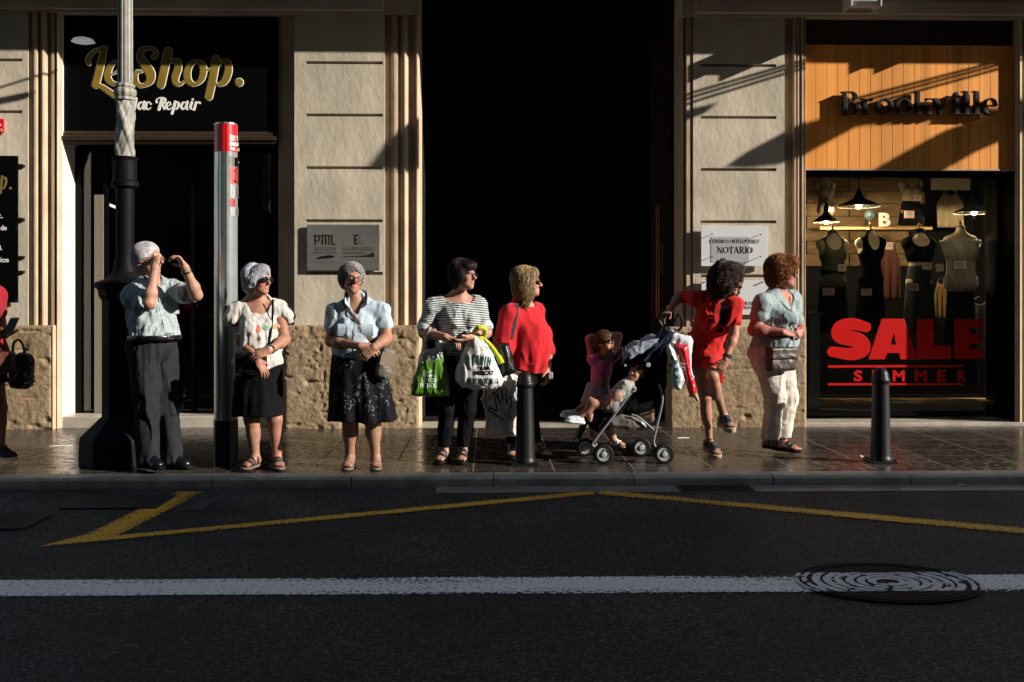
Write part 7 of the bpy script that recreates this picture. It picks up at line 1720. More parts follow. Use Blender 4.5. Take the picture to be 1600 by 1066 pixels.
# ------------------------------------------------------------------ 8: person cut by the left edge
def left_edge_woman():
    Y = 7.80; p = lambda a, b, c=0.: P(a, b, Y + c)
    NB = p(-34, 442, .02); PE = p(-26, 555, .0); SR, SL = p(-58, 458, -.06), p(-6, 462, .08); HR, HL = p(-38, 570, -.05), p(-14, 570, .05)
    T = Torso(PE, NB, SR, SL, HR, HL, 40, rib=(.165, .12), waist=(.155, .12), hip=(.175, .13), bust=.06, belly=.03, butt=.03)
    Hd = Head(p(-26, 402, -.02), 60, -18, 0, 1.0)
    eR, wR = p(-42, 520, -.12), p(-12, 522, -.22); hR = hand(wR, p(12, 520, -.24), (.0, .3, 1), True, (.5, .6, .5))
    eL, wL = p(2, 512, .05), p(8, 524, -.10); hL = hand(wL, p(20, 512, -.22), (-.2, .3, 1), False, (.5, .6, .5))
    aR, aL = arm(SR, eR, wR, hR), arm(SL, eL, wL, hL)
    kR, kL, kA, lA = p(-34, 640, -.05), p(-2, 638, .03), p(-44, 704, -.05), p(0, 702, .02)
    fR, fL = foot(kA, (.7, -.7, 0), toes=False), foot(lA, (.85, -.4, 0), toes=False)
    d, cols = make_body('', T, Hd, Hd.neck(NB), [(SR, aR), (SL, aL)], [(HR, leg(HR, kR, kA, fR)), (HL, leg(HL, kL, lA, fL, (.085, .06, .036), calf=.058))], (.20, .10, .065), GZ, {}, brow=(.04, .03, .02))
    lo, hi = bounds([Hd.c, PE, SR, SL, eR, eL, wR, wL, kA, lA, fR[1][0], fL[1][0]], .17)
    o = root_person('person in red top and black shorts holding a phone at the left photo edge', d, cols, lo, hi, GZ, h=.0065)
    g = Off(U(T.n, .05), .012)
    for S_, E_ in ((SR, eR), (SL, eL)): g = Limb(g, Cap(S_, S_ + (E_ - S_) * .5, .060, .062), S_, .05, k2=.012)
    g = And(Disp(Sub(g, Ell(T.q(1.06, 0, .06), (.09, .10, .07), T.M), .01), wrinkle((12, 12, 8), .008, T.M)), Half(p(0, 552), (0, 0, -1)))
    sdf_mesh('red_top', g, cloth('dark_red_cloth', (.22, .006, .016)), o, h=.0075, lo=lo, hi=hi)
    gt = And(Disp(U([Off(U(T.n[1:3] + T.n[-2:], .05), .012), Cap(HR, kR, .11, .095), Cap(HL, kL, .11, .095)], .03), wrinkle((12, 12, 5), .008)), Half(p(0, 598), (0, 0, -1)), Half(p(0, 545), (0, 0, 1)))
    sdf_mesh('shorts', gt, M['c_black'], o, h=.0085, lo=lo, hi=hi)
    for ft in (fR, fL): shoe(ft, o, mat('trainer_mesh', (.012, .012, .013), .8, bump=(80, .5, .003)), M['white_v'], .06, gro=.012)
    H_ = Hd; hair(H_, [H_.E((0, -.022, .046), (.088, .104, .088)), H_.E((0, -.065, -.05), (.080, .062, .105))], o, (.03, .018, .012), lambda q: (0, -.3, -1), n=500, length=.1, carve=[face_carve(H_)], h=.008)
    t = thing('mobile_phone', p(18, 508, -.27), 'dark mobile phone held in front of the red top at the left edge', 'phone'); c = p(18, 509, -.27)
    Mx = frame(60, 55, 0); sdf_mesh('phone_body', Box(c, (.036, .075, .006), Mx, .004), M['leather_b'], t, h=.004, lo=c - .1, hi=c + .1); 
    # shiny black shopper
    bq = p(33, 572, -.06); bg = thing('shopping_bag', bq - np.array([0, 0, .17]), 'glossy black shopper with white print hanging at the left photo edge', 'bag')
    gm = mat('glossy_black_vinyl', (.008, .008, .010), .14, bump=[(14, .8, .03), (40, .3, .006)], spec=.9)
    bn = Disp(U([Box(bq + np.array([0, 0, -.06]), (.082, .05, .11), frame(15), .03), Cap(bq + np.array([-.05, 0, .02]), bq + np.array([.02, 0, .06]), .05, .045)], .06), wrinkle((12, 12, 10), .02))
    sdf_mesh('bag_body', bn, gm, bg, h=.006, lo=bq - .28, hi=bq + .28)
    MB().tube(spline([bq + np.array([-.05, -.02, .06]), bq + np.array([-.045, -.03, .17]), bq + np.array([-.0, -.03, .20]), bq + np.array([.03, -.02, .14]), bq + np.array([.03, -.02, .05])], 6), .010, 8).out('handle', gm, bg)
    text_px('white_print', 'D-N', 29, 584, 43, 594, Y - .2, mat('grey_white_print', (.4, .4, .4), .5), bg, node=bn, rot=.25); text_px('white_print', '-----', 28, 597, 44, 601, Y - .2, mat('grey_white_print2', (.4, .4, .4), .5), bg, node=bn, rot=.25, bold=.02)
    c = p(2, 566, -.2); b2 = thing('handbag', c - np.array([0, 0, .1]), 'brown leather handbag in front of the black shorts at the left edge', 'bag')
    sdf_mesh('bag_body', Disp(Box(c - np.array([.07, 0, 0]), (.16, .05, .085), frame(20), .03), wrinkle((10, 10, 10), .012)), mat('chestnut_leather', (.09, .035, .018), .45, bump=(40, .3, .004)), b2, h=.008, lo=c - .28, hi=c + .2)
    MB().tube(spline([c + np.array([-.16, 0, .06]), c + np.array([-.1, 0, .2]), c + np.array([.02, 0, .06])], 8), .006, 6).out('strap', M['leather_br'], b2)
    return o
# ------------------------------------------------------------------ girl with both hands behind her head
def girl():
    Y = 8.12; p = lambda a, b, c=0.: P(a, b, Y + c); sc = .70
    NB = p(943, 558, .0); PE = p(934, 612, .02); SR, SL = p(926, 561, -.02), p(959, 557, .03); HR, HL = p(927, 620, -.0), p(944, 620, .02)
    T = Torso(PE, NB, SR, SL, HR, HL, 28, rib=(.128, .10), waist=(.112, .10), hip=(.135, .11), belly=.03, butt=.02, sc=.64, srad=.042)
    Hd = Head(p(945, 536, -.04), 52, -8, 0, .78)
    eR, wR = p(921, 530, .02), p(932, 527, .10); hR = hand(wR, p(941, 526, .12), (.2, -1, 0), True, (.4, .5, .3), .62)
    eL, wL = p(966, 526, .10), p(958, 524, .15); hL = hand(wL, p(948, 522, .15), (-.2, -1, 0), False, (.4, .5, .3), .62)
    aR, aL = arm(SR, eR, wR, hR, (.036, .032, .024)), arm(SL, eL, wL, hL, (.036, .032, .024))
    kR, kL, kA, lA = p(927, 650, -.02), p(952, 655, -.02), p(927, 688, .03), p(959, 690, -.02)
    fR, fL = foot(kA, (-.1, -1, 0), drop=.040, sc=.68), foot(lA, (.7, -.7, 0), drop=.040, sc=.68)
    d, cols = make_body('', T, Hd, Hd.neck(NB, .045), [(SR, aR), (SL, aL)], [(HR, leg(HR, kR, kA, fR, (.062, .042, .028), calf=.036)), (HL, leg(HL, kL, lA, fL, (.062, .042, .028), calf=.036))], (.36, .19, .125), GZ, dict(child=True, jaw=.9), brow=(.28, .15, .09), lips=(.4, .16, .13))
    lo, hi = bounds([Hd.c, PE, SR, SL, eR, eL, wR, kA, lA, fR[1][0], fL[1][0]], .13)
    o = root_person('small girl in a pink crop top with both hands behind her head', d, cols, lo, hi, GZ, h=.005)
    g = Off(U(T.n[:2] + T.n[3:9], .04), .008)
    g = And(Disp(Sub(g, Ell(T.q(1.05, 0, .05), (.065, .08, .055), T.M), .006), lambda X: -.0015 * np.sin(X[:, 2] * 300 + 3 * vnoise(X * 9)) + wrinkle((20, 20, 20), .005)(X), .01), Fn(lambda X: T.q(.30)[2] + .006 * np.sin(X[:, 0] * 90) - X[:, 2]))
    for S_, E_ in ((SR, eR), (SL, eL)): g = Sub(g, Cap(S_ + (E_ - S_) * .5, E_, .05), .01)
    sdf_mesh('pink_top', g, cloth('pink_cloth', (.66, .17, .36)), o, h=.005, lo=lo, hi=hi)
    z0, z1 = p(0, 600)[2], p(0, 630)[2]
    sk = skirt_node(PE[0], PE[1], z0, PE[0] - .01, PE[1], z1, (.085, .085), (.125, .11), 9, .07, .006, 1)
    sdf_mesh('white_shorts', sk, cloth('white_child_cloth', (.32, .32, .36)), o, h=.005, lo=lo, hi=hi)
    for ft in (fR, fL): sandal(ft, o, M['white_v'], ((.0, .012), (.05, .010), (.075, .012)), M['sole'])
    H_ = Hd
    hair(H_, [H_.E((0, -.018, .042), (.082, .100, .082)), H_.E((0, -.05, -.01), (.072, .058, .075))], o, (.13, .065, .032), lambda q: (0, -1, .2), n=1800, length=.08, amp=.006, freq=(70, 20, 60), carve=[H_.E((0, .110, -.035), (.070, .075, .112)), H_.E((.085, .028, -.05), (.03, .045, .05)), H_.E((-.085, .028, -.05), (.03, .045, .05))], streak=.5, seed=11, wid=.0025)
    return o

# ------------------------------------------------------------------ toddler lying in the stroller
def toddler():
    Y = 7.72; p = lambda a, b, c=0.: P(a, b, Y + c)
    NB = p(982, 601, .0); PE = p(955, 630, .02); SR, SL = p(976, 604, -.06), p(981, 600, .06); HR, HL = p(956, 634, -.05), p(958, 632, .06)
    T = Torso(PE, NB, SR, SL, HR, HL, -60, rib=(.115, .08), waist=(.11, .08), hip=(.115, .08), belly=.01, butt=0, sc=.55, srad=.042)
    # lying back: chest faces up and to the left
    Hd = Head(p(995, 583, -.0), -38, 14, -16, .70)
    eR, wR = p(966, 617, -.09), p(955, 625, -.10); hR = hand(wR, p(950, 630, -.10), (0, .5, -1), True, (.4, .5, .3), .5)
    eL, wL = p(975, 614, .10), p(964, 622, .08); hL = hand(wL, p(958, 624, .04), (0, .5, -1), False, (.4, .5, .3), .5)
    aR, aL = arm(SR, eR, wR, hR, (.034, .030, .022)), arm(SL, eL, wL, hL, (.034, .030, .022))
    kR, kL, kA, lA = p(927, 631, -.06), p(925, 625, .06), p(903, 655, -.05), p(896, 646, .06)
    fR, fL = foot(kA, (-1, -.25, -.0), (.1, 0, 1), drop=.035, sc=.58, toes=False), foot(lA, (-1, -.1, -.0), (.1, 0, 1), drop=.035, sc=.58, toes=False)
    d, cols = make_body('', T, Hd, Hd.neck(NB, .044), [(SR, aR), (SL, aL)], [(HR, leg(HR, kR, kA, fR, (.044, .032, .021), calf=.028)), (HL, leg(HL, kL, lA, fL, (.044, .032, .021), calf=.028))], (.34, .18, .12), GZ, dict(child=True, jaw=.95), brow=(.28, .16, .10), lips=(.45, .14, .12))
    lo, hi = bounds([Hd.c, PE, SR, SL, kR, kA, lA, fR[1][0], fL[1][0]], .12)
    o = root_person('toddler in a pale shirt lying back in the stroller with white shoes', d, cols, lo, hi, GZ, h=.005)
    g = Off(U(T.n[:2] + T.n[3:9] + T.n[9:], .035), .010)
    for S_, E_ in ((SR, eR), (SL, eL)): g = Limb(g, Cap(S_, S_ + (E_ - S_) * .7, .036, .036), S_, .03, k2=.008)
    g = And(Disp(g, wrinkle((24, 24, 24), .009)), Half(T.q(.28), -T.M[2]))
    sdf_mesh('pale_shirt', g, cloth('pale_beige_cloth', (.27, .28, .25)), o, h=.005, lo=lo, hi=hi)
    g2 = And(Disp(U([Off(U(T.n[1:3], .03), .012), Cap(HR, kR, .052, .045), Cap(HL, kL, .052, .045)], .02), wrinkle((24, 24, 24), .006)), Half(T.q(.32), T.M[2]), Half(PE + nrm(kR - PE) * .10, kR - PE))
    sdf_mesh('shorts', g2, cloth('grey_child_cloth', (.13, .13, .14)), o, h=.005, lo=lo, hi=hi)
    wl = mat('white_leather', (.48, .54, .60), .45)
    for ft in (fR, fL): shoe(ft, o, wl, M['white_v'], .05, gro=.010)
    H_ = Hd
    hair(H_, [H_.E((0, -.018, .040), (.079, .097, .080)), H_.E((0, -.05, -.01), (.070, .055, .07))], o, (.12, .065, .035), lambda q: (0, .3, .8), n=900, length=.05, amp=.004, carve=[H_.E((0, .108, -.035), (.072, .075, .112)), H_.E((.085, .028, -.05), (.03, .045, .05)), H_.E((-.085, .028, -.05), (.03, .045, .05))], streak=.4, seed=12)
    return o

# ------------------------------------------------------------------ stroller
def wheel(c, r, w, parent, ax='y'):
    k = [(r, -w / 2 * .6), (r, w / 2 * .6)]
    t = MB().lathe([(r * .74, -w / 2), (r * .92, -w / 2), (r, -w * .28), (r, w * .28), (r * .92, w / 2), (r * .74, w / 2)], c, 36, ax).out('tyre', mat('tyre_rubber', (.012, .012, .013), .7), parent)
    return t
def stroller():
    Y = 7.66; p = lambda a, b, c=0.: P(a, b, Y + c); W = .42
    cx = p(990, 725); t = thing('stroller', (cx[0], Y + W / 2, GZ), 'black folding stroller with a toddler inside and bags on its handles', 'stroller')
    fm = mat('stroller_frame', (.30, .34, .36), .4, metal=.6); bk = cloth('stroller_black_cloth', (.004, .004, .005)); pad = cloth('seat_pad', (.30, .27, .22))
    rubber, rim, hub = mat('rubber', (.005, .005, .006), .65, spec=.2), mat('wheel_rim', (.26, .28, .29), .5), mat('hub_grey', (.32, .34, .35), .4)
    def wh(px_, dy, r):
        c = p(px_, 0, dy); z = GZ + r; C_ = np.array([c[0], Y + dy, z]); e = thing('wheel', C_, None, None); e.parent = t; e.location = [float(v) for v in C_ - ORG[t.name]]
        def lt(prof, nm, m, ring=True): return MB().lathe(prof, C_, 36, 'y', ring=ring).out(nm, m, e)
        lt([(r * .70, -.016), (r * .90, -.016), (r, -.008), (r, .008), (r * .90, .016), (r * .70, .016)], 'tyre', rubber)
        lt([(r * .46, -.010), (r * .60, -.012), (r * .695, -.013), (r * .695, .013), (r * .60, .012), (r * .46, .010)], 'rim', rim)
        lt([(.0, -.022), (r * .22, -.021), (r * .28, -.016), (r * .28, .016), (r * .22, .021), (.0, .022)], 'hub', hub, False)
        m = MB()
        for k in range(5):
            a = k * 2 * math.pi / 5; d = np.array([math.cos(a), 0, math.sin(a)]); s_ = np.array([-math.sin(a), 0, math.cos(a)]) * r * .07
            A, B_ = C_ + d * r * .26, C_ + d * r * .45; V = [A - s_, A + s_, B_ + s_, B_ - s_]; V = [v + np.array([0, -.008, 0]) for v in V] + [v + np.array([0, .008, 0]) for v in V]
            m.add(V, [(0, 1, 2, 3), (7, 6, 5, 4), (0, 4, 5, 1), (1, 5, 6, 2), (2, 6, 7, 3), (3, 7, 4, 0)])
        m.out('spokes', rim, e)
    for px_, dy in ((943.5, 0), (1038, 0)): wh(px_, dy, .076)
    for px_, dy in ((916, W), (1004, W - .02)): wh(px_, dy, .070)
    for px_, dy in ((941, .05), (1036, .05), (914, W - .05), (1002, W - .07)): wh(px_, dy, .074)
    def tb(pts, r, nm='frame_tube', m=fm, s=8): return MB().tube(spline(pts, s) if len(pts) > 2 else pts, r, 10).out(nm, m, t)
    for dy in (0.02, W - .02):
        k = 0 if dy < .1 else 1
        tb([p(944, 706, dy), p(927, 697, dy), p(930, 688, dy), p(960, 648, dy), p(990, 608, dy)], .0095)
        tb([p(990, 608, dy), p(1004, 580, dy + .01), p(1022, 540, dy), p(1034, 512, dy), p(1030 + 4 * k, 500, dy), p(1040 + 8 * k, 494, dy)], .010, 'handle_tube', M['iron'])
        tb([p(1036, 706, dy), p(1022, 694, dy), p(1026, 668, dy), p(1035, 625, dy), p(1030, 600, dy)], .009)
        tb([p(987, 648, dy), p(998, 652, dy), p(1022, 672, dy)], .007)
        MB().lathe([(.0, -.014), (.022, -.013), (.024, 0), (.022, .013), (0, .014)], p(990, 608, dy - .012), 20, 'y').out('hinge', hub, t)
        MB().lathe([(.0, -.02), (.010, -.019), (.010, .019), (0, .02)], p(990, 608, dy - .014), 12, 'y').out('hinge_cap', M['steel'], t)
        # curved grip
        tb([p(1034, 512, dy), p(1028, 500, dy), p(1036, 493, dy), p(1048, 492, dy)], .016, 'grip', bk)
    tb([p(1052, 508, 0), p(1060, 492, 0), p(1066, 500, 0), p(1064, 512, 0), p(1058, 518, 0)], .011, 'grip', M['iron'])
    tb([p(1040, 497, .02), p(1040, 497, W - .02)], .008)
    tb([p(1030, 640, .02), p(1030, 640, W - .02)], .007); tb([p(930, 690, .02), p(930, 690, W - .02)], .007)
    # seat, back, footrest
    def slabq(nm, a, b, th, m, y0=.03, y1=W - .03, curve=.0, amp=.004):
        A, B_ = p(*a), p(*b); C_ = (A + B_) / 2; d = nrm(B_ - A); L_ = np.linalg.norm(B_ - A) / 2; nn = np.cross(d, (0, 1, 0)); c = C_ + np.array([0, (y0 + y1) / 2, 0])
        n = Disp(Box(c, (L_, (y1 - y0) / 2, th), np.array([d, (0, 1, 0), nn]), min(.02, th * .9)), wrinkle((12, 12, 12), amp)); return sdf_mesh(nm, n, m, t, h=.008, lo=c - (L_ + .26), hi=c + (L_ + .26))
    slabq('seat', (924, 641), (974, 645), .018, bk); slabq('seat_pad', (926, 636.5), (965, 641), .012, pad, y0=.02, y1=W - .02)
    slabq('backrest', (966, 646), (1024, 560), .03, bk)
    slabq('footrest', (906, 690), (924, 652), .012, bk, y0=.08, y1=W - .08)
    tb([p(897, 690, .04), p(905, 670, .04), p(922, 650, .03)], .006, 'footrest_tube', M['iron']); tb([p(897, 690, W - .04), p(905, 670, W - .04), p(922, 650, W - .03)], .006, 'footrest_tube', M['iron']); tb([p(897, 690, .04), p(893, 693, W / 2), p(897, 690, W - .04)], .009, 'foot_bar', M['iron'])
    # side cloth from the seat down and behind
    def sheet(nm, poly, y0, y1, m, amp=.006, h=.007):
        """thick cloth body following an outline, bulging in depth"""
        pts = [p(a, b) for a, b in poly]; P2 = [(q[0], q[2]) for q in pts]; yc, hw = Y + (y0 + y1) / 2, (y1 - y0) / 2
        c = np.mean(pts, 0); c[1] = yc; r = max(np.linalg.norm(q - c) for q in pts) + hw
        def f(X):
            s = poly_sd(X[:, [0, 2]].astype(np.float32), P2) ; return np.maximum(s, np.abs(X[:, 1] - yc) - hw + np.clip(.03 + s, 0, .03) * .5)
        n = Disp(Fn(f, c, r), wrinkle((11, 11, 11), amp, None, 3), .02); sdf_mesh(nm, n, m, t, h=h, lo=np.array([min(q[0] for q in pts) - .03, yc - hw - .03, min(q[2] for q in pts) - .03]), hi=np.array([max(q[0] for q in pts) + .03, yc + hw + .03, max(q[2] for q in pts) + .03])); return n
    sheet('side_cloth', [(968, 645), (986, 618), (1004, 585), (1030, 545), (1043, 550), (1041, 600), (1036, 618), (1018, 640), (1000, 648)], .03, .055, bk)
    sheet('rear_pocket', [(1008, 566), (1030, 540), (1046, 552), (1044, 606), (1036, 628), (1014, 640), (1004, 620)], .06, W - .06, bk, .012, .009)
    sheet('leg_panel', [(921, 642), (960, 646), (968, 658), (940, 682), (922, 668)], .06, W - .06, bk, .01, .009)
    bm_ = mat('basket_net', (.13, .12, .115), .35, bump=(60, .4, .004), spec=.8)
    sheet('basket', [(947, 667), (956, 652), (972, 649), (1000, 655), (1018, 668), (1020, 672), (1006, 675), (980, 674)], .03, W - .04, bm_, .012, .009)
    sheet('basket_content', [(998, 652), (1004, 638), (1014, 634), (1026, 642), (1028, 660), (1018, 664)], .10, W - .12, cloth('brown_net_cloth', (.12, .085, .06)), .012, .009)
    # canopy: folded pale blue and navy cloth, arched across the width
    navy = cloth('navy_cloth', (.018, .03, .05)); pale = cloth('pale_canopy_cloth', (.24, .27, .34), bump=[(30, .3, .01)])
    def arch(nm, a, b, m, th=.006, drop=.10, n=10, mm=8, crease=.012):
        A, B_ = p(*a), p(*b); V = []; F = []
        for i in range(n + 1):
            for j in range(mm + 1):
                u = i / n; v = j / mm; q = A + (B_ - A) * u; e = (2 * v - 1) ** 2; V.append((q[0] - e * drop * .15, Y + W * v, q[2] - e * drop + crease * math.sin(u * 14 + v * 5) * (1 - e * .5)))
        for i in range(n):
            for j in range(mm): k = i * (mm + 1) + j; F.append((k, k + 1, k + mm + 2, k + mm + 1))
        o = mk(nm, V, F, m, t, smooth=True); s = o.modifiers.new('solid', 'SOLIDIFY'); s.thickness = .012; return o
    arch('canopy', (976, 548), (1030, 524), pale, drop=.075); arch('canopy_edge', (972, 556), (980, 545), M['ink'], drop=.08)
    arch('canopy_band', (1018, 536), (1048, 514), navy, drop=.08)
    sheet('canopy_side', [(975, 553), (982, 545), (1005, 533), (1030, 529), (1018, 545), (1000, 553), (984, 562)], -.02, .02, pale, .012, .006)
    sheet('canopy_strap', [(1000, 562), (1046, 513), (1051, 518), (1024, 552), (1006, 570)], -.03, -.008, navy, .003, .005)
    sheet('canopy_back', [(1000, 560), (1046, 520), (1049, 540), (1030, 560), (1008, 580)], .0, W, bk, .01, .009)
    MB().lathe([(.0, -.01), (.018, -.009), (.018, .009), (0, .01)], p(1013, 570, -.02), 14, 'y').out('hinge', hub, t); MB().lathe([(.0, -.01), (.010, -.009), (.010, .009), (0, .01)], p(977, 571, -.02), 14, 'y').out('hinge', hub, t)
    return t

# ------------------------------------------------------------------ shopping bags
def plastic(name, col, rough=.3, alpha=.85):
    def ex(m, N, L, b, mp, src, prev): b.inputs['Alpha'].default_value = alpha; b.inputs['Subsurface Weight'].default_value = 0
    return mat(name, col, rough, bump=[(16, .5, .02), (45, .35, .006)], var=(7, .8, 1.15), spec=.6, extra=ex, aniso=(1, 1, .5))
def pouch(t, nm, outline, Y, dep, m, amp=.012, h=.006, seed=0, name='bag_body', fr=(16, 16, 6)):
    pts = [P(a, b, Y) for a, b in outline]; P2 = [(q[0], q[2]) for q in pts]
    c = np.mean(pts, 0); r = max(np.linalg.norm(q - c) for q in pts) + dep
    def f(X):
        s = poly_sd(X[:, [0, 2]].astype(np.float32), P2); q = np.clip(-s / (dep * 1.3), 0, 1); hw = dep * np.sqrt(1 - (1 - q) ** 2) + .003
        return np.maximum(s, np.abs(X[:, 1] - Y) - hw) * .8
    n = Disp(Fn(f, c, r), lambda X: wrinkle(fr, amp, None, seed)(X) * 1.0, amp)
    lo = np.array([min(q[0] for q in pts) - .03, Y - dep - .03, min(q[2] for q in pts) - .03]); hi = np.array([max(q[0] for q in pts) + .03, Y + dep + .03, max(q[2] for q in pts) + .03])
    o = sdf_mesh(name, n, m, t, h=h, lo=lo, hi=hi); return n, o
def bags():
    # green bag on the near forearm
    Y = 7.60; t = thing('shopping_bag', P(672, 622, Y), 'pale plastic bag with green lower half and white lettering, leftmost of the shopping bags', 'shopping bag', 'shopping bags held by the striped woman')
    wp, gp = plastic('thin_white_plastic', (.52, .55, .56), .3, .80), plastic('green_plastic', (.075, .20, .018), .28, .97)
    n, o = pouch(t, '', [(657, 551), (664, 553), (690, 553), (692, 545), (698, 570), (703, 600), (701, 619), (680, 621), (642, 618), (643, 600), (651, 575)], Y, .055, gp, .013, seed=1)
    pouch(t, '', [(656, 552), (662, 545), (690, 545), (694, 556), (693, 566), (675, 569), (652, 574)], Y - .004, .058, wp, .010, seed=2, name='white_upper')
    for a, b_ in (((661, 550), (671, 516)), ((690, 550), (679, 515))): MB().tube(spline([P(*a, Y), P((a[0] + b_[0]) / 2 - (1 if a[0] < 670 else -2), (a[1] + b_[1]) / 2, Y), P(*b_, Y)], 5), [.018 + .0 * i for i in range(5)] + [.012] * 5 + [.009], 8).out('handle', wp, t)
    MB().tube(spline([P(671, 517, Y), P(672, 513, Y + .02), P(676, 512, Y + .04), P(679, 516, Y)], 5), .009, 8).out('handle', wp, t)
    for s, x0, y0, x1, y1 in (('CUANDO', 659, 580, 679, 585), ('TENEMOS', 658, 586, 680, 591), ('UNOS', 657, 592, 681, 599), ('PICHOS', 655, 600, 681, 608)):
        text_px('white_lettering', s, x0, y0, x1, y1, Y - .15, mat('lettering_white', (.45, .6, .45), .5), t, node=n, bold=.03)
    gd = plastic('dark_green', (.015, .10, .02), .3, 1.0)
    # white bag
    Y = 7.56; t = thing('shopping_bag', P(750, 610, Y), 'bulging white plastic bag with dark lettering and green pattern held at the wrist', 'shopping bag', 'shopping bags held by the striped woman')
    wb = plastic('white_carrier', (.55, .57, .57), .3, .93)
    n, o = pouch(t, '', [(728, 540), (734, 528), (740, 520), (748, 526), (757, 536), (768, 550), (778, 572), (787, 594), (782, 603), (768, 609), (745, 609), (722, 604), (711, 596), (712, 580), (718, 560)], Y, .085, wb, .014, seed=5)
    ink, gr = M['ink'], mat('dark_green_print', (.01, .09, .06), .5)
    for s, x0, y0, x1, y1, m_ in (('SUMA', 750, 574, 766, 580, ink), ('MERCAT', 742, 581, 772, 588, ink)): text_px('black_lettering', s, x0, y0, x1, y1, Y - .2, m_, t, node=n, bold=.04)
    for i, (a, b) in enumerate(((738, 556), (746, 556), (754, 558), (762, 558))): text_px('green_pattern', 'IV', a, b, a + 6, b + 16, Y - .2, gr, t, node=n, bold=.01)
    for i in range(6): text_px('green_pattern', 'VX', 730 + i * 8.5, 593, 737 + i * 8.5, 602, Y - .2, gr, t, node=n, bold=.02)
    text_px('orange_pattern', 'O', 752, 542, 762, 550, Y - .2, mat('orange_print', (.55, .2, .1), .5), t, node=n, bold=.05)
    MB().tube(spline([P(734, 532, Y), P(735, 518, Y), P(741, 514, Y + .02), P(744, 522, Y)], 6), .010, 8).out('handle', wb, t)
    # lime cloth
    c = P(757, 522, 7.62); t = thing('lime_scarf', c, 'lime green cloth tied at the wrist above the white bag', 'cloth')
    lm = cloth('lime_cloth', (.38, .42, .03)); MB().tube(spline([P(741, 518, 7.5), P(748, 512, 7.46), P(757, 514, 7.5), P(756, 524, 7.56), P(748, 530, 7.54)], 6), .020, 10).out('knot', lm, t)
    MB().tube(spline([P(756, 530, 7.66), P(768, 542, 7.66), P(779, 558, 7.66), P(784, 568, 7.66)], 6), [.018] * 12 + [.024] * 7, 10).out('tail', lm, t)
    # black handbag on the elbow
    Y = 7.72; t = thing('handbag', P(793, 588, Y), 'black leather handbag hanging from the elbow beside the red blouse', 'bag')
    pouch(t, '', [(776, 541), (784, 537), (794, 536), (799, 552), (807, 580), (803, 584), (782, 590), (778, 575)], Y, .05, M['leather_b'], .010, seed=7)
    MB().tube(spline([P(750, 514, 7.76), P(757, 511, 7.70), P(766, 520, Y), P(778, 540, Y), P(786, 540, Y)], 7), .007, 8).out('handle', M['leather_b'], t)
    # bag with the hand drawing
    Y = 7.80; t = thing('shopping_bag', P(780, 684, Y), 'pearly white bag with a black outline drawing of a hand, low beside the bollard', 'shopping bag', 'shopping bags held by the striped woman')
    pb = plastic('pearl_plastic', (.62, .59, .56), .25, 1.0)
    n, o = pouch(t, '', [(786, 584), (800, 584), (812, 590), (812, 660), (807, 682), (780, 684), (757, 681), (759, 655), (752, 628), (756, 606)], Y, .05, pb, .020, seed=9, fr=(11, 11, 8))
    def line(pts):
        A = np.array([P(630 + x / 5.33, 500 + y / 5.33, Y - .25) for x, y in pts]); A = np.array(spline(A, 5)); D_ = drape(A, n, (0, 1, 0), off=.002, maxd=.5); MB().tube([v for v in D_], .0042, 6).out('hand_outline', ink, t)
    line([(710, 775), (790, 830), (850, 860)]); line([(710, 775), (715, 755), (780, 785)]); line([(780, 785), (775, 720), (750, 650), (745, 625), (765, 630), (805, 700), (808, 720)]); line([(808, 720), (790, 650), (785, 600), (800, 590), (815, 600), (832, 690)])
    line([(832, 690), (828, 620), (835, 590), (858, 590), (862, 640), (862, 720)]); line([(862, 720), (885, 680), (895, 660), (907, 670), (903, 720), (888, 800), (902, 848)]); 
    MB().tube(spline([P(790, 586, Y), P(788, 570, Y + .05), P(790, 560, Y + .1)], 5), .012, 8).out('handle', pb, t)
    # bags hanging on the stroller
    G_ = 'bags hanging on the stroller handles'
    Y = 7.62; t = thing('shopping_bag', P(1060, 612, Y), 'crumpled pale bag with green blue pattern nearest the stroller seat', 'shopping bag', G_)
    n, o = pouch(t, '', [(1040, 541), (1046, 536), (1058, 560), (1066, 578), (1069, 594), (1064, 608), (1058, 612), (1050, 604), (1048, 585), (1047, 560)], Y, .04, plastic('pale_blue_plastic', (.38, .46, .48), .3, .97), .016, seed=12)
    for i in range(7): text_px('blue_pattern', 'VN', 1050 + (i % 2) * 7, 558 + i * 6, 1057 + (i % 2) * 7, 564 + i * 6, Y - .15, gr, t, node=n, bold=.04)
    Y = 7.70; t = thing('shopping_bag', P(1070, 560, Y), 'large crumpled white bag over the stroller handle above the red bag', 'shopping bag', G_)
    n, o = pouch(t, '', [(1044, 514), (1056, 512), (1058, 520), (1078, 526), (1081, 532), (1080, 548), (1081, 575), (1084, 590), (1076, 585), (1070, 550), (1056, 545), (1062, 552), (1056, 558), (1040, 542), (1046, 530)], Y, .04, plastic('white_crumpled', (.55, .57, .62), .3, .97), .016, seed=13)
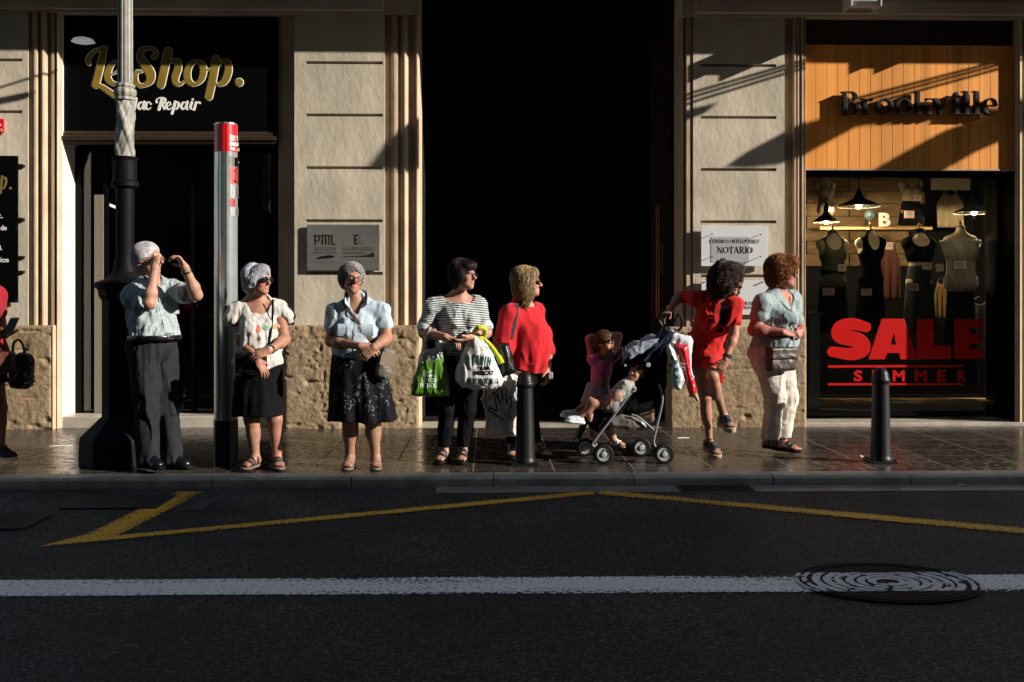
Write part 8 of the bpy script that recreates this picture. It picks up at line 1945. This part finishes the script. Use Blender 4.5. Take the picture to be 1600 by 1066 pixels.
    Y = 7.66; t = thing('shopping_bag', P(1078, 620, Y), 'shiny red bag with a white letter hanging behind the stroller', 'shopping bag', G_)
    n, o = pouch(t, '', [(1052, 534), (1060, 540), (1074, 539), (1076, 560), (1079, 580), (1086, 600), (1089, 612), (1083, 618), (1077, 616), (1071, 600), (1067, 575), (1060, 552)], Y, .045, plastic('red_plastic', (.50, .012, .02), .22, 1.0), .014, seed=14)
    text_px('white_letter', 'S', 1067, 568, 1076, 582, Y - .15, M['white_v'], t, node=n, bold=.03)
    Y = 7.70; t = thing('paper_bag', P(1086, 628, Y), 'tip of a brown paper bag below the shiny red bag', 'paper bag'); pouch(t, '', [(1078, 612), (1088, 610), (1092, 626), (1091, 629), (1084, 622), (1076, 620)], Y, .03, M['card'], .006, seed=15)
def littre():
    lt = M['white_v']
    for px_, py_, w_, lab in ((95, 697, .09, 'flat white paper scrap on the pavement at the left'), (1068, 684.5, .06, 'small pale paper scrap on the pavement behind the stroller'), (1346, 713, .012, 'tiny pale speck of litter near the right bollard'), (1500, 756.5, .03, 'little white litter piece in the gutter at the far right')):
        g = G(px_, py_, PAVE_Z if py_ < 745 else .005); z = (PAVE_Z if py_ < 745 else .005)
        m = MB(); m.prism([(g[0] - w_, g[1] - .03), (g[0] + w_ * .8, g[1] - .02), (g[0] + w_, g[1] + .03), (g[0] - w_ * .7, g[1] + .02)], 'z', z + .001, z + .003); m.out('paper_scrap', lt, label=lab, cat='litter')
    rs = random.Random(5)
    lm = mat('leaf_litter', (.22, .15, .08), .8)
    for i, (px_, py_) in enumerate(((572, 757.5), (628, 757), (484, 762), (118, 761))):
        g = G(px_, py_, .005); m = MB(); m.prism([(g[0] - .02, g[1]), (g[0], g[1] - .01), (g[0] + .022, g[1] + .004), (g[0] + .002, g[1] + .012)], 'z', .006, .009); m.out('dry_leaf', lm, label='small dry leaf lying on the asphalt just below the kerb', cat='leaf', group='dry leaves along the kerb')
old_man(); white_top_woman(); blouse_woman(); striped_woman(); red_blouse_woman(); red_dress_woman(); white_trousers_woman(); left_edge_woman()
girl(); toddler(); stroller(); bags(); littre()
